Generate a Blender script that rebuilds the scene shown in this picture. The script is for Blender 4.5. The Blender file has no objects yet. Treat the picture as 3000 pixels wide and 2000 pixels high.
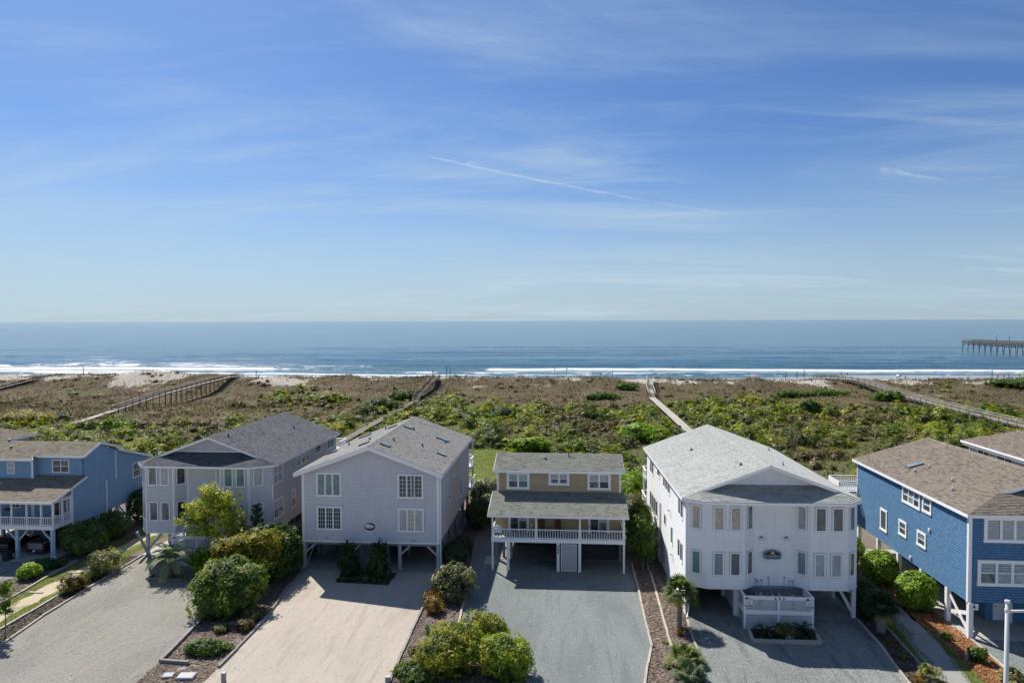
import bpy, math, random
import numpy as np
from mathutils import Vector, Matrix

random.seed(7)
RNG = np.random.default_rng(11)
SC = bpy.context.scene
COL = SC.collection
S_WORLD = 1.18          # modelled in units of 1.18 m; every top-level object is scaled at the end

# ------------------------------------------------------------------ camera, sky, sun, exposure
F_PX, CAM_H = 2050.0, 20.0
yaw, pitch, roll = math.atan(164 / F_PX), math.atan(61 / F_PX), math.radians(-0.17)
fwd = Vector((-math.sin(yaw) * math.cos(pitch), math.cos(yaw) * math.cos(pitch), -math.sin(pitch)))
rgt = Vector((math.cos(yaw), math.sin(yaw), 0))
upv = rgt.cross(fwd)
R_ = rgt * math.cos(roll) + upv * math.sin(roll)
U_ = -rgt * math.sin(roll) + upv * math.cos(roll)
cam_d = bpy.data.cameras.new('camera')
cam_d.sensor_width = 36.0
cam_d.lens = F_PX * 36.0 / 3000.0
cam_d.clip_start, cam_d.clip_end = 0.5, 120000.0
cam = bpy.data.objects.new('camera', cam_d)
COL.objects.link(cam)
cam.matrix_world = Matrix(((R_.x, U_.x, -fwd.x, 0), (R_.y, U_.y, -fwd.y, 0), (R_.z, U_.z, -fwd.z, CAM_H * S_WORLD), (0, 0, 0, 1)))
SC.camera = cam
CAMP = np.array([0, 0, CAM_H])

SC.view_settings.view_transform = 'Standard'
SC.view_settings.look = 'None'
SC.view_settings.exposure = 0.75
SC.view_settings.gamma = 1.0
SC.render.engine = 'CYCLES'
SC.cycles.max_bounces = 6
SC.cycles.diffuse_bounces = 3
SC.cycles.transparent_max_bounces = 12
SC.cycles.use_denoising = True

SUN_DIR = Vector((-0.54, 0.72, 1.0)).normalized()       # towards the sun
SUN_EL = math.asin(SUN_DIR.z)
SUN_AZ = math.atan2(SUN_DIR.x, SUN_DIR.y)
sun_d = bpy.data.lights.new('sun', 'SUN')
sun_d.energy = 4.0
sun_d.angle = math.radians(0.53)
sun_d.color = (1.0, 0.95, 0.87)
sun = bpy.data.objects.new('sun', sun_d)
COL.objects.link(sun)
sun.rotation_euler = SUN_DIR.to_track_quat('Z', 'Y').to_euler()
sun.location = (-60, 80, 120)

W = bpy.data.worlds.new('World')
SC.world = W
W.use_nodes = True
wt = W.node_tree
wt.nodes.clear()
def wn(t, **k):
    n = wt.nodes.new(t)
    for a, b in k.items():
        setattr(n, a, b)
    return n
def wmath(op, a, b=None, clamp=False):
    n = wn('ShaderNodeMath', operation=op, use_clamp=clamp)
    for i, v in enumerate((a, b)):
        if v is None: continue
        if isinstance(v, (int, float)): n.inputs[i].default_value = v
        else: wt.links.new(v, n.inputs[i])
    return n.outputs[0]
w_out = wn('ShaderNodeOutputWorld')
w_bg = wn('ShaderNodeBackground')
w_bg.inputs['Strength'].default_value = 0.105
sky = wn('ShaderNodeTexSky', sky_type='NISHITA')
sky.sun_disc = False
sky.sun_elevation = SUN_EL
sky.sun_rotation = SUN_AZ
sky.altitude = 20.0
sky.air_density = 1.0
sky.dust_density = 0.6
sky.ozone_density = 3.0
tint = wn('ShaderNodeMix', data_type='RGBA', blend_type='MULTIPLY')
tint.inputs[0].default_value = 1.0
tint.inputs[7].default_value = (0.285, 0.395, 0.56, 1)
wt.links.new(sky.outputs[0], tint.inputs[6])
# thin cirrus, laid out over the dome by direction
tc = wn('ShaderNodeTexCoord')
sep = wn('ShaderNodeSeparateXYZ')
wt.links.new(tc.outputs['Generated'], sep.inputs[0])
den = wmath('ADD', wmath('MAXIMUM', sep.outputs[2], 0.0), 0.12)
cx = wmath('DIVIDE', sep.outputs[0], den)
cy = wmath('DIVIDE', sep.outputs[1], den)
comb = wn('ShaderNodeCombineXYZ')
wt.links.new(cx, comb.inputs[0]); wt.links.new(cy, comb.inputs[1])
def cirrus(rot, sx, sy, scale, detail, rough, lo, hi, dist=0.6, off=(0, 0, 0)):
    m = wn('ShaderNodeMapping')
    m.inputs['Rotation'].default_value = (0, 0, math.radians(rot))
    m.inputs['Scale'].default_value = (sx, sy, 1)
    m.inputs['Location'].default_value = off
    wt.links.new(comb.outputs[0], m.inputs[0])
    n = wn('ShaderNodeTexNoise')
    n.inputs['Scale'].default_value = scale
    n.inputs['Detail'].default_value = detail
    n.inputs['Roughness'].default_value = rough
    n.inputs['Distortion'].default_value = dist
    wt.links.new(m.outputs[0], n.inputs['Vector'])
    r = wn('ShaderNodeMapRange', interpolation_type='SMOOTHSTEP')
    r.inputs[1].default_value = lo; r.inputs[2].default_value = hi
    wt.links.new(n.outputs[0], r.inputs[0])
    return r.outputs[0]
c1 = cirrus(12, 0.35, 1.0, 1.1, 7, 0.62, 0.42, 0.76)
c2 = cirrus(-18, 0.22, 1.3, 2.3, 8, 0.68, 0.50, 0.85, 1.2, (3.1, 1.7, 0))
c3 = cirrus(5, 0.5, 0.6, 0.5, 3, 0.5, 0.34, 0.66, 0.3, (7.3, 0.4, 0))
cl = wmath('MULTIPLY', wmath('ADD', c1, wmath('MULTIPLY', c2, 0.6)), c3)
hz = wn('ShaderNodeMapRange', interpolation_type='SMOOTHSTEP')
hz.inputs[1].default_value = 0.25; hz.inputs[2].default_value = 0.0
wt.links.new(sep.outputs[2], hz.inputs[0])
lft = wn('ShaderNodeMapRange', interpolation_type='SMOOTHSTEP')
lft.inputs[1].default_value = 0.35; lft.inputs[2].default_value = -0.75
wt.links.new(sep.outputs[0], lft.inputs[0])
amt = wmath('ADD', wmath('MULTIPLY', cl, 0.64), wmath('MULTIPLY', wmath('MULTIPLY', hz.outputs[0], 0.80), wmath('ADD', 0.75, wmath('MULTIPLY', c2, 0.35))), True)
amt = wmath('ADD', amt, wmath('MULTIPLY', lft.outputs[0], 0.05), True)
mixc = wn('ShaderNodeMix', data_type='RGBA')
wt.links.new(amt, mixc.inputs[0])
wt.links.new(tint.outputs[2], mixc.inputs[6])
mixc.inputs[7].default_value = (2.95, 3.72, 4.32, 1)
# contrail and small wisps, as lines over the dome: a = x / y, b = z / y for the half of the sky over the sea
yp = wmath('MAXIMUM', sep.outputs[1], 0.02)
ca, cb = wmath('DIVIDE', sep.outputs[0], yp), wmath('DIVIDE', sep.outputs[2], yp)
cab = wn('ShaderNodeCombineXYZ'); wt.links.new(ca, cab.inputs[0]); wt.links.new(cb, cab.inputs[1])
def wnoise(scale, detail, rough, sx=1.0, sy=1.0):
    m = wn('ShaderNodeMapping'); m.inputs['Scale'].default_value = (sx, sy, 1); wt.links.new(cab.outputs[0], m.inputs[0])
    n = wn('ShaderNodeTexNoise'); n.inputs['Scale'].default_value = scale; n.inputs['Detail'].default_value = detail; n.inputs['Roughness'].default_value = rough
    wt.links.new(m.outputs[0], n.inputs['Vector']); return n.outputs[0]
def wrange(v, a, b, c=0.0, d=1.0):
    r = wn('ShaderNodeMapRange', interpolation_type='SMOOTHSTEP'); wt.links.new(v, r.inputs[0])
    for i, q in enumerate((a, b, c, d)): r.inputs[i + 1].default_value = q
    return r.outputs[0]
wob1 = wmath('MULTIPLY', wmath('SUBTRACT', wnoise(28, 4, 0.6), 0.5), 0.0050)
dens_n = wnoise(60, 6, 0.65, 1.0, 4.0)
def streak(b0, k1, k2, a0, a1, w0, w1, dens):
    """b = b0 + k1 a + k2 a^2 between a0 and a1, half width w0..w1"""
    cen = wmath('ADD', wmath('ADD', wmath('MULTIPLY', ca, k1), b0), wmath('MULTIPLY', wmath('MULTIPLY', ca, ca), k2))
    d = wmath('ABSOLUTE', wmath('SUBTRACT', wmath('ADD', cb, wob1), cen))
    wid = wrange(ca, a0, a1, w0, w1)
    f = wmath('SUBTRACT', 1.0, wmath('DIVIDE', d, wid), True)
    f = wmath('MULTIPLY', f, wmath('MULTIPLY', wrange(ca, a0 - .003, a0 + .006), wrange(ca, a1 + .004, a1 - .05)))
    return wmath('MULTIPLY', wmath('MULTIPLY', f, wrange(dens_n, 0.34, 0.62, 0.22, 1.0)), dens)
st = wmath('ADD', streak(0.1903, -0.2135, 0.09, -0.195, 0.125, 0.0026, 0.0015, 0.50), streak(0.1903, -0.2135, 0.09, 0.118, 0.24, 0.002, 0.002, 0.26))
st = wmath('ADD', st, streak(0.2228, -0.02, 0.0, -0.146, -0.105, 0.0045, 0.003, 0.42))
st = wmath('ADD', st, streak(0.284, -0.187, 0.0, 0.425, 0.525, 0.0055, 0.002, 0.34))
st = wmath('ADD', st, streak(0.155, 0.062, 0.0, 0.53, 0.62, 0.002, 0.002, 0.10), True)
mixd = wn('ShaderNodeMix', data_type='RGBA')
wt.links.new(st, mixd.inputs[0]); wt.links.new(mixc.outputs[2], mixd.inputs[6])
mixd.inputs[7].default_value = (3.9, 4.5, 4.85, 1)
wt.links.new(mixd.outputs[2], w_bg.inputs['Color'])
wt.links.new(w_bg.outputs[0], w_out.inputs[0])

# ------------------------------------------------------------------ helpers: objects
WINV = {}      # object name -> world-to-local matrix of the thing it belongs to

def empty(name, loc, label, cat, group=None, rz=0.0):
    o = bpy.data.objects.new(name, None)
    o.empty_display_size = 0.3
    COL.objects.link(o)
    o.location = loc
    o['label'] = label; o['category'] = cat
    if group: o['group'] = group
    M = Matrix.Translation(Vector(loc))
    WINV[o.name] = M.inverted()
    if rz: o.rotation_euler[2] = rz
    return o

def tag(o, label, cat, group=None):
    o['label'] = label; o['category'] = cat
    if group: o['group'] = group
    return o

def link_mesh(name, me, parent=None, mat=None):
    o = bpy.data.objects.new(name, me)
    COL.objects.link(o)
    if mat is not None:
        me.materials.clear() if len(me.materials) else None
        me.materials.append(mat)
    if parent is not None:
        o.parent = parent
        WINV[o.name] = WINV[parent.name]
    return o

class MB:
    """collects faces; build() links them as ONE mesh object"""
    def __init__(s):
        s.v = []; s.f = []
    def add(s, vs, fs):
        b = len(s.v)
        s.v.extend([tuple(map(float, p)) for p in vs])
        s.f.extend([tuple(b + i for i in f) for f in fs])
        return s
    def poly(s, pts):
        return s.add(pts, [tuple(range(len(pts)))])
    def box(s, x0, y0, z0, x1, y1, z1):
        return s.add([(x0, y0, z0), (x1, y0, z0), (x1, y1, z0), (x0, y1, z0), (x0, y0, z1), (x1, y0, z1), (x1, y1, z1), (x0, y1, z1)],
                     [(0, 3, 2, 1), (4, 5, 6, 7), (0, 1, 5, 4), (1, 2, 6, 5), (2, 3, 7, 6), (3, 0, 4, 7)])
    def obox(s, c, u, v, n, du, dv, dn0, dn1):
        c, u, v, n = Vector(c), Vector(u), Vector(v), Vector(n)
        p = []
        for k in (dn0, dn1):
            for a, b in ((-1, -1), (1, -1), (1, 1), (-1, 1)):
                p.append(c + u * (a * du / 2) + v * (b * dv / 2) + n * k)
        return s.add(p, [(0, 3, 2, 1), (4, 5, 6, 7), (0, 1, 5, 4), (1, 2, 6, 5), (2, 3, 7, 6), (3, 0, 4, 7)])
    def beam(s, p, q, w, h, up=(0, 0, 1)):
        p, q = Vector(p), Vector(q)
        d = (q - p).normalized()
        side = d.cross(Vector(up))
        if side.length < 1e-4: side = d.cross(Vector((0, 1, 0)))
        side.normalize()
        u2 = side.cross(d)
        vs = []
        for e in (p, q):
            for a, b in ((-1, -1), (1, -1), (1, 1), (-1, 1)):
                vs.append(e + side * (a * w / 2) + u2 * (b * h / 2))
        return s.add(vs, [(0, 3, 2, 1), (4, 5, 6, 7), (0, 1, 5, 4), (1, 2, 6, 5), (2, 3, 7, 6), (3, 0, 4, 7)])
    def extr(s, pts, vec):
        vec = Vector(vec); n = len(pts)
        a = [Vector(p) for p in pts]; b = [p + vec for p in a]
        fs = [tuple(range(n)), tuple(range(2 * n - 1, n - 1, -1))]
        for i in range(n):
            j = (i + 1) % n
            fs.append((i, n + i, n + j, j))
        return s.add(a + b, fs)
    def tube(s, pts, rads, n=8, cap=True):
        rings = []
        pts = [Vector(p) for p in pts]
        for i, p in enumerate(pts):
            d = (pts[min(i + 1, len(pts) - 1)] - pts[max(i - 1, 0)])
            d = d.normalized() if d.length > 1e-9 else Vector((0, 0, 1))
            a = d.cross(Vector((0, 0, 1)))
            if a.length < 0.05: a = d.cross(Vector((0, 1, 0)))
            a.normalize(); b = a.cross(d)
            r = rads[i] if hasattr(rads, '__len__') else rads
            rings.append([p + (a * math.cos(t) + b * math.sin(t)) * r for t in [2 * math.pi * k / n for k in range(n)]])
        vs = [p for r in rings for p in r]
        fs = []
        for i in range(len(rings) - 1):
            for k in range(n):
                l = (k + 1) % n
                fs.append((i * n + k, i * n + l, (i + 1) * n + l, (i + 1) * n + k))
        if cap:
            fs.append(tuple(range(n - 1, -1, -1)))
            fs.append(tuple((len(rings) - 1) * n + k for k in range(n)))
        return s.add(vs, fs)
    def mesh(s, name, inv=None):
        me = bpy.data.meshes.new(name)
        vs = s.v
        if inv is not None:
            A = np.array(inv); P = np.array(vs, dtype=float).reshape(-1, 3)
            vs = (P @ A[:3, :3].T + A[:3, 3]).tolist()
        me.from_pydata(vs, [], s.f)
        return me
    def build(s, name, mat, parent=None, smooth=False):
        me = s.mesh(name, WINV[parent.name] if parent is not None else None)
        me.materials.append(mat)
        if smooth:
            me.polygons.foreach_set('use_smooth', [True] * len(me.polygons))
        return link_mesh(name, me, parent)

def np_mesh(name, V, Fq, mat, parent=None, cols=None, smooth=False, inv=None, per_face_cols=None):
    """V (n,3); Fq (m,k) faces, all with k corners"""
    V = np.asarray(V, dtype=np.float64)
    if parent is not None:
        A = np.array(WINV[parent.name]); V = V @ A[:3, :3].T + A[:3, 3]
    Fq = np.asarray(Fq, dtype=np.int32)
    m, k = Fq.shape
    me = bpy.data.meshes.new(name)
    me.vertices.add(len(V)); me.vertices.foreach_set('co', V.astype(np.float32).ravel())
    me.loops.add(m * k); me.loops.foreach_set('vertex_index', Fq.ravel())
    me.polygons.add(m)
    me.polygons.foreach_set('loop_start', np.arange(0, m * k, k, dtype=np.int32))
    me.polygons.foreach_set('loop_total', np.full(m, k, dtype=np.int32))
    if smooth: me.polygons.foreach_set('use_smooth', np.ones(m, dtype=bool))
    me.update(calc_edges=True)
    if cols is not None:
        at = me.color_attributes.new('leaf_color', 'FLOAT_COLOR', 'POINT')
        c4 = np.ones((len(V), 4), dtype=np.float32); c4[:, :3] = cols
        at.data.foreach_set('color', c4.ravel())
    me.materials.append(mat)
    return link_mesh(name, me, parent)

# ------------------------------------------------------------------ helpers: materials
def nodes_of(name):
    m = bpy.data.materials.new(name); m.use_nodes = True
    nt = m.node_tree; nt.nodes.clear()
    out = nt.nodes.new('ShaderNodeOutputMaterial')
    return m, nt, out

class NT:
    def __init__(s, name):
        s.m, s.nt, s.out = nodes_of(name)
    def n(s, t, ins=None, **k):
        x = s.nt.nodes.new(t)
        for a, b in k.items(): setattr(x, a, b)
        if ins:
            for a, b in ins.items():
                if hasattr(b, 'is_output') or isinstance(b, bpy.types.NodeSocket): s.nt.links.new(b, x.inputs[a])
                else: x.inputs[a].default_value = b
        return x
    def noise(s, vec, scale, detail=4, rough=0.6, dist=0.0):
        x = s.n('ShaderNodeTexNoise', {'Scale': scale, 'Detail': detail, 'Roughness': rough, 'Distortion': dist})
        if vec is not None: s.nt.links.new(vec, x.inputs['Vector'])
        return x.outputs[0]
    def math(s, op, a, b=None, clamp=False):
        x = s.n('ShaderNodeMath', operation=op, use_clamp=clamp)
        for i, v in enumerate((a, b)):
            if v is None: continue
            if isinstance(v, (int, float)): x.inputs[i].default_value = v
            else: s.nt.links.new(v, x.inputs[i])
        return x.outputs[0]
    def rng(s, v, a, b, c=0.0, d=1.0, smooth=True):
        x = s.n('ShaderNodeMapRange', {0: v, 1: a, 2: b, 3: c, 4: d})
        if smooth: x.interpolation_type = 'SMOOTHSTEP'
        return x.outputs[0]
    def mix(s, f, a, b, blend='MIX'):
        x = s.n('ShaderNodeMix', data_type='RGBA', blend_type=blend)
        for i, v in ((0, f), (6, a), (7, b)):
            if isinstance(v, (int, float)): x.inputs[i].default_value = v
            elif isinstance(v, tuple): x.inputs[i].default_value = (*v, 1) if len(v) == 3 else v
            else: s.nt.links.new(v, x.inputs[i])
        return x.outputs[2]
    def pos(s):
        return s.n('ShaderNodeNewGeometry').outputs['Position']
    def map(s, vec, scale=(1, 1, 1), rot=(0, 0, 0)):
        x = s.n('ShaderNodeMapping', {'Scale': scale, 'Rotation': rot})
        s.nt.links.new(vec, x.inputs[0])
        return x.outputs[0]
    def bump(s, h, strength, dist=0.02):
        return s.n('ShaderNodeBump', {'Strength': strength, 'Distance': dist, 'Height': h}).outputs[0]
    def principled(s, color, rough=0.7, normal=None, spec=0.3, **k):
        p = s.n('ShaderNodeBsdfPrincipled')
        for key, v in (('Base Color', color), ('Roughness', rough), ('Specular IOR Level', spec), *k.items()):
            if isinstance(v, tuple): p.inputs[key].default_value = (*v, 1) if len(v) == 3 else v
            elif isinstance(v, (int, float)): p.inputs[key].default_value = v
            else: s.nt.links.new(v, p.inputs[key])
        if normal is not None: s.nt.links.new(normal, p.inputs['Normal'])
        return p.outputs[0]
    def done(s, shader):
        s.nt.links.new(shader, s.out.inputs['Surface']); return s.m

def mul(c, k): return tuple(min(1, x * k) for x in c)

def piece_rand(t):
    a = t.n('ShaderNodeObjectInfo').outputs['Random']
    b = t.n('ShaderNodeNewGeometry').outputs['Random Per Island']
    return t.math('FRACT', t.math('ADD', a, b))

def piece_mat(name, c0, c1, rough=0.85, weather=None, wscale=1.2, wamt=0.5, grain=90.0, spec=0.2, c2=None):
    """material for many like pieces: each piece its own tone, plus blotches of wear"""
    t = NT(name); r = piece_rand(t); p = t.pos()
    col = t.mix(r, c0, c1)
    if c2 is not None:
        col = t.mix(t.math('GREATER_THAN', r, 0.82), col, c2)
    g = t.noise(p, grain, 2, 0.7)
    col = t.mix(t.rng(g, 0.3, 0.75, 0.0, 0.35), col, mul(c0, 0.72))
    w = t.noise(p, wscale, 6, 0.65)
    col = t.mix(t.rng(w, 0.48, 0.72, 0.0, wamt), col, weather if weather else mul(c1, 1.25))
    st = t.noise(t.map(p, (2.2, 2.2, 0.22)), 1.3, 5, 0.65)
    col = t.mix(t.rng(st, 0.50, 0.74, 0.0, 0.34), col, mul(c0, 0.72))
    return t.done(t.principled(col, rough, t.bump(g, 0.3, 0.004), spec))

def paint(name, c, rough=0.6, dirt=0.25, spec=0.3, dirtc=None, scale=2.5):
    t = NT(name); p = t.pos()
    w = t.noise(t.map(p, (1, 1, 0.35)), scale, 6, 0.7)
    f = t.noise(p, 45.0, 3, 0.6)
    col = t.mix(t.rng(w, 0.45, 0.8, 0.0, dirt), c, dirtc if dirtc else mul(c, 0.62))
    col = t.mix(t.rng(f, 0.35, 0.75, 0.0, 0.12), col, mul(c, 0.75))
    return t.done(t.principled(col, rough, t.bump(f, 0.15, 0.004), spec))

def flat(name, c, rough=0.5, spec=0.4, metal=0.0):
    t = NT(name)
    g = t.noise(t.pos(), 20.0, 3)
    return t.done(t.principled(t.mix(t.rng(g, 0.3, 0.8, 0, 0.25), c, mul(c, 0.75)), rough, None, spec, Metallic=metal))

M = {}
M['white'] = paint('white_paint', (0.85, 0.85, 0.85), 0.55, 0.18)
M['trim'] = paint('white_trim', (0.87, 0.87, 0.88), 0.5, 0.12)
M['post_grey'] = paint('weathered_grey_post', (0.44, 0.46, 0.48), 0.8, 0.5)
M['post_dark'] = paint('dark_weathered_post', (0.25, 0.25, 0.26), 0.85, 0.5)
M['post_blue'] = paint('pale_blue_post', (0.42, 0.52, 0.62), 0.7, 0.3)
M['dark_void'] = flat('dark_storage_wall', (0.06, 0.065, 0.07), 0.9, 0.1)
M['flash'] = flat('grey_window_shadow_line', (0.30, 0.31, 0.33), 0.7)
M['soffit'] = paint('soffit_board', (0.35, 0.36, 0.38), 0.8, 0.3)
M['blackmetal'] = flat('black_metal', (0.03, 0.03, 0.032), 0.5)
M['pipe_white'] = flat('white_pipe', (0.75, 0.75, 0.74), 0.5)
M['lead'] = flat('grey_flashing', (0.12, 0.12, 0.13), 0.6)
M['black'] = flat('black_print', (0.015, 0.015, 0.018), 0.6)
M['navy'] = flat('navy_print', (0.012, 0.03, 0.09), 0.5)
M['red'] = flat('red_print', (0.35, 0.02, 0.03), 0.5)
M['signwhite'] = flat('sign_white', (0.75, 0.77, 0.8), 0.5)
M['silver'] = flat('silver_print', (0.45, 0.52, 0.62), 0.4)
M['gold'] = flat('golden_print', (0.75, 0.42, 0.05), 0.5)

def glass(name, base, base2, rough=0.08, slats=0.0, spec=0.6, top=None):
    t = NT(name); p = t.pos()
    oi = t.n('ShaderNodeObjectInfo').outputs['Random']
    n = t.noise(t.map(p, (1.4, 1.4, 0.8)), 1.6, 3, 0.5, 0.8)
    f = t.math('ADD', t.rng(n, 0.35, 0.65, 0, 0.8), t.math('MULTIPLY', oi, 0.3), True)
    col = t.mix(f, base, base2)
    if slats:
        sx = t.n('ShaderNodeSeparateXYZ', {0: p}).outputs[2]
        w = t.math('FRACT', t.math('MULTIPLY', sx, slats))
        col = t.mix(t.rng(w, 0.55, 0.8, 0, 0.75), col, mul(base, 0.25))
    return t.done(t.principled(col, 0.75, None, 0.15, **{'Coat Weight': 1.0, 'Coat Roughness': rough, 'Coat IOR': 1.5}))
M['g_dark'] = glass('dark_window_glass', (0.012, 0.016, 0.02), (0.06, 0.075, 0.085))
M['g_mid'] = glass('grey_window_glass', (0.05, 0.065, 0.07), (0.20, 0.23, 0.24))
M['g_teal'] = glass('greenish_curtained_glass', (0.10, 0.19, 0.19), (0.19, 0.28, 0.28))
M['g_pale'] = glass('pale_shaded_glass', (0.42, 0.45, 0.45), (0.30, 0.34, 0.36))
M['g_cream'] = glass('cream_blind_glass', (0.45, 0.42, 0.33), (0.33, 0.31, 0.25))
M['g_slat'] = glass('dark_slatted_blind_glass', (0.16, 0.17, 0.18), (0.08, 0.085, 0.09), slats=11.0)
M['g_slat2'] = glass('pale_slatted_blind_glass', (0.36, 0.39, 0.41), (0.24, 0.27, 0.29), slats=12.0)
M['g_sky'] = glass('skylight_glass', (0.10, 0.17, 0.20), (0.20, 0.28, 0.31), 0.05)

# ------------------------------------------------------------------ helpers: cladding
def clip_poly(P, Q):
    """clip convex P by convex counter-clockwise Q, both lists of (a, b)"""
    out = P
    for i in range(len(Q)):
        (ax, ay), (bx, by) = Q[i], Q[(i + 1) % len(Q)]
        if not out: return []
        inp, out = out, []
        def side(p): return (bx - ax) * (p[1] - ay) - (by - ay) * (p[0] - ax)
        for k in range(len(inp)):
            p, q = inp[k], inp[(k + 1) % len(inp)]
            sp, sq = side(p), side(q)
            if sp >= -1e-9: out.append(p)
            if (sp > 1e-9 and sq < -1e-9) or (sp < -1e-9 and sq > 1e-9):
                f = sp / (sp - sq)
                out.append((p[0] + (q[0] - p[0]) * f, p[1] + (q[1] - p[1]) * f))
    return out

class Cladding:
    """like pieces over several faces of one thing: those that show largest are parts, the rest one joined part"""
    def __init__(s, name, mat, pw, ph, th, nmax=300, sizes=(0.8, 1.0, 1.2), seed=1, gap=0.012, rough=0.0, stuff_name=None, vg=0.016):
        s.vg = vg
        s.name, s.mat, s.pw, s.ph, s.th, s.nmax, s.gap, s.rough = name, mat, pw, ph, th, nmax, gap, rough
        s.sizes = sizes; s.rnd = random.Random(seed)
        s.full = []; s.rest = MB(); s.me = {}; s.stuff_name = stuff_name or name
    def face(s, pts, lift=0.0, row_off=0.0):
        P = [Vector(p) for p in pts]
        o = P[0]; u = (P[1] - P[0]).normalized()
        n = Vector((0, 0, 0))
        for i in range(1, len(P) - 1):
            n += (P[i] - P[0]).cross(P[i + 1] - P[0])
        n.normalize()
        v = n.cross(u)
        Q = [((p - o).dot(u), (p - o).dot(v)) for p in P]
        amin, amax = min(q[0] for q in Q), max(q[0] for q in Q)
        bmin, bmax = min(q[1] for q in Q), max(q[1] for q in Q)
        b = bmin - row_off
        Rm = Matrix((u, v, n)).transposed().to_4x4()
        mid = sum(P, Vector()) / len(P)
        facing = max(0.02, n.dot((Vector(CAMP) - mid).normalized()))
        while b < bmax - 0.01:
            b0, b1 = max(b, bmin), min(b + s.ph, bmax)
            a = amin - s.rnd.random() * s.pw
            while a < amax - 0.01:
                k = s.rnd.randrange(len(s.sizes)); w = s.pw * s.sizes[k]
                r = [(a + s.gap / 2, b + s.vg), (a + w - s.gap / 2, b + s.vg), (a + w - s.gap / 2, b + s.ph), (a + s.gap / 2, b + s.ph)]
                c = clip_poly(r, Q)
                if len(c) == 4 and all(abs(x[0] - y[0]) + abs(x[1] - y[1]) < 1e-6 for x, y in zip(c, r)):
                    pos = o + u * (a + w / 2) + v * b + n * lift
                    d = (pos - Vector(CAMP)).length
                    s.full.append((d * d / facing / w, pos, Rm, k, n, u, v))
                elif len(c) >= 3:
                    s._emit(c, o, u, v, n, lift, b)
                a += w
            b += s.ph
    def _emit(s, c, o, u, v, n, lift, b):
        m = len(c)
        ar = abs(sum(c[i][0] * c[(i + 1) % m][1] - c[(i + 1) % m][0] * c[i][1] for i in range(m))) / 2
        if ar < 0.0008: return
        lo = [o + u * q[0] + v * q[1] + n * lift for q in c]
        hi = [p + n * (s.th * (1 - 0.8 * min(1, max(0, (q[1] - b) / s.ph)))) for p, q in zip(lo, c)]
        fs = [tuple(range(m, 2 * m))] + [(i, (i + 1) % m, m + (i + 1) % m, m + i) for i in range(m)]
        s.rest.add(lo + hi, fs)
    def piece_mesh(s, k):
        if k not in s.me:
            w = s.pw * s.sizes[k] - s.gap; t = s.th
            g = s.vg; mb = MB().add([(-w / 2, g, 0), (w / 2, g, 0), (w / 2, s.ph, 0), (-w / 2, s.ph, 0), (-w / 2, g, t), (w / 2, g, t), (w / 2, s.ph, t * .2), (-w / 2, s.ph, t * .2)],
                          [(4, 5, 6, 7), (0, 1, 5, 4), (1, 2, 6, 5), (2, 3, 7, 6), (3, 0, 4, 7)])
            s.me[k] = mb.mesh(s.name); s.me[k].materials.append(s.mat)
        return s.me[k]
    def finish(s, parent):
        s.full.sort(key=lambda q: q[0])
        inv = WINV[parent.name]
        for d, pos, Rm, k, n, u, v in s.full[:s.nmax]:
            o = bpy.data.objects.new(s.name, s.piece_mesh(k))
            o.parent = parent
            o.matrix_basis = inv @ (Matrix.Translation(pos) @ Rm)
            COL.objects.link(o)
        for d, pos, Rm, k, n, u, v in s.full[s.nmax:]:
            w = s.pw * s.sizes[k] - s.gap
            c = [(-w / 2, s.vg), (w / 2, s.vg), (w / 2, s.ph), (-w / 2, s.ph)]
            s._emit(c, pos, u, v, n, 0, 0)
        if s.rest.f:
            o = s.rest.build(s.stuff_name, s.mat, parent)
            o['kind'] = 'stuff'

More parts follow.
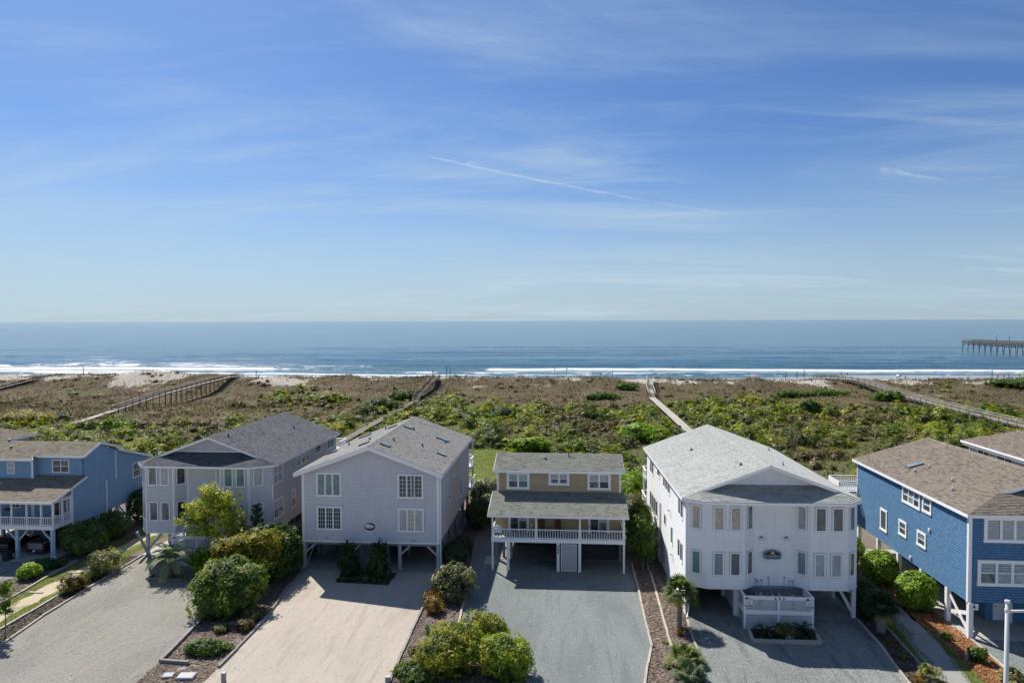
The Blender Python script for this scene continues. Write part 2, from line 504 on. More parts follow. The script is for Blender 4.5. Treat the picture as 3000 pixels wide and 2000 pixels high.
# ------------------------------------------------------------------ helpers: house parts
Z = Vector((0, 0, 1))
def window(parent, c, u, w, h, cols=1, sash=False, panes=('g_dark',), case=0.11, grid=None, trim='trim', depth=0.055, label=None):
    """c centre on the wall face, u along the wall (outward normal = u x z)"""
    c, u = Vector(c), Vector(u).normalized(); n = u.cross(Z)
    mb = MB()
    def bx(a, b, du, dv, d0=0.0, d1=depth): mb.obox(c + u * a + Z * b, u, Z, n, du, dv, d0, d1)
    bx(0, h / 2 - case / 2, w, case); bx(0, -h / 2 + case / 2, w + 0.06, case, 0, depth + 0.02)
    bx(-w / 2 + case / 2, 0, case, h - 2 * case); bx(w / 2 - case / 2, 0, case, h - 2 * case)
    iw = w - 2 * case
    mw = case * 0.75
    for k in range(1, cols):
        bx(-iw / 2 + iw * k / cols, 0, mw, h - 2 * case, 0, depth - 0.01)
    f = mb.build('window', M[trim], parent)
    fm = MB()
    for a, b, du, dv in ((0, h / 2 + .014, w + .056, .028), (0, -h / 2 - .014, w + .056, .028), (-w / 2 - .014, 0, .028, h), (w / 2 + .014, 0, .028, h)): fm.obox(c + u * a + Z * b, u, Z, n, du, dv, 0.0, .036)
    fm.build('window_shadow_line', M['flash'], f)  # grey strips round the casing paint its shadow outline
    if label: f['label'] = label
    pw = (iw - (cols - 1) * mw) / cols
    ih = h - 2 * case
    for k in range(cols):
        a = -iw / 2 + pw / 2 + k * (iw + mw) / cols
        m = panes[k % len(panes)]
        if sash:
            for q, sg in enumerate((1, -1)):
                mm = m if isinstance(m, str) else m[q]
                MB().obox(c + u * a + Z * (sg * (ih / 4 + 0.01)), u, Z, n, pw, ih / 2 - 0.02, 0.0, 0.022 + 0.008 * q).build('pane', M[mm], f)
            MB().obox(c + u * a, u, Z, n, pw, 0.05, 0.0, 0.042).build('sash_bar', M[trim], f)
        else:
            mm = m if isinstance(m, str) else m[0]
            MB().obox(c + u * a, u, Z, n, pw, ih, 0.0, 0.026).build('pane', M[mm], f)
        if grid and (grid is not True) and (k in grid.get('cols', range(9))):
            g = MB(); gx, gy = grid['n']
            for i in range(1, gx): g.obox(c + u * (a - pw / 2 + pw * i / gx), u, Z, n, 0.022, ih, 0.0265, 0.036)
            for j in range(1, gy): g.obox(c + Z * (-ih / 2 + ih * j / gy) + u * a, u, Z, n, pw, 0.022, 0.0268, 0.0352)
            g.build('muntin_grid', M[trim], f)
    return f

def text_on(parent, body, loc, size, u=(1, 0, 0), mat='black', name='lettering', up=(0, 0, 1), bold=0.0, depth=0.004):
    cu = bpy.data.curves.new(name, 'FONT')
    cu.body = body; cu.size = size; cu.align_x = 'CENTER'; cu.align_y = 'CENTER'; cu.extrude = depth; cu.offset = bold
    tmp = bpy.data.objects.new(name, cu); COL.objects.link(tmp)
    dg = bpy.context.evaluated_depsgraph_get()
    me = bpy.data.meshes.new_from_object(tmp.evaluated_get(dg))
    bpy.data.objects.remove(tmp)
    me.materials.clear(); me.materials.append(M[mat])
    o = bpy.data.objects.new(name, me); COL.objects.link(o)
    u = Vector(u).normalized(); up = Vector(up).normalized(); n = u.cross(up)
    Mx = Matrix.Translation(Vector(loc)) @ Matrix((u, up, n)).transposed().to_4x4()
    if parent is not None:
        o.parent = parent; o.matrix_basis = WINV[parent.name] @ Mx; WINV[o.name] = WINV[parent.name]
    else: o.matrix_basis = Mx
    return o

def lattice(parent, c, u, n, w, h, step=0.11, sw=0.035, mat='trim', name='lattice_slat', th=0.012, both=True, v=Z):
    """diagonal slats, each a part, inside a w x h panel centred at c"""
    c, u, n, v = Vector(c), Vector(u).normalized(), Vector(n).normalized(), Vector(v)
    box = [(-w / 2, -h / 2), (w / 2, -h / 2), (w / 2, h / 2), (-w / 2, h / 2)]
    for q, sg in enumerate((1, -1) if both else (1,)):
        L = w + h; k = -L / 2
        while k < L / 2:
            s = sw * 0.7071
            # strip along direction (1, sg)
            a0 = (k - h / 2 * sg * -1, 0)
            p = [(-h + k - s, -h), (-h + k + s, -h), (h + k + s, h), (h + k - s, h)] if sg == 1 else [(h + k - s, -h), (h + k + s, -h), (-h + k + s, h), (-h + k - s, h)]
            cc = clip_poly(p, box)
            if len(cc) >= 3:
                MB().extr([c + u * a + v * b + n * (q * th) for a, b in cc], n * (th * 0.95)).build(name, M[mat], parent)
            k += step * 1.41421
    return

def railing(parent, p, q, h=0.8, step=0.2, post=False, mat='trim', bal=0.04, z0=0.12, name='baluster', top=0.1, individual=True, skirt=0.0):
    """white deck rail from p to q (deck level)"""
    p, q = Vector(p), Vector(q); d = q - p; L = d.length; u = d.normalized()
    MB().beam(p + Z * (h - 0.03), q + Z * (h - 0.03), top, 0.06).build('handrail', M[mat], parent)
    MB().beam(p + Z * z0, q + Z * z0, 0.06, 0.06).build('bottom_rail', M[mat], parent)
    n = max(1, int(round(L / step)))
    mb = MB()
    for i in range(n):
        a = p + u * (L * (i + 0.5) / n)
        t = MB() if individual else mb
        t.beam(a + Z * (z0 + 0.031), a + Z * (h - 0.061), bal, bal, u)
        if individual: t.build(name, M[mat], parent)
    if not individual:
        o = mb.build(name, M[mat], parent); o['kind'] = 'stuff'

def roof_pipe(roof, p, h=0.28, mat='pipe_white', r=0.05):
    p = Vector(p)
    f = MB().tube([p + Z * -0.05, p + Z * 0.10], [0.16, r + 0.01], 10).build('vent_flashing', M['lead'], roof)
    MB().tube([p + Z * 0.101, p + Z * h], [r, r], 10).build('vent_pipe', M[mat], roof)

def skylight(roof, p, u, v, n, w, l):
    MB().obox(p, u, v, n, w, l, 0.0, 0.10).build('skylight', M['lead'], roof)
    MB().obox(p, u, v, n, w - 0.08, l - 0.08, 0.101, 0.115).build('skylight_pane', M['g_sky'], roof)
# ================================================================== GROUND, DUNES, SEA
def sstep(a, b, x):
    t = np.clip((x - a) / (b - a), 0, 1); return t * t * (3 - 2 * t)
_ph = RNG.random((40, 3)) * 6.283
def lump(x, y, f, seed=0, oct=4):
    """smooth pseudo-noise, about -1..1"""
    r = np.zeros_like(np.asarray(x, dtype=float)); a = 1.0; tot = 0
    for o in range(oct):
        k = (seed * 5 + o * 3) % 36
        q = f * (1.93 ** o)
        th = _ph[k, 0] + o * 1.3
        u = x * math.cos(th) + y * math.sin(th); v = -x * math.sin(th) + y * math.cos(th)
        r += a * (np.sin(q * u + _ph[k + 1, 0] + 1.7 * np.sin(q * .61 * v + _ph[k + 2, 1])) * np.cos(q * .83 * v + _ph[k + 3, 2] + 1.1 * np.sin(q * .47 * u)))
        tot += a; a *= .55
    return r / tot * 1.5
SEA_Z = -2.5
def ground_z(x, y):
    x = np.asarray(x, dtype=float); y = np.asarray(y, dtype=float)
    back = sstep(80, 105, y)
    z = back * (0.35 + 0.45 * lump(x, y, .09, 1)) * (1 - sstep(185, 215, y) * .3)
    z = z + sstep(150, 185, y) * (.5 + .35 * lump(x, y, .16, 2))
    crest = 204 + 3 * lump(x, y * 0, .035, 3) - 8 * sstep(-50, -105, x)
    d = (y - crest)
    ridge = np.exp(-(np.where(d < 0, d / 13.0, d / 9.0)) ** 2)
    left = sstep(-40, -120, x)
    hgt = 2.95 + .35 * lump(x, y * .1, .06, 4) + .34 * lump(x, y * .25, .22, 5) - .25 * sstep(40, 120, x) + 1.0 * left
    z = z * (1 - ridge * .6) + ridge * hgt
    # the bare bluff by the long boardwalk
    bl = np.exp(-((x + 123) / 9.0) ** 2) * np.exp(-((y - 197) / 6.0) ** 2)
    z = z + bl * (.75 + .25 * lump(x, y, .4, 6))
    beach = sstep(218, 240, y)
    zb = -0.9 - (y - 235) * (0.043 - 0.016 * sstep(30, 130, x))
    z = z * (1 - beach) + zb * beach
    z = np.where(y > 345, np.maximum(zb, -6), z)
    z = np.where(y < 80, 0.0, z)
    return z

def sand_mask(x, y):
    """how bare the sand is, 0..1"""
    crest = 204 + 3 * lump(x, y * 0, .035, 3) - 8 * sstep(-50, -105, x)
    d = y - crest
    cr = np.exp(-((d + 3) / 7.5) ** 2)
    m = cr * (.30 + .85 * lump(x, y * .6, .17, 7)) + .25 * np.exp(-((y - 188) / 16.0) ** 2) * np.clip(lump(x * .6, y * 2.2, .16, 8), 0, 1) * 2
    bl = np.exp(-((x + 124) / 9.0) ** 2) * np.exp(-((y - 192) / 6.0) ** 2)
    m = m + 1.3 * bl * (.8 + .5 * lump(x, y, .5, 6))
    m = np.where(d > 8, np.maximum(m, sstep(8, 13, d)), m)
    return np.clip(m, 0, 1)

EDGE_X = [-215, -95, -70, -47, -31, -5, 14, 37, 56, 73, 97, 190]
EDGE_Y = [118, 126, 130, 142, 168, 159, 157, 176, 162, 152, 163, 172]
def scrub_density(x, y):
    edge = np.interp(x, EDGE_X, EDGE_Y) + 5 * lump(x, y * 0, .07, 23)
    c = sstep(edge + 5, edge - 6, y)
    patch = (lump(x, y, .075, 24) * 1.4 > .62) & (y < 186)
    mid = np.exp(-((x + 64) / 13.0) ** 4) * np.exp(-((y - 169) / 15.0) ** 4)
    c = np.maximum(c, .5 * patch); c = np.maximum(c, mid * np.clip(.55 + .9 * lump(x, y, .14, 26), 0, 1))
    rt = np.exp(-((x - 99) / 14.0) ** 2) * np.exp(-((y - 193) / 6.0) ** 2)
    c = np.maximum(c, rt * np.clip(.4 + lump(x, y, .2, 26), 0, 1))
    return np.maximum(c, .24 * ((lump(x, y, .17, 28) + .5 * lump(x, y, .5, 33)) > .25) * (y < 209))

def grid(xs, ys):
    X, Y = np.meshgrid(xs, ys)
    V = np.stack([X.ravel(), Y.ravel(), np.zeros(X.size)], 1)
    nx, ny = len(xs), len(ys)
    i = np.arange((ny - 1) * (nx - 1)); r = i // (nx - 1); c = i % (nx - 1)
    a = r * nx + c
    return V, np.stack([a, a + 1, a + nx + 1, a + nx], 1)

# ground material: sandy soil and leaf litter between the houses, dune growth and bare sand towards the sea
t = NT('sandy_ground'); p = t.pos()
vc = t.n('ShaderNodeVertexColor', layer_name='leaf_color').outputs[0]
bare = t.n('ShaderNodeSeparateColor', {0: vc}).outputs[0]
litter = t.n('ShaderNodeSeparateColor', {0: vc}).outputs[1]
n1 = t.noise(p, .35, 8, .7); n2 = t.noise(p, 5.0, 6, .7); n3 = t.noise(p, 38.0, 3, .7)
soil = t.mix(t.rng(n2, .35, .65), (.105, .082, .070), (.23, .185, .155))
soil = t.mix(t.rng(n3, .45, .75, 0, .6), soil, (.36, .31, .27))
soil = t.mix(t.rng(n1, .50, .68, 0, .45), soil, (.30, .26, .20))
dune = t.mix(t.rng(n1, .40, .62), (.085, .062, .040), (.13, .102, .058))
dune = t.mix(t.rng(n2, .45, .72, 0, .6), dune, (.20, .16, .108))
n4 = t.noise(t.map(p, (1, .35, 1)), .55, 8, .72, .6)
b2 = t.rng(t.math('ADD', bare, t.math('MULTIPLY', t.math('SUBTRACT', n4, .5), 1.9)), .42, .62)
sand = t.mix(t.rng(n2, .3, .7), (.31, .28, .235), (.46, .42, .36))
und = t.n('ShaderNodeSeparateColor', {0: vc}).outputs[2]
dune = t.mix(und, dune, t.mix(t.rng(n2, .35, .65), (.055, .07, .022), (.13, .135, .05)))
base = t.mix(litter, dune, soil)
colr = t.mix(b2, base, sand)
t.done(t.principled(colr, .95, t.bump(t.math('ADD', n2, t.math('MULTIPLY', n3, .5)), .7, .06), .1))
M['ground'] = t.m
xs = np.concatenate([[-40000, -8000, -2000, -700, -420], np.arange(-330, 331, 3.0), [420, 700, 2000, 8000, 40000]])
ys = np.concatenate([[-9000, -1500, -300, -80, 0, 20, 36], np.arange(42, 84, 3.0), np.arange(84, 250, 1.5), np.arange(252, 352, 4.0), [380, 460]])
V, Fq = grid(xs, ys)
V[:, 2] = ground_z(V[:, 0], V[:, 1])
V[:, 2] = np.where(V[:, 1] < 80, -.004, V[:, 2])
bm_ = sand_mask(V[:, 0], V[:, 1]); bm_ = np.where(V[:, 1] < 90, 0, bm_); bm_ = np.where(V[:, 1] > 225, 1, bm_); bm_ = np.where(V[:, 1] < 37, .95, bm_)  # unseen near ground set to pale sand to bounce light onto the fronts
lm = 1 - sstep(80, 95, V[:, 1])
g = np_mesh('ground', V, Fq, M['ground'], cols=np.stack([bm_, lm, scrub_density(V[:, 0], V[:, 1])], 1), smooth=True)
g['kind'] = 'structure'

# wet beach
t = NT('wet_sand'); p = t.pos()
n = t.noise(t.map(p, (.15, 1, 1)), .25, 6, .6, .5)
yv = t.n('ShaderNodeSeparateXYZ', {0: p}).outputs[1]
wet = t.rng(t.math('ADD', yv, t.math('MULTIPLY', n, 22)), 262 * S_WORLD, 282 * S_WORLD)
t.done(t.principled(t.mix(wet, (.50, .45, .37), (.27, .25, .22)), t.rng(wet, 0, 1, .9, .16), t.bump(t.noise(p, 3.0, 4), .15, .03), .4))
M['wet_sand'] = t.m
xs2 = np.arange(-420, 421, 12.0); ys2 = np.arange(230, 330, 4.0)
V, Fq = grid(xs2, ys2); V[:, 2] = ground_z(V[:, 0], V[:, 1]) + .02
b = np_mesh('beach', V, Fq, M['wet_sand'], smooth=True); b['kind'] = 'structure'

# sea: swell rows and breakers near the shore, then out to the horizon
t = NT('sea_water'); p = t.pos()
vc = t.n('ShaderNodeVertexColor', layer_name='leaf_color').outputs[0]
sc_ = t.n('ShaderNodeSeparateColor', {0: vc})
foam0, shal = sc_.outputs[0], sc_.outputs[1]
yv = t.n('ShaderNodeSeparateXYZ', {0: p}).outputs[1]
r1 = t.noise(t.map(p, (.20, 1, 1)), .16, 6, .65, .4)
r2 = t.noise(t.map(p, (.45, 1, 1)), .9, 6, .7)
r3 = t.noise(t.map(p, (.22, 1, 1)), .035, 5, .6, .3)
far = t.rng(yv, 500, 4000)
h = t.math('ADD', t.math('MULTIPLY', r1, 1.8), t.math('ADD', t.math('MULTIPLY', r2, .7), t.math('MULTIPLY', r3, 5.2)))
fn = t.noise(t.map(p, (.22, 1, 1)), .36, 9, .70, .9)
foam = t.rng(t.math('ADD', foam0, t.math('MULTIPLY', t.math('SUBTRACT', fn, .5), 2.1)), .42, .68)
deep = t.mix(t.rng(r3, .35, .65), (.010, .058, .100), (.040, .122, .165))  # light and dark bands of the swell put into the water colour
col = t.mix(shal, deep, (.075, .135, .125))
bn = t.n('ShaderNodeBump', {'Strength': .46, 'Distance': .8, 'Height': h}).outputs[0]
wat = t.principled(col, .13, bn, .5, IOR=1.33)
fo = t.principled((.66, .69, .70), .8, bn, .2)
mx = t.n('ShaderNodeMixShader', {0: foam}); t.nt.links.new(wat, mx.inputs[1]); t.nt.links.new(fo, mx.inputs[2])
t.done(mx.outputs[0])
M['sea'] = t.m
xs3 = np.concatenate([[-60000, -9000, -2500, -1000, -600], np.arange(-420, 421, 1.6), [600, 1000, 2500, 9000, 60000]])
ys3 = np.concatenate([np.arange(248, 420, .75), np.arange(421, 620, 2.0), np.arange(630, 1400, 14.0), np.geomspace(1420, 90000, 30)])
V, Fq = grid(xs3, ys3)
x, y = V[:, 0], V[:, 1]
wob = 7 * lump(x, y * 0, .012, 9, 3)
def row(y0, w, amp, sx, sd, cut, tilt=0.0):
    """one breaking wave: a steep front towards the shore, broken up along its length"""
    c = y0 + wob * .8 + 3.5 * lump(x, y * 0, .03, sd) + 1.1 * lump(x, y * 0, .16, sd + 2, 3) + tilt * x
    d = y - c
    prof = np.where(d < 0, np.exp(-(d / (w * .45)) ** 2), np.exp(-(d / (w * 1.5)) ** 2))
    al = np.clip((lump(x, y * 0, sx, sd + 1, 3) + .35 * lump(x, y * 0, .11, sd + 3, 3) - cut) * 1.7, 0, 1) * .9
    return c, d, prof, al
zz = np.zeros_like(x); foam = np.zeros_like(x)
left = sstep(60, -140, x)
shore = 258 + 32 * sstep(30, 130, x) + .5 * wob + 2.0 * lump(x, y * 0, .05, 12)
for (y0, w, amp, sx, sd, cut, fo_, tr) in ((277, 1.8, .25, .020, 11, -.2, 1.0, 2.4), (288, 1.8, .25, .020, 13, -.5, 1.0, 2.6), (299, 2.2, .35, .016, 12, -.3, 1.0, 3.5), (319, 3.0, .65, .014, 14, -.75, 1.0, 8.0), (337, 3.2, .8, .012, 15, -.15, .95, 7.0), (353, 3.6, .9, .011, 16, .2, .9, 7.0), (373, 4.0, .8, .010, 17, .62, .6, 5.0), (404, 5, .7, .010, 18, .7, .5, 5.0)):
    c, d, prof, al = row(y0, w, amp, sx, sd, cut)
    al = np.clip(al + left * .35 * (y0 < 345), 0, 1)
    zz += amp * prof * (.45 + .55 * al)
    trail = np.where(d < 0, np.exp(-(d / (tr * (.6 + .4 * left))) ** 2), np.exp(-(d / (1.6)) ** 2))
    foam = np.maximum(foam, fo_ * trail * al * (y < 415) * (.55 + .45 * left if y0 < 300 else 1))
foam = np.maximum(foam, .32 * left * sstep(264, 272, y) * (1 - sstep(340, 362, y)))
foam = np.maximum(foam, .26 * sstep(shore, shore + 6, y) * (1 - sstep(320, 345, y)))
foam = np.maximum(foam, .95 * np.exp(-((y - shore - 1.2) / 1.5) ** 2))
for k in range(7):                                   # unbroken swell farther out
    y0 = 392 + 33 * k + 6 * math.sin(k * 2.1)
    c, d, prof, al = row(y0, 7 + k, .5, .009, 19 + k, .0)
    zz += .85 * np.exp(-(d / (6 + k)) ** 2) * (.35 + .65 * al)
nearm = 1 - sstep(700, 1400, y)
V[:, 2] = SEA_Z + zz * nearm
# the water sheet thins out to nothing where the beach rises through it
sh_ = np.clip((1 - sstep(300, 372, y)) * .9, 0, 1) * (.6 + .4 * np.clip(lump(x, y, .02, 20), -1, 1))
sea = np_mesh('sea', V, Fq, M['sea'], cols=np.stack([np.where(np.abs(x) < 450, foam, 0), sh_, foam * 0], 1), smooth=True)
sea['kind'] = 'structure'

# ------------------------------------------------------------------ drives, paths and beds
def gravel(name, c0, c1, c2, fleck=.25, rut=None, scale=26.0):
    t = NT(name); p = t.pos()
    a = t.noise(p, scale * .9, 4, .8); b = t.noise(p, 1.1, 7, .7); v = t.n('ShaderNodeTexVoronoi', {'Vector': p, 'Scale': scale * 1.1})
    c = t.mix(t.rng(a, .36, .64), c0, c1)
    c = t.mix(t.math('MULTIPLY', t.math('GREATER_THAN', t.n('ShaderNodeSeparateColor', {0: v.outputs['Color']}).outputs[0], 1 - fleck), .30), c, mul(c1, 1.35))
    c = t.mix(t.rng(b, .44, .70, 0, .7), c, c2)
    big = t.noise(t.map(p, (1, .45, 1)), .22, 5, .6, .5)
    c = t.mix(t.rng(big, .42, .66, 0, .5), c, mul(c0, .92))
    ru = t.noise(t.map(p, (1.6, .16, 1), (0, 0, math.radians(-8))), 1.0, 6, .62, .4)
    c = t.mix(t.rng(ru, .50, .66, 0, .78), c, rut if rut else mul(c0, .8))
    hgt = t.math('ADD', t.math('MULTIPLY', v.outputs['Distance'], .6), t.math('ADD', a, t.math('MULTIPLY', ru, 1.2)))
    t.done(t.principled(c, .95, t.bump(hgt, .6, .035), .12))
    return t.m
M['gr_pale'] = gravel('pale_gravel', (.20, .194, .174), (.318, .308, .28), (.29, .268, .225), .22, (.30, .272, .222))
M['gr_cream'] = gravel('cream_shell_gravel', (.40, .352, .298), (.485, .432, .368), (.42, .362, .298), .12, (.355, .31, .258))
M['gr_green'] = gravel('blue_grey_gravel', (.13, .148, .148), (.255, .275, .268), (.215, .228, .22), .25, (.165, .175, .17))
M['gr_blue'] = gravel('dark_blue_grey_gravel', (.15, .165, .16), (.30, .315, .30), (.22, .23, .215), .28)
M['mulch'] = gravel('brown_grey_mulch', (.085, .065, .055), (.20, .155, .13), (.15, .115, .095), .15, (.25, .20, .16), 14.0)
M['mulch_dark'] = gravel('dark_mulch', (.03, .026, .022), (.085, .07, .055), (.05, .045, .035), .1, (.06, .05, .04), 14.0)  # darker tone of the mulch
M['straw'] = gravel('orange_pine_straw', (.20, .085, .035), (.36, .175, .08), (.28, .15, .08), .15, (.30, .20, .11), 18.0)
M['path_sand'] = gravel('pale_path_sand', (.44, .37, .26), (.58, .50, .36), (.50, .42, .28), .1, (.38, .32, .2))
M['rut_sand'] = gravel('tan_rut_sand', (.235, .212, .17), (.325, .295, .24), (.28, .265, .23), .15, (.24, .22, .18), 18.0)
M['turf'] = gravel('thin_green_turf', (.085, .115, .03), (.17, .195, .06), (.25, .22, .10), .1, (.13, .15, .05), 16.0)
M['lawn'] = gravel('sunlit_lawn_soil', (.13, .16, .045), (.20, .225, .075), (.26, .23, .11), .1, (.16, .18, .06), 8.0)  # lighter yellow-green than the turf
M['walk'] = gravel('worn_grey_path', (.26, .255, .25), (.36, .355, .345), (.42, .38, .31), .15, (.32, .30, .27))

def sheet(name, pts, mat, z, wobble=0.12, sub=1.2, edge_fix=()):
    """a ground sheet with a slightly uneven outline"""
    out = []
    n = len(pts); rr = random.Random(hash(name) & 255 + int(z * 1e4))
    rr = random.Random(int(z * 1e5) + len(pts))
    for i in range(n):
        a, b = Vector((*pts[i], 0)), Vector((*pts[(i + 1) % n], 0))
        k = max(1, int((b - a).length / sub))
        nn = (b - a).cross(Z).normalized() if (b - a).length > .01 else Vector()
        for j in range(k):
            q = a.lerp(b, j / k) + nn * (rr.uniform(-1, 1) * wobble if j else 0)
            out.append((q.x, q.y, z))
    o = MB().poly(out).build(name, M[mat])
    o['kind'] = 'structure'
    return o
zS = [0.004 * k for k in range(0, 9)]
M['street'] = gravel('sunbleached_concrete_street', (.40, .385, .355), (.46, .445, .41), (.36, .35, .32), .1, (.33, .32, .30), 8.0)
o = MB().poly([(-300, 15, .004), (300, 15, .004), (300, 26, .004), (-300, 26, .004)]).build('street', M['street']); o['kind'] = 'structure'  # unseen street, made pale to bounce light onto the shaded house fronts
sheet('driveway', [(-36.2, 57), (-35.9, 47.8), (-35.6, 44.3), (-35.0, 40), (-34.4, 30), (-23.5, 30), (-23.9, 38.7), (-24.0, 40.3), (-24.4, 43.7), (-25.5, 48.5), (-28.6, 54.5), (-28.6, 57)], 'gr_pale', zS[1], .06)
sheet('driveway', [(-21.0, 54.5), (-21.0, 50.5), (-20.3, 45.4), (-20.1, 38.4), (-20.4, 30), (-9.6, 30), (-9.9, 38.2), (-10.1, 43.9), (-10.15, 48), (-10.3, 54.5)], 'gr_cream', zS[1], .04)
sheet('driveway', [(-8.4, 62.9), (-7.4, 50.3), (-7.2, 45.3), (-6.6, 45.0), (-4.0, 44), (-2, 38), (-2, 30), (3.4, 30), (4.2, 38.5), (4.6, 40.7), (5.1, 42.8), (5.1, 46.7), (5.2, 52.1), (5.2, 58.2), (4.4, 58.3), (4.4, 62.9)], 'gr_green', zS[1], .03)
sheet('driveway', [(7.95, 47.6), (7.8, 42.0), (7.65, 38.8), (7.3, 30), (16, 30), (18.3, 37), (18.6, 39.6), (18.8, 41.6), (19.1, 44.2), (19.25, 47.9)], 'gr_blue', zS[1], .03)
sheet('driveway', [(25.2, 45.7), (25.0, 42.2), (24.7, 40.0), (24.2, 30), (40, 30), (40, 45.7)], 'gr_blue', zS[1], .03)
sheet('driveway', [(-58, 54.7), (-58, 50.3), (-44.1, 50.5), (-42.6, 50.6), (-42.7, 54.7)], 'gr_blue', zS[1], .1)
sheet('driveway', [(-58, 50.3), (-58, 44), (-45, 44), (-43.6, 47.5), (-44.1, 50.5)], 'gr_pale', zS[1] - .001, .1)
sheet('garden_bed', [(-37.2, 50), (-36.8, 42.1), (-36.5, 34), (-34.7, 34), (-35.1, 40), (-35.7, 44.3), (-35.95, 47.8), (-36.4, 56.6), (-37.4, 56.5)], 'mulch_dark', zS[2], .1)
sheet('side_path', [(-40.7, 56.5), (-40.6, 50.8), (-40.2, 48.1), (-39.6, 34), (-36.6, 34), (-36.9, 42.1), (-37.3, 50), (-37.5, 68), (-40.9, 68)], 'turf', zS[2], .1)
sheet('sand_path', [(-39.6, 55), (-39.4, 50.5), (-39.3, 46), (-38.6, 34), (-37.4, 34), (-37.7, 43), (-38.2, 50), (-38.6, 58), (-38.8, 68), (-39.8, 68)], 'path_sand', zS[3], .25, .8)
sheet('garden_bed', [(-44.0, 47.6), (-42.3, 40), (-40.3, 40), (-40.4, 48), (-41.0, 53), (-41.2, 66), (-43.0, 66), (-42.9, 54.8), (-42.4, 50.8)], 'mulch', zS[2], .1)
sheet('garden_bed', [(-24.3, 43.7), (-24.0, 40.3), (-23.9, 38.7), (-20.2, 38.7), (-20.4, 45.4), (-21.1, 50.5), (-21.1, 54.3), (-21.8, 58), (-24.6, 58), (-28.5, 54.4), (-25.4, 48.5)], 'mulch', zS[2], .04)
sheet('garden_bed', [(-23.9, 38.6), (-23.8, 30), (-20.4, 30), (-20.2, 38.6)], 'mulch', zS[2], .15)
sheet('garden_bed', [(-17.8, 51.8), (-13.6, 51.5), (-13.6, 54.2), (-18.0, 54.25)], 'mulch_dark', zS[3], .08, .5)
sheet('garden_bed', [(-10.05, 48), (-10.0, 43.9), (-9.85, 38.2), (-9.6, 30), (-2.2, 30), (-2.2, 37.8), (-4.2, 43.8), (-6.7, 44.9), (-7.3, 45.3), (-7.5, 50.3), (-8.5, 62.9), (-8.5, 66), (-10.2, 66)], 'mulch', zS[2], .04)
sheet('garden_bed', [(5.25, 58), (5.25, 52.1), (5.15, 46.7), (5.15, 42.8), (4.65, 40.7), (4.25, 38.5), (3.6, 30), (6.0, 30), (6.25, 42.8), (6.4, 48.8), (6.5, 66), (5.25, 66)], 'mulch', zS[2], .04)
sheet('garden_bed', [(6.55, 66), (6.45, 48.8), (6.3, 42.8), (6.05, 30), (7.25, 30), (7.6, 38.8), (7.75, 42), (7.9, 47.4), (7.9, 66)], 'mulch', zS[3], .04)
sheet('garden_bed', [(11.5, 46.0), (11.45, 43.95), (15.5, 43.95), (15.75, 46.0)], 'mulch_dark', zS[3], .0)
sheet('garden_bed', [(19.35, 47.8), (19.15, 44.2), (18.9, 41.6), (18.7, 39.6), (17.5, 30), (19, 30), (19.9, 39.7), (20.3, 42.6), (20.6, 46.8), (21.0, 66), (19.4, 66)], 'mulch_dark', zS[2], .04)
sheet('side_path', [(20.7, 46.8), (20.4, 42.6), (20.0, 39.7), (19.1, 30), (23, 30), (23.2, 41), (23.4, 46), (23.6, 51), (22, 51)], 'turf', zS[2], .1)
sheet('grey_path', [(22.9, 56), (22.6, 51.6), (21.4, 47.2), (20.9, 43.4), (20.7, 41), (20.4, 39), (20.0, 30), (22.0, 30), (22.2, 40.2), (22.5, 41.8), (23.0, 45.8), (23.1, 48.2), (23.4, 51.4), (23.8, 56)], 'walk', zS[3], .12, .6)
sheet('pine_straw_bed', [(23.1, 51.4), (22.9, 48.2), (23.1, 45.8), (23.0, 41.8), (22.7, 38), (22.4, 30), (24.1, 30), (24.65, 40), (24.95, 42.2), (25.1, 45.6), (25.1, 66), (23.0, 66)], 'straw', zS[3], .15, .7)
# lawn follows the ground
V, Fq = grid(np.arange(-14.5, -2.9, .75), np.arange(78, 107, .75)); V[:, 2] = np.maximum(ground_z(V[:, 0], V[:, 1]), 0) + .03
o = np_mesh('lawn', V, Fq, M['lawn'], smooth=True); o['kind'] = 'structure'

for k_, (cx_, cy_, l_, w_, a_) in enumerate(((-29.6, 41.6, 1.5, .22, 1.25), (-28.1, 38.9, 1.6, .2, 1.2), (-26.4, 38.8, 1.4, .16, 1.15), (-30.6, 38.2, 1.3, .14, 1.3), (-32.0, 43.5, 1.2, .18, 1.2), (-27.2, 42.8, 1.3, .12, 1.2))):
    pts_ = []
    for q_ in range(14):
        t_ = q_ / 14 * 6.283; rr_ = 1 + .22 * math.sin(3 * t_ + k_) + .12 * math.sin(7 * t_ + 2 * k_)
        u_, v_ = math.cos(t_) * l_ * rr_, math.sin(t_) * w_ * rr_
        pts_.append((cx_ + u_ * math.cos(a_) - v_ * math.sin(a_), cy_ + u_ * math.sin(a_) + v_ * math.cos(a_)))
    sheet('sand_patch', pts_, 'rut_sand', zS[2], 0.0)
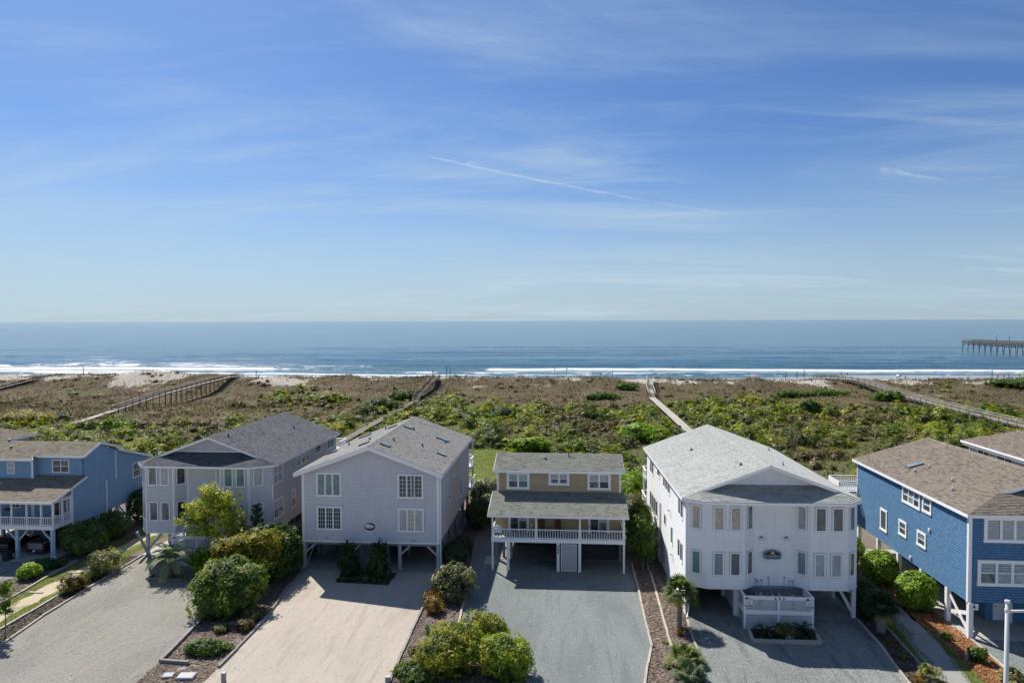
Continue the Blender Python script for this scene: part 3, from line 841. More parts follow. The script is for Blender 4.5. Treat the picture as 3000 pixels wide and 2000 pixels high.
# grass blades (nobody could count them)
def blades(name, P, hmin, hmax, w, c0, c1, lean=.35, seed=3, tip=None):
    r = np.random.default_rng(seed); n = len(P)
    a = r.random(n) * 6.283; h = hmin + (hmax - hmin) * r.random(n)
    d = np.stack([np.cos(a), np.sin(a), np.zeros(n)], 1) * (w * (.6 + .8 * r.random(n)))[:, None]
    l = r.normal(0, lean, (n, 3)) * h[:, None]; l[:, 2] = h
    V = np.stack([P - d, P + d, P + l], 1).reshape(-1, 3)
    f = np.arange(3 * n).reshape(-1, 3)
    k = r.random(n)[:, None]
    c = np.array(c0) * (1 - k) + np.array(c1) * k
    c = c * (.75 + .5 * r.random(n))[:, None]
    o = np_mesh(name, V, f, M['leaf'], cols=np.repeat(c, 3, 0))
    o['kind'] = 'stuff'
    return o
t = NT('leaf'); vc = t.n('ShaderNodeVertexColor', layer_name='leaf_color').outputs[0]
d = t.principled(vc, .55, None, .25)
tr = t.n('ShaderNodeBsdfTranslucent', {'Color': t.mix(.5, vc, (.30, .42, .05), 'MIX')})
tr2 = t.n('ShaderNodeBsdfTranslucent'); t.nt.links.new(t.mix(1.0, vc, (1.35, 1.5, .6), 'MULTIPLY'), tr2.inputs['Color'])
mx = t.n('ShaderNodeMixShader', {0: .38}); t.nt.links.new(d, mx.inputs[1]); t.nt.links.new(tr2.outputs[0], mx.inputs[2])
M['leaf'] = t.done(mx.outputs[0])
t = NT('dull_leaf'); vc = t.n('ShaderNodeVertexColor', layer_name='leaf_color').outputs[0]
M['dull_leaf'] = t.done(t.principled(vc, .8, None, .15))

t = NT('dry_grass'); vc = t.n('ShaderNodeVertexColor', layer_name='leaf_color').outputs[0]
d = t.principled(vc, .85, None, .1); tr2 = t.n('ShaderNodeBsdfTranslucent'); t.nt.links.new(vc, tr2.inputs['Color'])
mx = t.n('ShaderNodeMixShader', {0: .5}); t.nt.links.new(d, mx.inputs[1]); t.nt.links.new(tr2.outputs[0], mx.inputs[2])
M['dry_grass'] = t.done(mx.outputs[0])
def in_poly(P, poly):
    x, y = P[:, 0], P[:, 1]; c = np.zeros(len(P), bool); n = len(poly)
    for i in range(n):
        x1, y1 = poly[i]; x2, y2 = poly[(i + 1) % n]
        m = (y1 > y) != (y2 > y)
        with np.errstate(divide='ignore', invalid='ignore'):
            c ^= m & (x < (x2 - x1) * (y - y1) / (y2 - y1 + 1e-12) + x1)
    return c
def scatter(poly, n, seed):
    r = np.random.default_rng(seed); a = np.array(poly)
    P = r.random((n, 2)) * (a.max(0) - a.min(0)) + a.min(0)
    P = P[in_poly(P, poly)]
    return np.concatenate([P, np.zeros((len(P), 1))], 1)
TURF1 = [(-40.7, 62), (-40.6, 50.8), (-40.2, 48.1), (-39.6, 36), (-36.7, 36), (-36.9, 42.1), (-37.3, 50), (-37.5, 62)]
P = scatter(TURF1, 16000, 5); m = lump(P[:, 0], P[:, 1], .9, 21) + 1.2 * np.abs(P[:, 0] + 38.6 - (P[:, 1] - 46) * -.05) > .75
blades('path_grass', P[m] + [0, 0, .008], .04, .11, .018, (.10, .14, .03), (.26, .25, .08), .5, 6)
TURF2 = [(20.7, 46.8), (20.4, 42.6), (20.0, 39.7), (19.4, 34), (22.9, 34), (23.2, 41), (23.4, 46), (23.6, 51), (22, 51)]
P = scatter(TURF2, 16000, 7); cxx = 21.2 + (P[:, 1] - 38) * .14
m = np.abs(P[:, 0] - cxx) > .62 + .25 * lump(P[:, 0], P[:, 1], 1.2, 22)
blades('path_grass', P[m] + [0, 0, .012], .04, .12, .018, (.10, .16, .03), (.24, .27, .07), .5, 8)
P = scatter([(-14.5, 78), (-3, 78), (-3, 106.5), (-14.5, 106.5)], 26000, 9); P[:, 2] = np.maximum(ground_z(P[:, 0], P[:, 1]), 0) + .03
blades('lawn_grass', P, .05, .16, .03, (.13, .18, .04), (.27, .28, .09), .5, 10)

# litter chips on the mulch beds
def chips(name, polys, n, c0, c1, seed, z):
    r = np.random.default_rng(seed)
    P = np.concatenate([scatter(pl, n, seed + i) for i, pl in enumerate(polys)]); k = len(P)
    a = r.random(k) * 6.283; s = (.03 + .06 * r.random(k)) * (.42 if name == 'loose_gravel' else 1)
    u = np.stack([np.cos(a), np.sin(a), r.normal(0, .25, k)], 1) * s[:, None]; v = np.stack([-np.sin(a), np.cos(a), r.normal(0, .25, k)], 1) * (s * .45)[:, None]
    P[:, 2] = z + .012 + .02 * r.random(k)
    V = np.stack([P - u - v, P + u - v, P + u + v, P - u + v], 1).reshape(-1, 3)
    q = r.random(k)[:, None]; c = (np.array(c0) * (1 - q) + np.array(c1) * q)
    o = np_mesh(name, V, np.arange(4 * k).reshape(-1, 4), M['dull_leaf'], cols=np.repeat(c, 4, 0)); o['kind'] = 'stuff'
chips('leaf_litter', [[(-24.3, 43.7), (-23.9, 36), (-20.2, 36), (-20.4, 45.4), (-21.1, 50.5), (-25.4, 48.5)], [(-10, 48), (-9.8, 36), (-2.4, 36), (-4.2, 43.8), (-7.3, 45.3), (-7.5, 50.3)],
    [(5.2, 58), (5.15, 42.8), (4.3, 38.5), (4, 36), (6.1, 36), (6.4, 48.8), (6.5, 62)], [(6.5, 62), (6.3, 42.8), (6.2, 36), (7.5, 36), (7.75, 42), (7.9, 62)], [(-44.0, 47.6), (-42.3, 40), (-40.3, 40), (-41, 53), (-42.4, 55)]], 5200, (.06, .045, .04), (.36, .28, .22), 31, zS[3])
chips('pine_straw', [[(23.1, 51.4), (23.1, 45.8), (22.8, 36), (24.4, 36), (25.0, 42.2), (25.1, 45.6), (25.0, 56), (23.2, 56)]], 9000, (.16, .06, .02), (.44, .22, .10), 41, zS[4])
chips('dark_litter', [[(-37.2, 50), (-36.8, 42.1), (-36.6, 36), (-34.9, 36), (-35.1, 40), (-35.95, 47.8), (-36.4, 56.6)], [(19.35, 47.8), (18.9, 41.6), (18.4, 36), (19.6, 36), (20.3, 42.6), (20.6, 46.8)]], 4500, (.03, .025, .02), (.20, .16, .12), 51, zS[3])

chips('loose_gravel', [[(-36, 56), (-35.7, 44.3), (-34.6, 35), (-23.7, 35), (-24.4, 43.7), (-28.6, 54.5)]], 9000, (.12, .12, .11), (.62, .60, .54), 61, zS[1])
chips('loose_gravel', [[(-21, 54.3), (-20.3, 45.4), (-20.2, 35), (-9.8, 35), (-10.1, 43.9), (-10.3, 54.3)]], 3500, (.28, .24, .2), (.60, .54, .46), 62, zS[1])
chips('loose_gravel', [[(-8.2, 62), (-7.4, 50.3), (-6.6, 45), (-2, 38), (-2, 35), (3.9, 35), (5.1, 42.8), (5.2, 58), (4.4, 62)]], 9000, (.08, .085, .085), (.60, .62, .58), 63, zS[1])
chips('loose_gravel', [[(8, 47.5), (7.6, 35), (18.2, 35), (19.2, 47.8)]], 9000, (.08, .085, .085), (.60, .62, .58), 64, zS[1])
chips('loose_gravel', [[(25.2, 45.6), (24.4, 35), (34, 35), (34, 45.6)]], 5000, (.08, .085, .085), (.60, .62, .58), 65, zS[1])
# timber edging: each timber a part
M['timber'] = piece_mat('sunbleached_timber', (.40, .355, .29), (.52, .47, .39), .85, (.28, .25, .21), 1.5, .6, 30, .15)
M['timber_grey'] = piece_mat('grey_timber', (.24, .225, .20), (.36, .34, .31), .85, (.18, .17, .15), 1.5, .6, 30, .15)
def edging(pts, label, mat='timber', h=.13, w=.14, L=2.3, group='timber edgings of the drives and beds'):
    e = empty('timber_edging', (*pts[0], 0), label, 'garden edging', group)
    rr = random.Random(len(label))
    for a, b in zip(pts[:-1], pts[1:]):
        a, b = Vector((*a, 0)), Vector((*b, 0)); d = b - a; n = max(1, round(d.length / L)); u = d.normalized(); s = u.cross(Z)
        for i in range(n):
            p, q = a + d * (i / n) + u * .012, a + d * ((i + 1) / n) - u * .012
            hh = h * rr.uniform(.8, 1.1); off = s * rr.uniform(-.03, .03)
            MB().beam(p + off + Z * (hh / 2 - .01), q + off * -1 + Z * (hh / 2 - .01), w, hh).build('timber', M[mat], e)
edging([(-34.6, 36), (-35.0, 40), (-35.6, 44.3), (-35.85, 47.8), (-36.3, 56.6)], 'long timber edge on the left side of the widest pale gravel drive')
edging([(-36.6, 38), (-36.8, 42.1), (-37.25, 50)], 'timber edge between the sandy side path and the dark planting strip')
edging([(-40.1, 42), (-40.35, 48.1), (-40.7, 51), (-41, 55)], 'timber edge of the sandy side path, on the light blue house side')
edging([(-25.4, 48.2), (-24.4, 43.7), (-24.0, 40.3), (-23.9, 38.75), (-22.1, 38.7)], 'timber edge turning a corner round the big leafy bush bed', 'timber_grey', .2, .18)
edging([(-21.1, 54.3), (-21.0, 50.5), (-20.3, 45.4), (-20.12, 38.4)], 'dark grey timber edge on the left of the cream drive', 'timber_grey', .16)
edging([(-10.2, 51.5), (-10.1, 48), (-10.05, 43.9), (-9.88, 38.2), (-9.7, 35)], 'timber edge on the right of the cream drive', 'timber_grey', .16)
edging([(-6.9, 62.9), (-8.4, 62.85), (-7.45, 50.3)], 'thin edging round the shaded gravel beside the tan house', 'timber_grey', .1, .1)
edging([(-7.45, 50.3), (-7.22, 45.3), (-6.6, 45.05)], 'short pale L-shaped timber edge beside the pale leafy bush', 'timber')
edging([(5.2, 57.5), (5.2, 52.1), (5.12, 46.7), (5.1, 42.8), (4.62, 40.7), (4.22, 38.5), (3.9, 35)], 'kinked timber edge on the right of the blue-grey drive')
edging([(6.5, 64), (6.47, 53), (6.36, 46.8), (6.28, 42.8)], 'straight timber edge between two mulch beds beside the short palm')
edging([(7.9, 46.9), (7.78, 42), (7.6, 38.8), (7.4, 35)], 'timber edge left of the shaded drive under the white house')
edging([(19.25, 47.6), (19.1, 44.2), (18.85, 41.6), (18.65, 39.6), (18.2, 35)], 'timber edge right of the shaded drive under the white house')
edging([(20.65, 47), (20.4, 42.6), (20.0, 39.7), (19.5, 35)], 'timber edge between the dark bed and the grassy side path', 'timber_grey')
edging([(25.1, 45.4), (24.98, 42.2), (24.7, 40), (24.2, 35)], 'timber edge between the orange pine straw and the right-hand drive')
edging([(-32.55, 52.2), (-32.7, 51.4), (-29.3, 51.3)], 'dark timber edge under the feather palm', 'timber_grey', .2)
edging([(11.6, 46.05), (11.45, 43.93), (15.52, 43.93), (15.78, 46.0)], 'low timber planter frame in front of the white lattice', 'timber', .22, .2)
# ================================================================== HOUSES
def roof_mat(name, c0, c1, c2): return piece_mat(name, c0, c1, 0.92, None, 0.5, 0.25, 60.0, 0.15, c2)
M['roof_grey'] = roof_mat('grey_shingle', (0.21, 0.205, 0.195), (0.30, 0.295, 0.28), (0.17, 0.165, 0.16))
M['roof_slate'] = roof_mat('slate_blue_shingle', (0.115, 0.118, 0.132), (0.185, 0.188, 0.205), (0.08, 0.08, 0.095))
M['roof_green'] = roof_mat('green_grey_shingle', (0.23, 0.235, 0.20), (0.33, 0.335, 0.29), (0.17, 0.175, 0.15))
M['roof_pale'] = roof_mat('pale_green_grey_shingle', (0.36, 0.375, 0.35), (0.46, 0.47, 0.44), (0.30, 0.32, 0.30))
M['roof_brown'] = roof_mat('brown_shingle', (0.215, 0.18, 0.145), (0.31, 0.265, 0.215), (0.16, 0.13, 0.105))
M['roof_tan'] = roof_mat('tan_shingle', (0.26, 0.225, 0.175), (0.36, 0.315, 0.25), (0.19, 0.165, 0.13))
M['shake_mauve'] = piece_mat('mauve_grey_shake', (0.64, 0.635, 0.665), (0.695, 0.69, 0.715), 0.8, (0.56, 0.555, 0.58), 0.8, 0.3, 70, 0.2)
M['shake_grey'] = piece_mat('warm_grey_shake', (0.52, 0.50, 0.49), (0.57, 0.55, 0.54), 0.8, (0.47, 0.455, 0.45), 0.8, 0.3, 70, 0.2)
M['shake_sky'] = piece_mat('light_blue_shake', (0.24, 0.40, 0.57), (0.29, 0.46, 0.63), 0.75, (0.24, 0.38, 0.52), 0.8, 0.4, 70, 0.25)
M['shake_royal'] = piece_mat('royal_blue_shake', (0.085, 0.195, 0.345), (0.115, 0.24, 0.40), 0.75, (0.10, 0.19, 0.33), 1.0, 0.25, 70, 0.25)
M['shake_white'] = piece_mat('white_shake', (0.78, 0.78, 0.78), (0.86, 0.86, 0.86), 0.7, (0.62, 0.62, 0.6), 0.9, 0.35, 70, 0.25)
M['lap_white'] = piece_mat('white_lap_board', (0.84, 0.84, 0.85), (0.88, 0.88, 0.88), 0.6, (0.68, 0.68, 0.7), 0.7, 0.3, 70, 0.3)
M['lap_tan'] = piece_mat('tan_lap_board', (0.45, 0.345, 0.21), (0.50, 0.385, 0.24), 0.7, (0.42, 0.32, 0.2), 0.7, 0.35, 70, 0.25)
M['wall_green'] = paint('pale_green_grey_wall', (0.42, 0.44, 0.41), 0.8, 0.2)
M['concrete'] = paint('pale_concrete', (0.42, 0.41, 0.38), 0.9, 0.5, 0.15, (0.22, 0.215, 0.2), 0.8)
M['concrete_dk'] = paint('stained_concrete', (0.27, 0.27, 0.25), 0.9, 0.8, 0.15, (0.08, 0.08, 0.08), 0.7)

BACK = {}
def backing(mat):
    if mat not in M or not (mat.startswith('shake') or mat.startswith('lap')): return M[mat]
    if mat not in BACK: BACK[mat] = flat('backing_' + mat, {'shake_white': (.42, .42, .42), 'lap_white': (.5, .5, .52), 'lap_tan': (.16, .11, .06), 'shake_royal': (.02, .05, .10), 'shake_sky': (.06, .12, .2)}.get(mat, (.22, .215, .23)), .9, .1)  # darkened backing shows through the gaps as painted shadow lines between rows
    return BACK[mat]
def base_wall(parent, pts, mat, th=0.12):
    P = [Vector(p) for p in pts]
    n = (P[1] - P[0]).cross(P[2] - P[1]).normalized()
    return MB().extr(P, -n * th).build('wall', backing(mat), parent)

def roof_slab(roofmb, pts, th=0.14):
    P = [Vector(p) for p in pts]
    n = (P[1] - P[0]).cross(P[2] - P[1]).normalized()
    roofmb.extr([p - n * 0.004 for p in P], -n * th)
    return n

# ------------------------------------------------------------------ mauve-grey gable-front house
H = empty('gable_house', (-15.9, 54.8, 0), 'grey shingle house with a plain front gable and an oval sign over two junipers', 'house', 'stilt houses along the beach')
L, Rr, y0, y1, z0 = -21.5, -10.25, 54.8, 71.5, 2.2
rx, rz, sl = -15.9, 10.02, 0.365
def zr(x): return rz - abs(x - rx) * sl
sh = Cladding('wall_shingle', M['shake_mauve'], 0.24, 0.165, 0.026, 300, seed=3, gap=.006, vg=.02)
fr = [(L, y0, z0), (Rr, y0, z0), (Rr, y0, zr(Rr) - .15), (rx, y0, rz - .15), (L, y0, zr(L) - .15)]
base_wall(H, fr, 'shake_mauve'); sh.face([(x, y - 0.001, z) for x, y, z in fr])
rs = [(Rr, y0, z0), (Rr, y1, z0), (Rr, y1, zr(Rr) - .15), (Rr, y0, zr(Rr) - .15)]
base_wall(H, rs, 'shake_grey')
sh2 = Cladding('side_wall_shingle', M['shake_grey'], 0.24, 0.165, 0.026, 60, seed=4, gap=.006, vg=.02)
sh2.face([(x + 0.001, y, z) for x, y, z in rs])
base_wall(H, [(L, y1, z0), (L, y0, z0), (L, y0, zr(L) - .15), (L, y1, zr(L) - .15)], 'shake_grey')
base_wall(H, [(Rr, y1, z0), (L, y1, z0), (L, y1, zr(L) - .15), (rx, y1, rz - .15), (Rr, y1, zr(Rr) - .15)], 'shake_grey')
sh.finish(H); sh2.finish(H)
MB().box(L + .13, y0 + .13, z0, Rr - .13, y1 - .13, z0 + .12).build('floor_deck', M['soffit'], H)
xe0, xe1, yf, yb = -22.05, -9.93, 54.42, 71.95
rmb = MB()
fa = [(xe1, yf, zr(xe1)), (xe1, yb, zr(xe1)), (rx, yb, rz), (rx, yf, rz)]
fb = [(xe0, yb, zr(xe0)), (xe0, yf, zr(xe0)), (rx, yf, rz), (rx, yb, rz)]
nA = roof_slab(rmb, fa); nB = roof_slab(rmb, fb)
roof = rmb.build('roof', M['lead'], H)
rc = Cladding('roof_shingle', M['roof_grey'], 0.30, 0.145, 0.032, 300, seed=5, sizes=(0.6, 1.0, 1.4))
rc.face(fa); rc.face(fb); rc.finish(roof)
for i in range(58):
    y = yf + (yb - yf) * i / 58
    MB().add([(rx - .14, y, rz - .03), (rx, y, rz + .045), (rx + .14, y, rz - .03), (rx - .14, y + .29, rz - .045), (rx, y + .29, rz + .028), (rx + .14, y + .29, rz - .045)], [(0, 1, 4, 3), (1, 2, 5, 4), (0, 2, 1)]).build('ridge_cap', M['roof_grey'], roof)
for a in (xe0, xe1):   # rake boards on the front gable, eave boards along the sides
    MB().extr([(a, yf - .03, zr(a) - .32), (rx, yf - .03, rz - .32), (rx, yf - .03, rz - .005), (a, yf - .03, zr(a) - .005)], (0, .028, 0)).build('rake_board', M['trim'], roof)
    MB().box(min(a, a + math.copysign(.03, a - rx)), yf, zr(a) - .2, max(a, a + math.copysign(.03, a - rx)), yb, zr(a) - .02).build('eave_board', M['trim'], roof)
for x in (L + .09, Rr - .09):
    MB().box(x - .1, y0 - .03, z0 - .02, x + .1, y0 - .005, zr(x) - .3).build('corner_board', M['trim'], H)
MB().box(Rr + .02, y0 - .005, z0, Rr + .032, y0 + .12, zr(Rr) - .2).build('corner_board', M['trim'], H)
MB().box(L, y0 - .035, z0 - .06, Rr, y0 - .002, z0 + .06).build('skirt_board', M['trim'], H)
MB().tube([(Rr + .3, yf + .1, 7.72), (Rr + .1, y0 + .03, 7.5), (Rr + .1, y0 + .03, .3), (Rr + .1, y0 - .2, .08)], .045, 6).build('downspout', M['trim'], H)
window(H, (-19.26, y0, 6.83), (1, 0, 0), 2.1, 1.96, 3, panes=('g_teal',), case=.15)
window(H, (-12.565, y0, 6.79), (1, 0, 0), 2.11, 1.98, 3, panes=('g_dark',), case=.15, grid={'n': (2, 5)}, label='window with its middle casement swung open')
o = MB().obox((-12.42, y0 - .26, 6.79), (0.35, -.94, 0), Z, (-.94, -.35, 0), .52, 1.66, 0, .04).build('casement', M['trim'], H)
MB().obox((-12.42, y0 - .26, 6.79), (0.35, -.94, 0), Z, (-.94, -.35, 0), .42, 1.54, -.004, .044).build('pane', M['g_mid'], o)
window(H, (-19.235, y0, 4.10), (1, 0, 0), 2.11, 1.96, 3, panes=('g_dark',), case=.15, grid={'n': (3, 5)})
window(H, (-12.555, y0, 4.06), (1, 0, 0), 2.13, 1.96, 3, panes=('g_pale', 'g_cream', 'g_pale'), case=.15, grid={'n': (2, 5), 'cols': (1,)})
window(H, (Rr, 62.65, 6.75), (0, 1, 0), 2.2, 1.5, 3, panes=('g_dark',), case=.12)
window(H, (Rr, 65.7, 7.0), (0, 1, 0), 1.3, .84, 1, panes=('g_mid',))
window(H, (Rr, 66.2, 4.05), (0, 1, 0), 1.15, 1.75, 1, True, panes=(('g_dark', 'g_pale'),))
window(H, (Rr, 69.9, 4.15), (0, 1, 0), 1.1, 1.65, 1, True, panes=('g_dark',))
window(H, (Rr, 59.82, 4.65), (0, 1, 0), .95, .6, 1, panes=('g_mid',))
# lettering on the front
text_on(H, 'E', (-19.48, y0 - .03, 2.48), .24, name='letter')
text_on(H, 'W', (-12.33, y0 - .03, 2.42), .24, name='letter')
for (x, y, z, w, l) in ((-15.29, 65.71, 9.83, .6, .8), (-15.1, 56.62, 9.77, .6, .85), (-12.02, 66.15, 8.63, .6, 1.25), (-11.1, 60.48, 8.28, .6, .85)):
    p = Vector((x, y, rz - abs(x - rx) * sl)); v = (Vector((rx, 0, rz)) - Vector((xe1, 0, zr(xe1)))).normalized()
    skylight(roof, p + nA * .02, Vector((0, 1, 0)), v, nA, w, l)
for (x, y, l) in ((-17.2, 67.5, .85), (-20.2, 68.3, 1.3), (-17.3, 58.1, .9), (-21.3, 61.6, .9)):
    p = Vector((x, y, zr(x))); v = (Vector((rx, 0, rz)) - Vector((xe0, 0, zr(xe0)))).normalized()
    skylight(roof, p + nB * .02, Vector((0, -1, 0)), v, nB, .6, l)
for x, y in ((-14.7, 65.7), (-15.0, 59.1), (-12.85, 60.8), (-11.6, 65.3), (-18.0, 67.9), (-17.7, 61.2), (-20.5, 64.0)):
    roof_pipe(roof, (x, y, zr(x)), .26, 'lead', .07)
# under the house
for y in (54.95, 58.2, 61.5, 64.8, 68.1, 71.3):
    for x in (-21.36, -17.6, -13.5, -10.39):
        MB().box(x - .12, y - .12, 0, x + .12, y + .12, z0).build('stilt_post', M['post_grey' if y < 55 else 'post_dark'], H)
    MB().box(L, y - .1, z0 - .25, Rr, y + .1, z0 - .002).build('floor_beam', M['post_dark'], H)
for y in (54.95, 58.2, 61.5, 64.8, 68.1):
    for x in (Rr - .15, L + .15):
        MB().beam((x, y + .1, .9), (x, y + 1.3, 2.15), .06, .16).build('brace', M['post_grey'], H)
        MB().beam((x, y + 3.1, .9), (x, y + 1.9, 2.15), .06, .16).build('brace', M['post_grey'], H)
for xa, xb in ((-21.3, -20.3), (-13.4, -12.5), (-10.5, -11.4), (-17.5, -16.6)):
    MB().beam((xa, 54.9, 1.25), (xb, 54.9, 2.1), .06, .15).build('brace', M['post_grey'], H)
MB().beam((-21.3, 55.1, .1), (-21.2, 58.0, 2.1), .05, .16).build('brace', M['post_grey'], H)
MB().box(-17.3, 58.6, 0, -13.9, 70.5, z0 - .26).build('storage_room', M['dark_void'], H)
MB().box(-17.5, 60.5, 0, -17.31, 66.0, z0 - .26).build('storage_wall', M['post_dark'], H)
lattice(H, (-15.7, 55.25, 1.1), (1, 0, 0), (0, -1, 0), 2.6, 2.1, .18, .05, 'post_blue', 'lattice_slat', both=False)
# decks at the back
for z, ya, yb2 in ((4.85, 71.65, 74.0), (2.55, 71.65, 74.6)):
    MB().box(L + 1, ya, z - .14, Rr + .25, yb2, z).build('deck_floor', M['post_grey'], H)
    railing(H, (Rr + .2, ya, z), (Rr + .2, yb2, z), .85, .22)
    railing(H, (L + 1, yb2, z), (Rr + .2, yb2, z), .85, .3, individual=False)
    MB().box(Rr + .22, ya, z - .3, Rr + .26, yb2, z + .02).build('deck_fascia', M['trim'], H)
for x in (Rr + .1, -15, L + 1.2):
    MB().box(x - .09, 73.7, 0, x + .09, 73.9, 8.0 if x > -11 else 4.85).build('deck_post', M['post_grey'], H)
MB().box(L - .15, 54.3, 0.004, Rr + .2, 71.8, .03).build('carport_slab', M['concrete_dk'], H)
# oval sign
sg = empty('oval_sign', (-15.92, 54.78, 3.48), 'dark oval sign with a pale painted scene under the middle of the grey gable front', 'sign')
pts = [(-15.92 + .45 * math.cos(t), 54.782, 3.48 + .30 * math.sin(t)) for t in [i * math.pi / 16 for i in range(32)]]
MB().extr(pts[::-1], (0, -.03, 0)).build('oval_board', M['black'], sg)
ptsi = [(-15.95 + a, 54.7505, 3.50 + b) for a, b in ((-.36, .10), (-.28, .14), (-.14, .20), (.0, .18), (.14, .12), (.30, .08), (.36, .06), (.37, -.03), (.30, -.10), (.12, -.15), (-.08, -.16), (-.26, -.12), (-.33, -.02))]
MB().extr(ptsi[::-1], (0, -.012, 0)).build('painted_panel', M['signwhite'], sg)
for a, b, w, h in ((.12, .0, .26, .03), (-.14, .0, .07, .03), (0.0, -.09, .3, .02)):
    MB().box(-15.95 + a - w / 2, 54.731, 3.5 + b - h / 2, -15.95 + a + w / 2, 54.738, 3.5 + b + h / 2).build('painted_mark', M['black'], sg)

# ------------------------------------------------------------------ tan porch house (404)
H = empty('porch_house', (-.8, 55.3, 0), 'small tan house with a full-width white porch and 404 on its post', 'house', 'stilt houses along the beach')
L, Rr = -6.02, 4.42
yu, ue, ur = 59.0, 58.7, 62.2
lb = Cladding('lap_board', M['lap_tan'], 3.4, 0.125, 0.016, 300, seed=8, sizes=(.8, 1.0, 1.15), gap=.004, vg=.012)
up = [(L, yu, 5.3), (Rr, yu, 5.3), (Rr, yu, 7.3), (L, yu, 7.3)]
base_wall(H, up, 'lap_tan'); lb.face([(x, y - .001, z) for x, y, z in up])
yp = 57.2
dn = [(L, yp, 2.58), (Rr, yp, 2.58), (Rr, yp, 5.0), (L, yp, 5.0)]
base_wall(H, dn, 'lap_tan'); lb.face([(x, y - .001, z) for x, y, z in dn]); 
yb = 65.6
base_wall(H, [(Rr, yp, 2.4), (Rr, yb, 2.4), (Rr, yb, 7.2), (Rr, ur, 8.05), (Rr, yu, 7.25), (Rr, yu, 5.4), (Rr, yp, 5.0)], 'lap_tan', .1)
lw = [(L, yb, 2.4), (L, yp, 2.4), (L, yp, 5.0), (L, yu, 5.4), (L, yu, 7.25), (L, ur, 8.05), (L, yb, 7.2)]
base_wall(H, lw, 'lap_tan', .1)
lb.finish(H)
base_wall(H, [(Rr, yb, 2.4), (L, yb, 2.4), (L, yb, 7.2), (Rr, yb, 7.2)], 'lap_tan')
rmb = MB()
e0, e1 = -6.42, 4.77
f1 = [(e0, 54.85, 4.58), (e1, 54.85, 4.58), (e1 - .06, yu, 5.50), (e0 + .1, yu, 5.50)]
f2 = [(-6.32, ue, 7.33), (4.72, ue, 7.33), (4.72, ur, 8.16), (-6.32, ur, 8.16)]
f3 = [(4.72, 66.0, 7.25), (-6.32, 66.0, 7.25), (-6.32, ur, 8.16), (4.72, ur, 8.16)]
for f in (f1, f2, f3): roof_slab(rmb, f, .12)
roof = rmb.build('roof', M['lead'], H)
rc = Cladding('roof_shingle', M['roof_green'], 0.30, 0.145, 0.032, 300, seed=9, sizes=(0.6, 1.0, 1.4))
for f in (f1, f2, f3): rc.face(f)
rc.finish(roof)
for i in range(38):
    x = -6.32 + 11.04 * i / 38
    MB().add([(x, ur - .14, 8.135), (x + .29, ur - .14, 8.12), (x + .29, ur, 8.195), (x, ur, 8.21), (x, ur + .14, 8.13), (x + .29, ur + .14, 8.115)], [(0, 1, 2, 3), (3, 2, 5, 4)]).build('ridge_cap', M['roof_green'], roof)
MB().box(e0, 54.81, 4.42, e1, 54.848, 4.57).build('eave_board', M['trim'], roof)
MB().box(-6.32, 58.65, 7.14, 4.72, 58.695, 7.32).build('eave_board', M['trim'], roof)
for x in (e0, e1 - .03):
    MB().extr([(x, 54.85, 4.44), (x, yu, 5.36), (x, yu, 5.49), (x, 54.85, 4.57)], (.03, 0, 0)).build('rake_board', M['trim'], roof)
for x in (-6.35, 4.722):
    MB().extr([(x, ue, 7.14), (x, ur, 7.97), (x, ur, 8.15), (x, ue, 7.32)], (.028, 0, 0)).build('rake_board', M['trim'], roof)
roof_pipe(roof, (-1.97, 61, 7.87), .18, 'lead', .1)
roof_pipe(roof, (.07, 61.6, 8.02), .42, 'lead', .05)
MB().obox((2.77, 57.9, 5.26), (1, 0, 0), (0, .975, .22), (0, -.22, .975), .95, .32, 0, .06).build('roof_vent', M['lead'], roof)
for x in (L + .06, Rr - .06):
    MB().box(x - .08, yu - .035, 5.45, x + .08, yu - .006, 7.15).build('corner_board', M['trim'], H)
window(H, (-4.235, yu, 6.425), (1, 0, 0), 1.95, 1.49, 2, True, panes=(('g_pale', 'g_mid'), ('g_pale', 'g_teal')), case=.2)
window(H, (-.77, yu, 6.63), (1, 0, 0), 1.76, 1.12, 2, True, panes=(('g_cream', 'g_mid'), ('g_pale', 'g_mid')), case=.2)
window(H, (2.605, yu, 6.45), (1, 0, 0), 1.95, 1.48, 2, True, panes=(('g_pale', 'g_mid'), ('g_pale', 'g_dark')), case=.2)
for xc, pn in ((-4.07, ('g_dark', 'g_mid')), (2.49, ('g_dark', 'g_mid'))):
    f = MB(); w, hh = 1.72, 1.55
    for a, b, du, dv in ((-w / 2 + .1, 0, .2, hh), (w / 2 - .1, 0, .2, hh), (0, hh / 2 - .06, w - .4, .12), (0, 0, .07, hh - .12)):
        f.obox((xc + a, yp, 3.36 + b), (1, 0, 0), Z, (0, -1, 0), du, dv, 0, .06)
    d = f.build('patio_door', M['trim'], H)
    for k, a in enumerate((-.33, .33)):
        MB().obox((xc + a, yp, 3.29), (1, 0, 0), Z, (0, -1, 0), .6, 1.4, 0, .03).build('pane', M[pn[k]], d)
        if k: 
            for q in range(6): MB().obox((xc + a - .25 + q * .1, yp, 3.72), (1, 0, 0), Z, (0, -1, 0), .055, .46, .031, .036).build('curtain_fold', M['signwhite'], d)
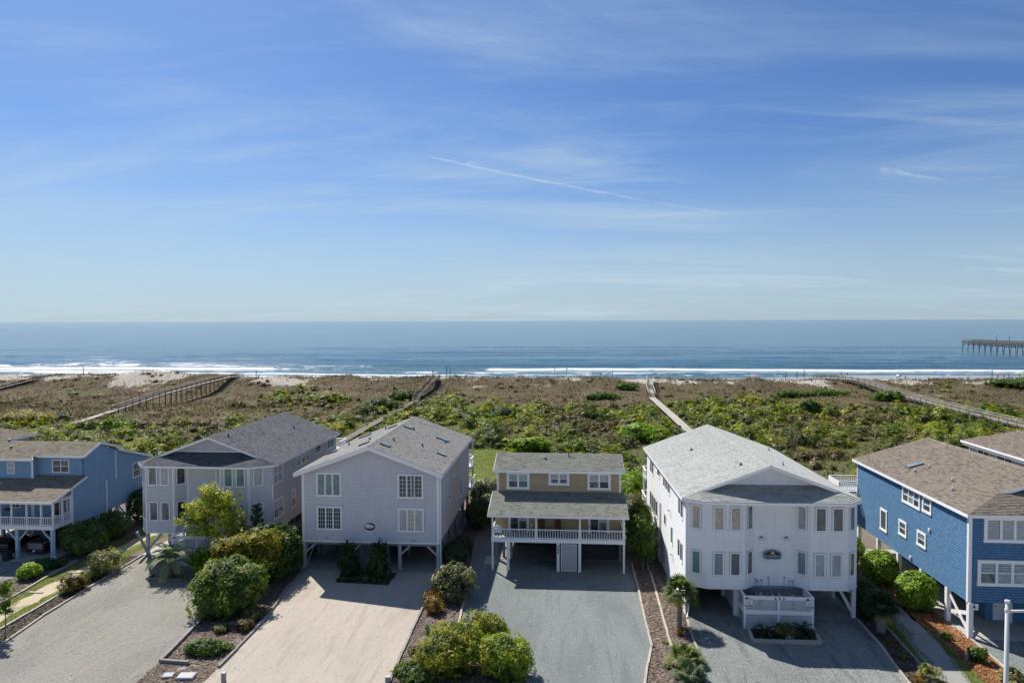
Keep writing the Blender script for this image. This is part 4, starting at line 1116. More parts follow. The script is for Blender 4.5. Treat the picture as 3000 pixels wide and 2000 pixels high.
# porch: deck, posts, railing
MB().box(-6.1, 55.25, 2.36, 4.48, yp - .002, 2.56).build('porch_floor', M['post_grey'], H)
MB().box(-6.12, 55.21, 2.33, 4.5, 55.248, 2.62).build('deck_fascia', M['trim'], H)
railing(H, (-6.0, 55.27, 2.56), (4.4, 55.27, 2.56), .84, .205)
for x in (-6.03, 4.41): railing(H, (x, 55.4, 2.56), (x, yp - .1, 2.56), .84, .205)
for x, zb in ((-6.04, 0), (4.4, 0), (-2.54, 2.56), (.94, 2.56)):
    MB().box(x - .07, 55.28, zb, x + .07, 55.42, 4.5).build('porch_post', M['white'], H)
for x in (-4.8, -.79, .92):
    MB().box(x - .11, 55.3, 0, x + .11, 55.5, 2.36).build('stilt_post', M['white'], H)
for x, y in ((-6.0, 58), (-4.75, 58.0), (-5.4, 58.4), (4.3, 58), (-6.0, 61.5), (4.3, 61.5), (-.8, 61.5), (-6, 65), (4.3, 65)):
    MB().box(x - .11, y - .1, 0, x + .11, y + .1, 2.36).build('stilt_post', M['post_dark'], H)
MB().beam((-5.95, 55.4, 3.5), (-5.7, 57.1, 4.5), .06, .12).build('brace', M['trim'], H)
MB().beam((4.35, 55.4, 3.4), (4.0, 57.1, 4.4), .06, .12).build('brace', M['trim'], H)
MB().box(-6.0, 55.3, 4.33, 4.4, 55.42, 4.5).build('porch_beam', M['trim'], H)
MB().box(-6.05, 57.3, 2.2, 4.45, 65.5, 2.4).build('floor_deck', M['soffit'], H)
MB().box(-1.66, 56.9, 3.72 + .35, .07, 57.15, 3.84 + .35).build('porch_light_box', M['signwhite'], H)
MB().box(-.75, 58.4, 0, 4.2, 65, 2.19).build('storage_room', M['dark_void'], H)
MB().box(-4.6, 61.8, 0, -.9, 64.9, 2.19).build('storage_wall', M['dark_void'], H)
MB().box(-6.3, 57.9, 0.004, 4.5, 65.6, .03).build('carport_slab', M['concrete_dk'], H)
fr = MB()
for a, b, du, dv in ((-.6, 0, .05, 2.16), (.6, 0, .05, 2.16), (0, 1.05, 1.15, .05), (0, -1.05, 1.15, .05)):
    fr.obox((.06 + a, 55.42, 1.12 + b), (1, 0, 0), Z, (0, -1, 0), du, dv, -.02, .03)
lp = fr.build('lattice_frame', M['trim'], H)
lattice(lp, (.06, 55.42, 1.12), (1, 0, 0), (0, -1, 0), 1.15, 2.1, .1, .026)
MB().box(-.6, 55.6, .02, .72, 58.3, 2.2).build('storage_closet', M['dark_void'], H)
for i, ch in enumerate('404'):
    text_on(H, ch, (-.79, 55.296, 2.03 - i * .25), .26, name='house_number', bold=.012)
MB().box(-3.12, yp - .05, 3.05, -2.9, yp - .018, 3.28).build('meter_box', M['signwhite'], H)
MB().box(1.68, yp - .05, 3.05, 1.76, yp - .062, 3.2).build('door_lamp', M['blackmetal'], H)
# ---- things on the porch
M['wicker'] = flat('brown_wicker', (0.13, 0.05, 0.025), 0.8)
def porch_chair(x, label):
    c = empty('porch_chair', (x, 56.6, 2.56), label, 'chair')
    MB().extr([(x - .22, 56.75, 2.95), (x + .22, 56.75, 2.95), (x + .27, 56.86, 3.62), (x + .2, 56.88, 3.72), (x - .2, 56.88, 3.72), (x - .27, 56.86, 3.62)], (0, .05, 0)).build('backrest', M['wicker'], c)
    MB().box(x - .24, 56.35, 2.9, x + .24, 56.8, 2.96).build('seat', M['wicker'], c)
    for a in (-.2, .2):
        for b in (56.38, 56.76): MB().box(x + a - .025, b - .025, 2.56, x + a + .025, b + .025, 2.9).build('leg', M['blackmetal'], c)
        MB().beam((x + a * 1.15, 56.36, 3.14), (x + a * 1.15, 56.8, 3.18), .05, .04).build('armrest', M['wicker'], c)
porch_chair(-2.14, 'brown wicker chair on the porch, left of the little table')
porch_chair(-.83, 'brown wicker chair on the porch, right of the little table')
tb = empty('porch_table', (-1.5, 56.6, 2.56), 'small dark table on the porch between two wicker chairs', 'table')
MB().box(-1.74, 56.4, 2.98, -1.28, 56.8, 3.02).build('tabletop', M['blackmetal'], tb)
for a in (-1.72, -1.3):
    for b in (56.42, 56.78): MB().box(a - .02, b - .02, 2.56, a + .02, b + .02, 2.98).build('leg', M['blackmetal'], tb)
bn = empty('deck_chair', (-5.55, 55.9, 2.56), 'white slatted chair behind the rail sign on the porch', 'chair')
for i in range(6): MB().box(-5.9 + i * .09, 56.0, 2.86, -5.83 + i * .09, 56.05, 3.45).build('back_slat', M['white'], bn)
for i in range(5): MB().box(-5.92, 55.6 + i * .08, 2.83, -5.35, 55.67 + i * .08, 2.86).build('seat_slat', M['white'], bn)
for a in (-5.9, -5.38):
    for b in (55.62, 55.95): MB().box(a - .03, b - .03, 2.56, a + .03, b + .03, 2.83).build('leg', M['white'], bn)
    MB().box(a - .05, 55.55, 3.06, a + .05, 56.0, 3.09).build('armrest', M['white'], bn)
    MB().box(a - .03, 55.58, 2.83, a + .03, 55.63, 3.06).build('arm_support', M['white'], bn)
sg = empty('rental_sign', (-5.58, 55.19, 3.1), 'white and navy rental sign hung on the porch railing corner', 'sign')
MB().box(-5.90, 55.195, 2.88, -5.27, 55.208, 3.42).build('sign_board', M['signwhite'], sg)
MB().box(-5.90, 55.189, 2.88, -5.27, 55.1945, 3.06).build('navy_band', M['navy'], sg)
text_on(sg, '910 579-6000', (-5.585, 55.187, 2.97), .085, name='lettering', mat='signwhite')
text_on(sg, 'RENTAL', (-5.75, 55.192, 3.33), .075, name='lettering', mat='navy')
text_on(sg, 'SLOANE', (-5.42, 55.192, 3.33), .08, name='lettering', mat='black')
text_on(sg, 'REALTY', (-5.75, 55.192, 3.2), .075, name='lettering', mat='navy')
sp = MB()
for k in range(3): sp.beam((-5.58, 55.191, 3.14 + .03 * k), (-5.32, 55.191, 3.16 + .03 * k), .004, .015, (0, 1, 0))
sp.build('wave_mark', M['silver'], sg)

# ------------------------------------------------------------------ bay-front houses (slate roof on the left, white on the right)
def bay_house(H, x0, xa, xb, xc, xd, xe, xf, x1, yb, yw, y1, z0, ze, rxx, rzz, roofm, wallf, walls, clad, side_clad, lap, seed, posts):
    """x0/x1 corners; bay 1: inner/outer points xa..xd; bay fronts on yb, main wall on yw"""
    base = [(x0, yw), (xa, yb), (xb, yb), (xc, yw), (xd, yw), (xe, yb), (xf, yb), (x1, yw)]
    for (p, q) in zip(base[:-1], base[1:]):
        pts = [(p[0], p[1], z0), (q[0], q[1], z0), (q[0], q[1], ze), (p[0], p[1], ze)]
        base_wall(H, pts, wallf, .1)
        u = Vector((q[0] - p[0], q[1] - p[1], 0)).normalized(); n = u.cross(Z)
        clad.face([Vector(a) + n * .001 for a in pts])
        # corner trim where two faces meet
    for (p, q) in zip(base[:-1], base[1:]):
        u = Vector((q[0] - p[0], q[1] - p[1], 0)).normalized(); n = u.cross(Z)
        if lap is None:
            for c, sgn in ((p, 1), (q, -1)):
                MB().obox(Vector((c[0], c[1], (z0 + ze) / 2)) + u * sgn * .055, u, Z, n, .085, ze - z0, .002, .026).build('corner_board', M['trim'], H)
        MB().obox(Vector(((p[0] + q[0]) / 2, (p[1] + q[1]) / 2, z0 + .03)), u, Z, n, (Vector(q) - Vector(p)).length, .1, .0275, .05).build('skirt_board', M['trim'], H)
    fl = [(x, y, z0 + .02) for x, y in base] + [(x1, y1, z0 + .02), (x0, y1, z0 + .02)]
    MB().extr(fl, (0, 0, .12)).build('floor_deck', M['soffit'], H)
    base_wall(H, [(x1, y1, z0), (x0, y1, z0), (x0, y1, ze), (rxx, y1, rzz - .15), (x1, y1, ze)], walls)
    for pts, k in (([(x1, yw, z0), (x1, y1, z0), (x1, y1, ze), (x1, yw, ze)], 1), ([(x0, y1, z0), (x0, yw, z0), (x0, yw, ze), (x0, y1, ze)], 0)):
        base_wall(H, pts, walls)
        side_clad[k] and side_clad[k].face([(x + (.001 if k else -.001), y, z) for x, y, z in pts])
    # roofs: two main slopes, hipped skirt roof over the bays, gable set back above it
    ov = .3; s = (rzz - ze) / (rxx - x0 + ov)
    el, er = x0 - ov, x1 + ov
    yf, yg = yw + .1, yw + .9                       # front of the rake, gable wall
    sr = (rzz - ze) / (er - rxx)
    yback = y1 + .4
    # the rake meets the skirt roof where the two slopes cross
    ks = .37; ye = yb - .35
    zt = ze + ks * (yf - ye)
    xl, xr2 = rxx - (rzz - zt) / s, rxx + (rzz - zt) / sr
    fl_ = [(el, yback, ze), (el, yw - .1, ze), (xl, yf, zt), (rxx, yf, rzz), (rxx, yback, rzz)]
    fr_ = [(er, yw - .1, ze), (er, yback, ze), (rxx, yback, rzz), (rxx, yf, rzz), (xr2, yf, zt)]
    rmb = MB()
    for f in (fl_, fr_): roof_slab(rmb, f, .1)
    def sk(p): return (p[0], p[1], ze + (p[1] - ye) * ks)
    ea, ef = xa - .12, xf + .12
    front = [(ea, ye, ze), (ef, ye, ze), sk((xr2, yf - .01)), sk((xr2 - .8, yg)), sk((xl + .8, yg)), sk((xl, yf - .01))]
    leftp = [(el, yw - .1, ze), (ea, ye, ze), (xl, yf - .01, zt)]
    rightp = [(ef, ye, ze), (er, yw - .1, ze), (xr2, yf - .01, zt)]
    roof_slab(rmb, front, .1)
    roof = rmb.build('roof', M['lead'], H)
    for hp in (leftp, rightp): MB().poly([Vector(p) for p in hp]).build('roof_hip', M[roofm], roof)
    rc = Cladding('roof_shingle', M[roofm], 0.30, 0.145, 0.032, 300, seed=seed, sizes=(0.6, 1.0, 1.4))
    # order each slope so its first edge lies along the eave
    kk = math.hypot(xl - el, zt - ze) % .145
    rc.face([(el, yback, ze), (el, yw - .1, ze), (xl, yf, zt), (xl, yback, zt)]); rc.face([(xl, yback, zt), (xl, yf, zt), (rxx, yf, rzz), (rxx, yback, rzz)], 0, kk)
    rc.face([(er, yw - .1, ze), (er, yback, ze), (xr2, yback, zt), (xr2, yf, zt)]); rc.face([(xr2, yf, zt), (xr2, yback, zt), (rxx, yback, rzz), (rxx, yf, rzz)], 0, kk)
    rc.face(front)
    for hp in (leftp, rightp): rc.face(hp, .004)
    rc.finish(roof)
    nrc = int((yback - yf) / .29)
    for i in range(nrc):
        y = yf + i * .29
        MB().add([(rxx - .14, y, rzz - .03), (rxx, y, rzz + .045), (rxx + .14, y, rzz - .03), (rxx - .14, y + .29, rzz - .045), (rxx, y + .29, rzz + .028), (rxx + .14, y + .29, rzz - .045)], [(0, 1, 4, 3), (1, 2, 5, 4), (0, 2, 1)]).build('ridge_cap', M[roofm], roof)
    # gable wall and rakes
    zb = ze + (yg - ye) * ks + .01
    gl, gr = rxx - (rzz - .12 - zb) / s, rxx + (rzz - .12 - zb) / sr
    gw = [(gl, yg, zb), (gr, yg, zb), (rxx, yg, rzz - .12)]
    base_wall(H, gw, wallf, .1)
    clad.face([(x, y - .001, z) for x, y, z in gw])
    MB().box(gl + .1, yg - .04, zb - .02, gr - .1, yg - .018, zb + .09).build('gable_sill', M['trim'], roof)
    for xx, ss in ((xl, 1), (xr2, -1)):
        MB().extr([(xx, yf - .03, zt - .17), (rxx, yf - .03, rzz - .17), (rxx, yf - .03, rzz - .006), (xx, yf - .03, zt - .006)], (0, .028, 0)).build('rake_board', M['trim'], roof)
        MB().extr([(xx, yf + .002, zt - .20), (rxx, yf + .002, rzz - .20), (rxx, yf + .002, rzz - .12), (xx, yf + .002, zt - .12)], (0, yg - yf - .02, 0)).build('rake_soffit', M['trim'], roof)
    # eave boards
    eb = [(el, yback), (el, yw - .1), (ea, ye), (ef, ye), (er, yw - .1), (er, yback)]
    for (p, q) in zip(eb[:-1], eb[1:]):
        MB().beam((p[0], p[1], ze - .09), (q[0], q[1], ze - .09), .04, .17).build('eave_board', M['trim'], roof)
    so = [(x, y, ze - .172) for x, y in ((el, yw - .1), (ea, ye), (ef, ye), (er, yw - .1), (er, yw + .2), (el, yw + .2))]
    MB().extr(so, (0, 0, .03)).build('soffit', M['trim'], roof)
    return roof, base

# ---- slate-roofed grey house
H = empty('bay_house', (-30.5, 56.9, 0), 'grey bay-windowed house under a slate roof, partly behind a yellow-green tree', 'house', 'stilt houses along the beach')
cl = Cladding('wall_shingle', M['shake_mauve'], 0.22, 0.155, 0.026, 300, seed=21, gap=.006, vg=.02)
scl = Cladding('side_wall_shingle', M['shake_grey'], 0.24, 0.155, 0.026, 60, seed=22, gap=.006, vg=.02)
roof, base = bay_house(H, -36.35, -35.5, -33.0, -32.35, -29.75, -29.0, -26.5, -24.8, 55.95, 56.9, 73.0, 2.2, 7.95, -30.55, 10.2, 'roof_slate', 'shake_mauve', 'shake_grey', cl, {0: None, 1: scl}, None, 23, None)
cl.finish(H); scl.finish(H)
gw = ('g_mid', 'g_dark')
for x, zc, pn in ((-34.85, 7.05, 'g_mid'), (-33.80, 7.05, 'g_pale'), (-34.8, 4.05, 'g_mid'), (-33.77, 4.05, 'g_mid'), (-28.25, 7.02, 'g_teal'), (-27.2, 7.02, 'g_teal'), (-28.25, 4.02, 'g_pale'), (-27.2, 4.02, 'g_pale')):
    window(H, (x, 55.95, zc), (1, 0, 0), .82, 1.65, 1, panes=(pn,), case=.1)
ul = Vector((.85, -.95, 0)); 
for (p, q, pns) in (((-36.35, 56.9), (-35.5, 55.95), ('g_pale', 'g_mid')), ((-33.0, 55.95), (-32.35, 56.9), ('g_dark', 'g_dark')), ((-29.75, 56.9), (-29.0, 55.95), ('g_teal', 'g_mid')), ((-26.5, 55.95), (-24.8, 56.9), ('g_pale', 'g_pale'))):
    u = Vector((q[0] - p[0], q[1] - p[1], 0)); c = Vector(((p[0] + q[0]) / 2, (p[1] + q[1]) / 2, 0))
    if p[0] == -26.5: c = Vector((p[0], p[1], 0)) + u * .38
    for k, zc in enumerate((7.05, 4.05)):
        window(H, c + Z * zc, u, .84, 1.65, 1, panes=(pns[k],), case=.1)
X = -24.8
window(H, (X, 57.78, 7.0), (0, 1, 0), 2.0, 1.65, 2, True, panes=('g_slat2',), case=.1)
window(H, (X, 57.82, 4.05), (0, 1, 0), 2.0, 1.65, 2, True, panes=(('g_pale', 'g_mid'),), case=.1)
window(H, (X, 61.03, 4.05), (0, 1, 0), 1.05, 1.65, 1, True, panes=(('g_pale', 'g_dark'),), case=.1)
for i in range(3): window(H, (X, 62.4 + i * 1.15, 7.32), (0, 1, 0), 1.0, 1.3, 1, True, panes=(('g_pale', 'g_mid'),), case=.09)
window(H, (X, 67.43, 7.42), (0, 1, 0), 1.6, 1.0, 1, panes=('g_dark',), case=.09)
window(H, (X, 71.15, 7.35), (0, 1, 0), 2.1, 1.3, 2, panes=('g_teal',), case=.09)
s_ = (10.2 - 7.95) / 5.95
for x, y in ((-29.74, 59.0), (-27.75, 68.74)): roof_pipe(roof, (x, y, 10.2 - (x + 30.55) * .363), .28, 'lead', .06)
for y in (57.1, 60.4, 63.7, 67, 70.3, 72.7):
    for x in (-36.1, -32.5, -28.6, -25.0):
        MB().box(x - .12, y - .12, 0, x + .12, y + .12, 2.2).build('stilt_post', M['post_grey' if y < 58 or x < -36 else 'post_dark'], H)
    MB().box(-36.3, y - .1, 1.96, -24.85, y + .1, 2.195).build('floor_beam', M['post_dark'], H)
MB().beam((-36.1, 57.0, .15), (-36.55, 56.3, 2.15), .12, .2).build('brace', M['post_grey'], H)
MB().beam((-36.0, 57.1, .5), (-34.6, 57.1, 2.1), .08, .18).build('brace', M['post_grey'], H)
MB().beam((-36.1, 57.2, .3), (-36.1, 60.2, 2.0), .06, .16).build('brace', M['post_grey'], H)
for y in (57.2, 60.5, 63.8): MB().beam((-24.95, y, .6), (-24.95, y + 1.4, 2.1), .06, .16).build('brace', M['post_dark'], H)
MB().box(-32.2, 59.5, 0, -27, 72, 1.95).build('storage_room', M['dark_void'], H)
MB().box(-36.5, 56.8, .004, -24.6, 73.2, .03).build('carport_slab', M['concrete'], H)
MB().box(-31, 73.15, 4.7, -24.4, 75.5, 4.85).build('deck_floor', M['post_grey'], H)
railing(H, (-24.5, 73.2, 6.2), (-24.5, 75.5, 6.2), .85, .2)
MB().box(-31, 73.15, 6.06, -24.4, 75.5, 6.2).build('deck_floor', M['post_grey'], H)
railing(H, (-24.5, 75.5, 6.2), (-31, 75.5, 6.2), .85, .2)
for x in (-30.9, -24.6): MB().box(x - .09, 75.2, 0, x + .09, 75.38, 6.06).build('deck_post', M['post_grey'], H)

# ---- white house (402)
RZW = math.radians(1.6)
HW = H = empty('white_house', (7.95, 47.75, 0), 'big white bay-windowed house under a pale roof with a blue hanging name board', 'house', 'stilt houses along the beach', rz=RZW)
cl = Cladding('lap_board', M['lap_white'], 2.4, 0.115, 0.010, 300, seed=31, sizes=(.8, 1.0, 1.15), gap=.003, vg=.008)
scl = Cladding('wall_shingle', M['shake_white'], 0.22, 0.155, 0.026, 300, seed=32)
roof, base = bay_house(H, 7.95, 9.2, 11.68, 12.5, 15.1, 15.95, 18.35, 19.25, 46.98, 47.75, 66.3, 2.15, 8.0, 13.6, 10.2, 'roof_pale', 'lap_white', 'shake_white', cl, {0: scl, 1: None}, 1, 33, None)
lowL = [(7.95, 66.3, 0.0), (7.95, 47.75, 0.0), (7.95, 47.75, 2.14), (7.95, 66.3, 2.14)]
base_wall(H, lowL, 'shake_white'); scl.face([(x - .001, y, z) for x, y, z in lowL])
cl.finish(H); scl.finish(H)
def bw(p, q, f=0.5): return Vector((p[0] + (q[0] - p[0]) * f, p[1] + (q[1] - p[1]) * f, 0)), Vector((q[0] - p[0], q[1] - p[1], 0))
for (x, zc, pn, w, h) in ((9.97, 6.84, 'g_cream', .76, 1.64), (11.08, 6.84, 'g_cream', .76, 1.64), (9.95, 3.8, 'g_slat2', .72, 1.6), (11.05, 3.8, 'g_slat', .72, 1.6),
                       (16.6, 6.84, 'g_slat', .76, 1.64), (17.7, 6.84, 'g_slat', .76, 1.64), (16.55, 3.8, 'g_pale', .74, 1.6), (17.62, 3.8, 'g_pale', .74, 1.6)):
    window(H, (x, 46.98, zc), (1, 0, 0), w, h, 1, panes=(pn,), case=.09)
for (i, fr_, pu, pl) in ((0, .5, 'g_cream', 'g_teal'), (2, .5, 'g_mid', 'g_mid'), (4, .5, 'g_pale', 'g_teal'), (6, .45, 'g_mid', 'g_mid')):
    c, u = bw(base[i], base[i + 1], fr_)
    window(H, c + Z * 6.84, u, .66, 1.64, 1, panes=(pu,), case=.08)
    window(H, c + Z * 3.8, u, .66, 1.6, 1, panes=(pl,), case=.08)
X = 7.95; un = (0, -1, 0)
for ya, yb_, zt_, zb_, n_ in ((48.6, 50.43, 7.55, 6.2, 2), (53.85, 57.05, 7.57, 6.6, 3), (58.7, 60.15, 7.57, 6.8, 1), (62.25, 64.25, 7.45, 6.22, 2), (59.85, 64.33, 4.58, 3.12, 4), (52.63, 53.42, 4.5, 3.13, 1), (48.72, 50.6, 4.5, 3.12, 2)):
    w_ = (yb_ - ya) / n_
    for k in range(n_):
        window(H, (X, ya + w_ * (k + .5), (zt_ + zb_) / 2), un, w_ * .86, zt_ - zb_, 1, panes=('g_dark',), case=.07)
f = MB(); ar = [(X, 56.02 + .42 * math.cos(t), 4.3 + .42 * math.sin(t)) for t in [math.pi * k / 8 for k in range(9)]] + [(X, 55.6, 3.75), (X, 56.44, 3.75)]
f.extr(ar, (-.05, 0, 0)); f = f.build('arched_window', M['trim'], H)
ar = [(X - .051, 56.02 + .32 * math.cos(t), 4.3 + .32 * math.sin(t)) for t in [math.pi * k / 8 for k in range(9)]] + [(X - .051, 55.7, 3.85), (X - .051, 56.34, 3.85)]
MB().extr(ar, (-.012, 0, 0)).build('pane', M['g_mid'], f)
for y, z in ((53.8, 5.5), (52.6, 2.5)): MB().tube([(X, y, z), (X - .25, y, z + .05)], [.06, .1], 8).build('wall_vent', M['trim'], H)
MB().tube([(7.86, 58.1, 5.0), (7.86, 58.1, .1)], .06, 8).build('drain_pipe', M['trim'], H)
for k, (ya, yb_) in enumerate(((64.8, 62.4), (61.6, 59.2))):
    MB().box(7.87, yb_, .05, 7.93, ya, 1.9).build('louvre_door', M['trim'], H)
    for j in range(14): MB().box(7.84, yb_ + .15, .2 + j * .12, 7.868, ya - .15, .25 + j * .12).build('louvre_slat', M['post_grey'], H)
MB().tube([(8.02, 47.55, 7.7), (8.12, 47.68, 7.45), (8.12, 47.68, .35), (8.0, 47.4, .15), (7.95, 47.2, .06)], .055, 6).build('downspout', M['trim'], H)
MB().tube([(19.4, 48.2, 5.6), (19.4, 48.2, 2.2)], .05, 6).build('downspout', M['trim'], H)
for x, y, zz in ((10.62, 59.22, 0), (12.28, 50.3, 0)): roof_pipe(roof, (x, y, 10.2 - abs(x - 13.6) * .369), .2, 'lead', .07)
for x, y in ((17.82, 61.91), (15.68, 51.77)): roof_pipe(roof, (x, y, 10.2 - abs(x - 13.6) * .37), .34, 'pipe_white', .06)
for y in (47.85, 51.2, 54.5, 57.8, 61, 64.3):
    for x in (11.3, 15.9, 19.1):
        MB().box(x - .13, y - .12, 0, x + .13, y + .12, 2.15).build('stilt_post', M['white'], H)
    MB().box(8.1, y - .1, 1.9, 19.2, y + .1, 2.14).build('floor_beam', M['soffit'], H)
MB().beam((19.08, 47.9, .25), (18.1, 47.9, 2.1), .07, .16).build('brace', M['white'], H)
MB().beam((19.1, 48.0, .45), (19.1, 50.9, 1.4), .07, .18).build('brace', M['white'], H)
MB().beam((19.0, 47.95, 1.75), (18.0, 50.5, 1.2), .07, .2).build('brace', M['white'], H)
MB().box(11.4, 48.3, .0, 15.8, 65.8, 2.16).build('storage_room', M['white'], H)
MB().box(8.08, 47.45, .004, 19.3, 66.2, .03).build('carport_slab', M['concrete_dk'], H)
for x in (12.95, 14.6):   # twin floodlights over the sign
    fl = MB().box(x - .1, 47.66, 5.36, x + .1, 47.735, 5.46).build('floodlight', M['lead'], H)
    for a in (-.13, .13): MB().tube([(x + a * .5, 47.66, 5.38), (x + a, 47.52, 5.25)], [.035, .075], 8).build('lamp_head', M['pipe_white'], fl)
for (ya, yb_, za) in ((66.4, 68.6, 5.0), (66.4, 69.2, 2.5)):
    MB().box(7.85, ya, za - .15, 19, yb_, za).build('deck_floor', M['post_grey'], H)
    railing(H, (7.85, ya, za), (7.85, yb_, za), .85, .22)
    railing(H, (7.85, yb_, za), (19, yb_, za), .85, .3, individual=False)
for x in (7.95, 13, 18.9): MB().box(x - .09, 68.3, 0, x + .09, 68.5, 5.0).build('deck_post', M['white'], H)

# name board on the white house
sg = empty('name_board', (13.66, 47.85, 4.3), 'dark blue shaped board with a golden sun on the white house front', 'sign', rz=RZW)
def shp(k, y):
    return [(13.66 + a * k, y, 4.30 + b * k) for a, b in ((-.44, -.32), (.44, -.32), (.58, -.22), (.58, .12), (.36, .20), (.15, .28), (0, .30), (-.15, .28), (-.36, .20), (-.58, .12), (-.58, -.22))]
ysg = 47.75 + 0.0 - .03
MB().extr(shp(1.0, 47.73)[::1], (0, -.04, 0)).build('sign_board', M['navy'], sg)
MB().extr(shp(.92, 47.688), (0, -.006, 0)).build('sign_border', M['silver'], sg)
MB().extr(shp(.87, 47.68), (0, -.008, 0)).build('sign_field', M['navy'], sg)
MB().tube([(13.66, 47.67, 4.41), (13.66, 47.655, 4.41)], [.12, .12], 16).build('sun_emblem', M['gold'], sg)
text_on(sg, 'La Casa Blanca', (13.66, 47.668, 4.2), .17, mat='signwhite')
MB().box(13.3, 47.664, 4.08, 14.02, 47.67, 4.10).build('small_print', M['silver'], sg)

# ------------------------------------------------------------------ light blue porch house at the left
H = empty('blue_porch_house', (-48.8, 55.1, 0), 'light blue house with a brown roof and open car bays under its porch', 'house', 'stilt houses along the beach')
L, Rr = -54.4, -43.2
cl = Cladding('side_wall_shingle', M['shake_sky'], 0.24, 0.16, 0.026, 300, seed=41)
# side wall as convex pieces (y, z)
def side(pts): 
    P = [(Rr, y, z) for y, z in pts]
    base_wall(H, P, 'shake_sky'); cl.face([(x + .001, y, z) for x, y, z in P])
side([(57.4, 2.25), (62.0, 2.25), (62.0, 6.9), (59.0, 6.05), (57.4, 5.6)])
side([(59.0, 6.05), (62.0, 6.9), (62.0, 8.45), (61.0, 8.8), (59.0, 8.05)])
side([(62.0, 2.35), (68.6, 2.35), (68.6, 6.2), (63.4, 7.85), (62.0, 8.3)])
MB().box(Rr + .02, 61.95, 2.3, Rr + .045, 62.08, 5.2).build('seam_board', M['trim'], H)
MB().box(Rr + .02, 63.35, 5.0, Rr + .045, 63.48, 7.8).build('seam_board', M['trim'], H)
window(H, (Rr, 66.6, 5.2), (0, 1, 0), 1.3, 1.5, 1, True, panes=('g_mid',), case=.1)
fr2 = Cladding('wall_shingle', M['shake_sky'], 0.24, 0.16, 0.026, 300, seed=42)
for P in ([(-47.7, 59.2, 5.6), (Rr, 59.2, 5.6), (Rr, 59.2, 8.0), (-47.7, 59.2, 8.0)], [(L, 58.6, 5.5), (-47.7, 58.6, 5.5), (-47.7, 58.6, 7.75), (L, 58.6, 7.75)],
          [(-47.7, 58.6, 5.6), (-47.7, 59.2, 5.6), (-47.7, 59.2, 7.95), (-47.7, 58.6, 7.75)], [(L, 57.4, 2.8), (Rr, 57.4, 2.8), (Rr, 57.4, 5.5), (L, 57.4, 5.5)]):
    base_wall(H, P, 'shake_sky'); n = (Vector(P[1]) - Vector(P[0])).cross(Z).normalized()
    fr2.face([Vector(p) + n * .001 for p in P])
cl.finish(H); fr2.finish(H)
base_wall(H, [(L, 68.6, 2.3), (L, 57.4, 2.3), (L, 57.4, 5.5), (L, 61, 8.8), (L, 68.6, 6.2)], 'shake_sky')
base_wall(H, [(Rr, 68.6, 2.3), (L, 68.6, 2.3), (L, 68.6, 6.2), (Rr, 68.6, 6.2)], 'shake_sky')
MB().box(L + .1, 57.5, 2.25, Rr - .13, 68.5, 2.4).build('floor_deck', M['soffit'], H)
rmb = MB(); lo, ro = L - .3, -42.95
f1 = [(lo, 54.75, 4.95), (ro, 54.75, 4.95), (ro - .1, 59.2, 6.22), (lo, 59.2, 6.22)]
f2 = [(-47.9, 58.75, 8.08), (ro, 58.75, 8.08), (ro, 61.0, 8.95), (-47.9, 61.0, 8.95)]
f2b = [(lo, 58.15, 7.85), (-47.4, 58.15, 7.85), (-47.9, 61.0, 8.95), (lo, 61.0, 8.95)]
f3 = [(ro, 63.8, 8.1), (lo, 63.8, 8.1), (lo, 61.0, 8.95), (ro, 61.0, 8.95)]
f4 = [(ro, 69.0, 6.2), (lo, 69.0, 6.2), (lo, 63.4, 7.9), (ro, 63.4, 7.9)]
for f in (f1, f2, f2b, f3, f4): roof_slab(rmb, f, .11)
roof = rmb.build('roof', M['lead'], H)
rc = Cladding('roof_shingle', M['roof_tan'], 0.30, 0.145, 0.032, 300, seed=43, sizes=(0.6, 1.0, 1.4))
for f in (f1, f2, f2b, f3, f4): rc.face(f)
rc.finish(roof)
for a, b in (((-54.7, 54.72, 4.86), (ro, 54.72, 4.86)), ((ro, 54.76, 4.86), (ro - .1, 59.2, 6.12)), ((-47.9, 58.72, 7.98), (ro, 58.72, 7.98)), ((lo, 58.12, 7.76), (-47.4, 58.12, 7.76)), ((-47.35, 58.15, 7.76), (-47.85, 58.7, 7.98)),
             ((ro + .01, 58.75, 7.98), (ro + .01, 61.0, 8.85)), ((ro + .01, 61.0, 8.85), (ro + .01, 63.8, 8.0)), ((ro + .01, 63.5, 7.8), (ro + .01, 69, 6.1))):
    MB().beam(a, b, .05, .19).build('eave_board', M['trim'], roof)
for x, y in ((-51.9, 61.0), (-50.8, 59.9)): roof_pipe(roof, (x, y, 8.95 - abs(y - 61) * .385), .2, 'pipe_white', .09)
roof_pipe(roof, (-49.8, 57.5, 5.7), .15, 'pipe_white', .09)
for x in (-43.3, -47.75): MB().box(x - .1, 59.17 if x > -45 else 58.57, 5.8, x + .1, 59.185 if x > -45 else 58.585, 8.0 if x > -45 else 7.7).build('corner_board', M['trim'], H)
window(H, (-45.5, 59.2, 7.05), (1, 0, 0), 1.66, 1.2, 2, True, panes=(('g_dark', 'g_dark'), ('g_slat', 'g_dark')), case=.1)
window(H, (-49.75, 58.6, 6.95), (1, 0, 0), .7, 1.05, 1, True, panes=('g_pale',), case=.07)
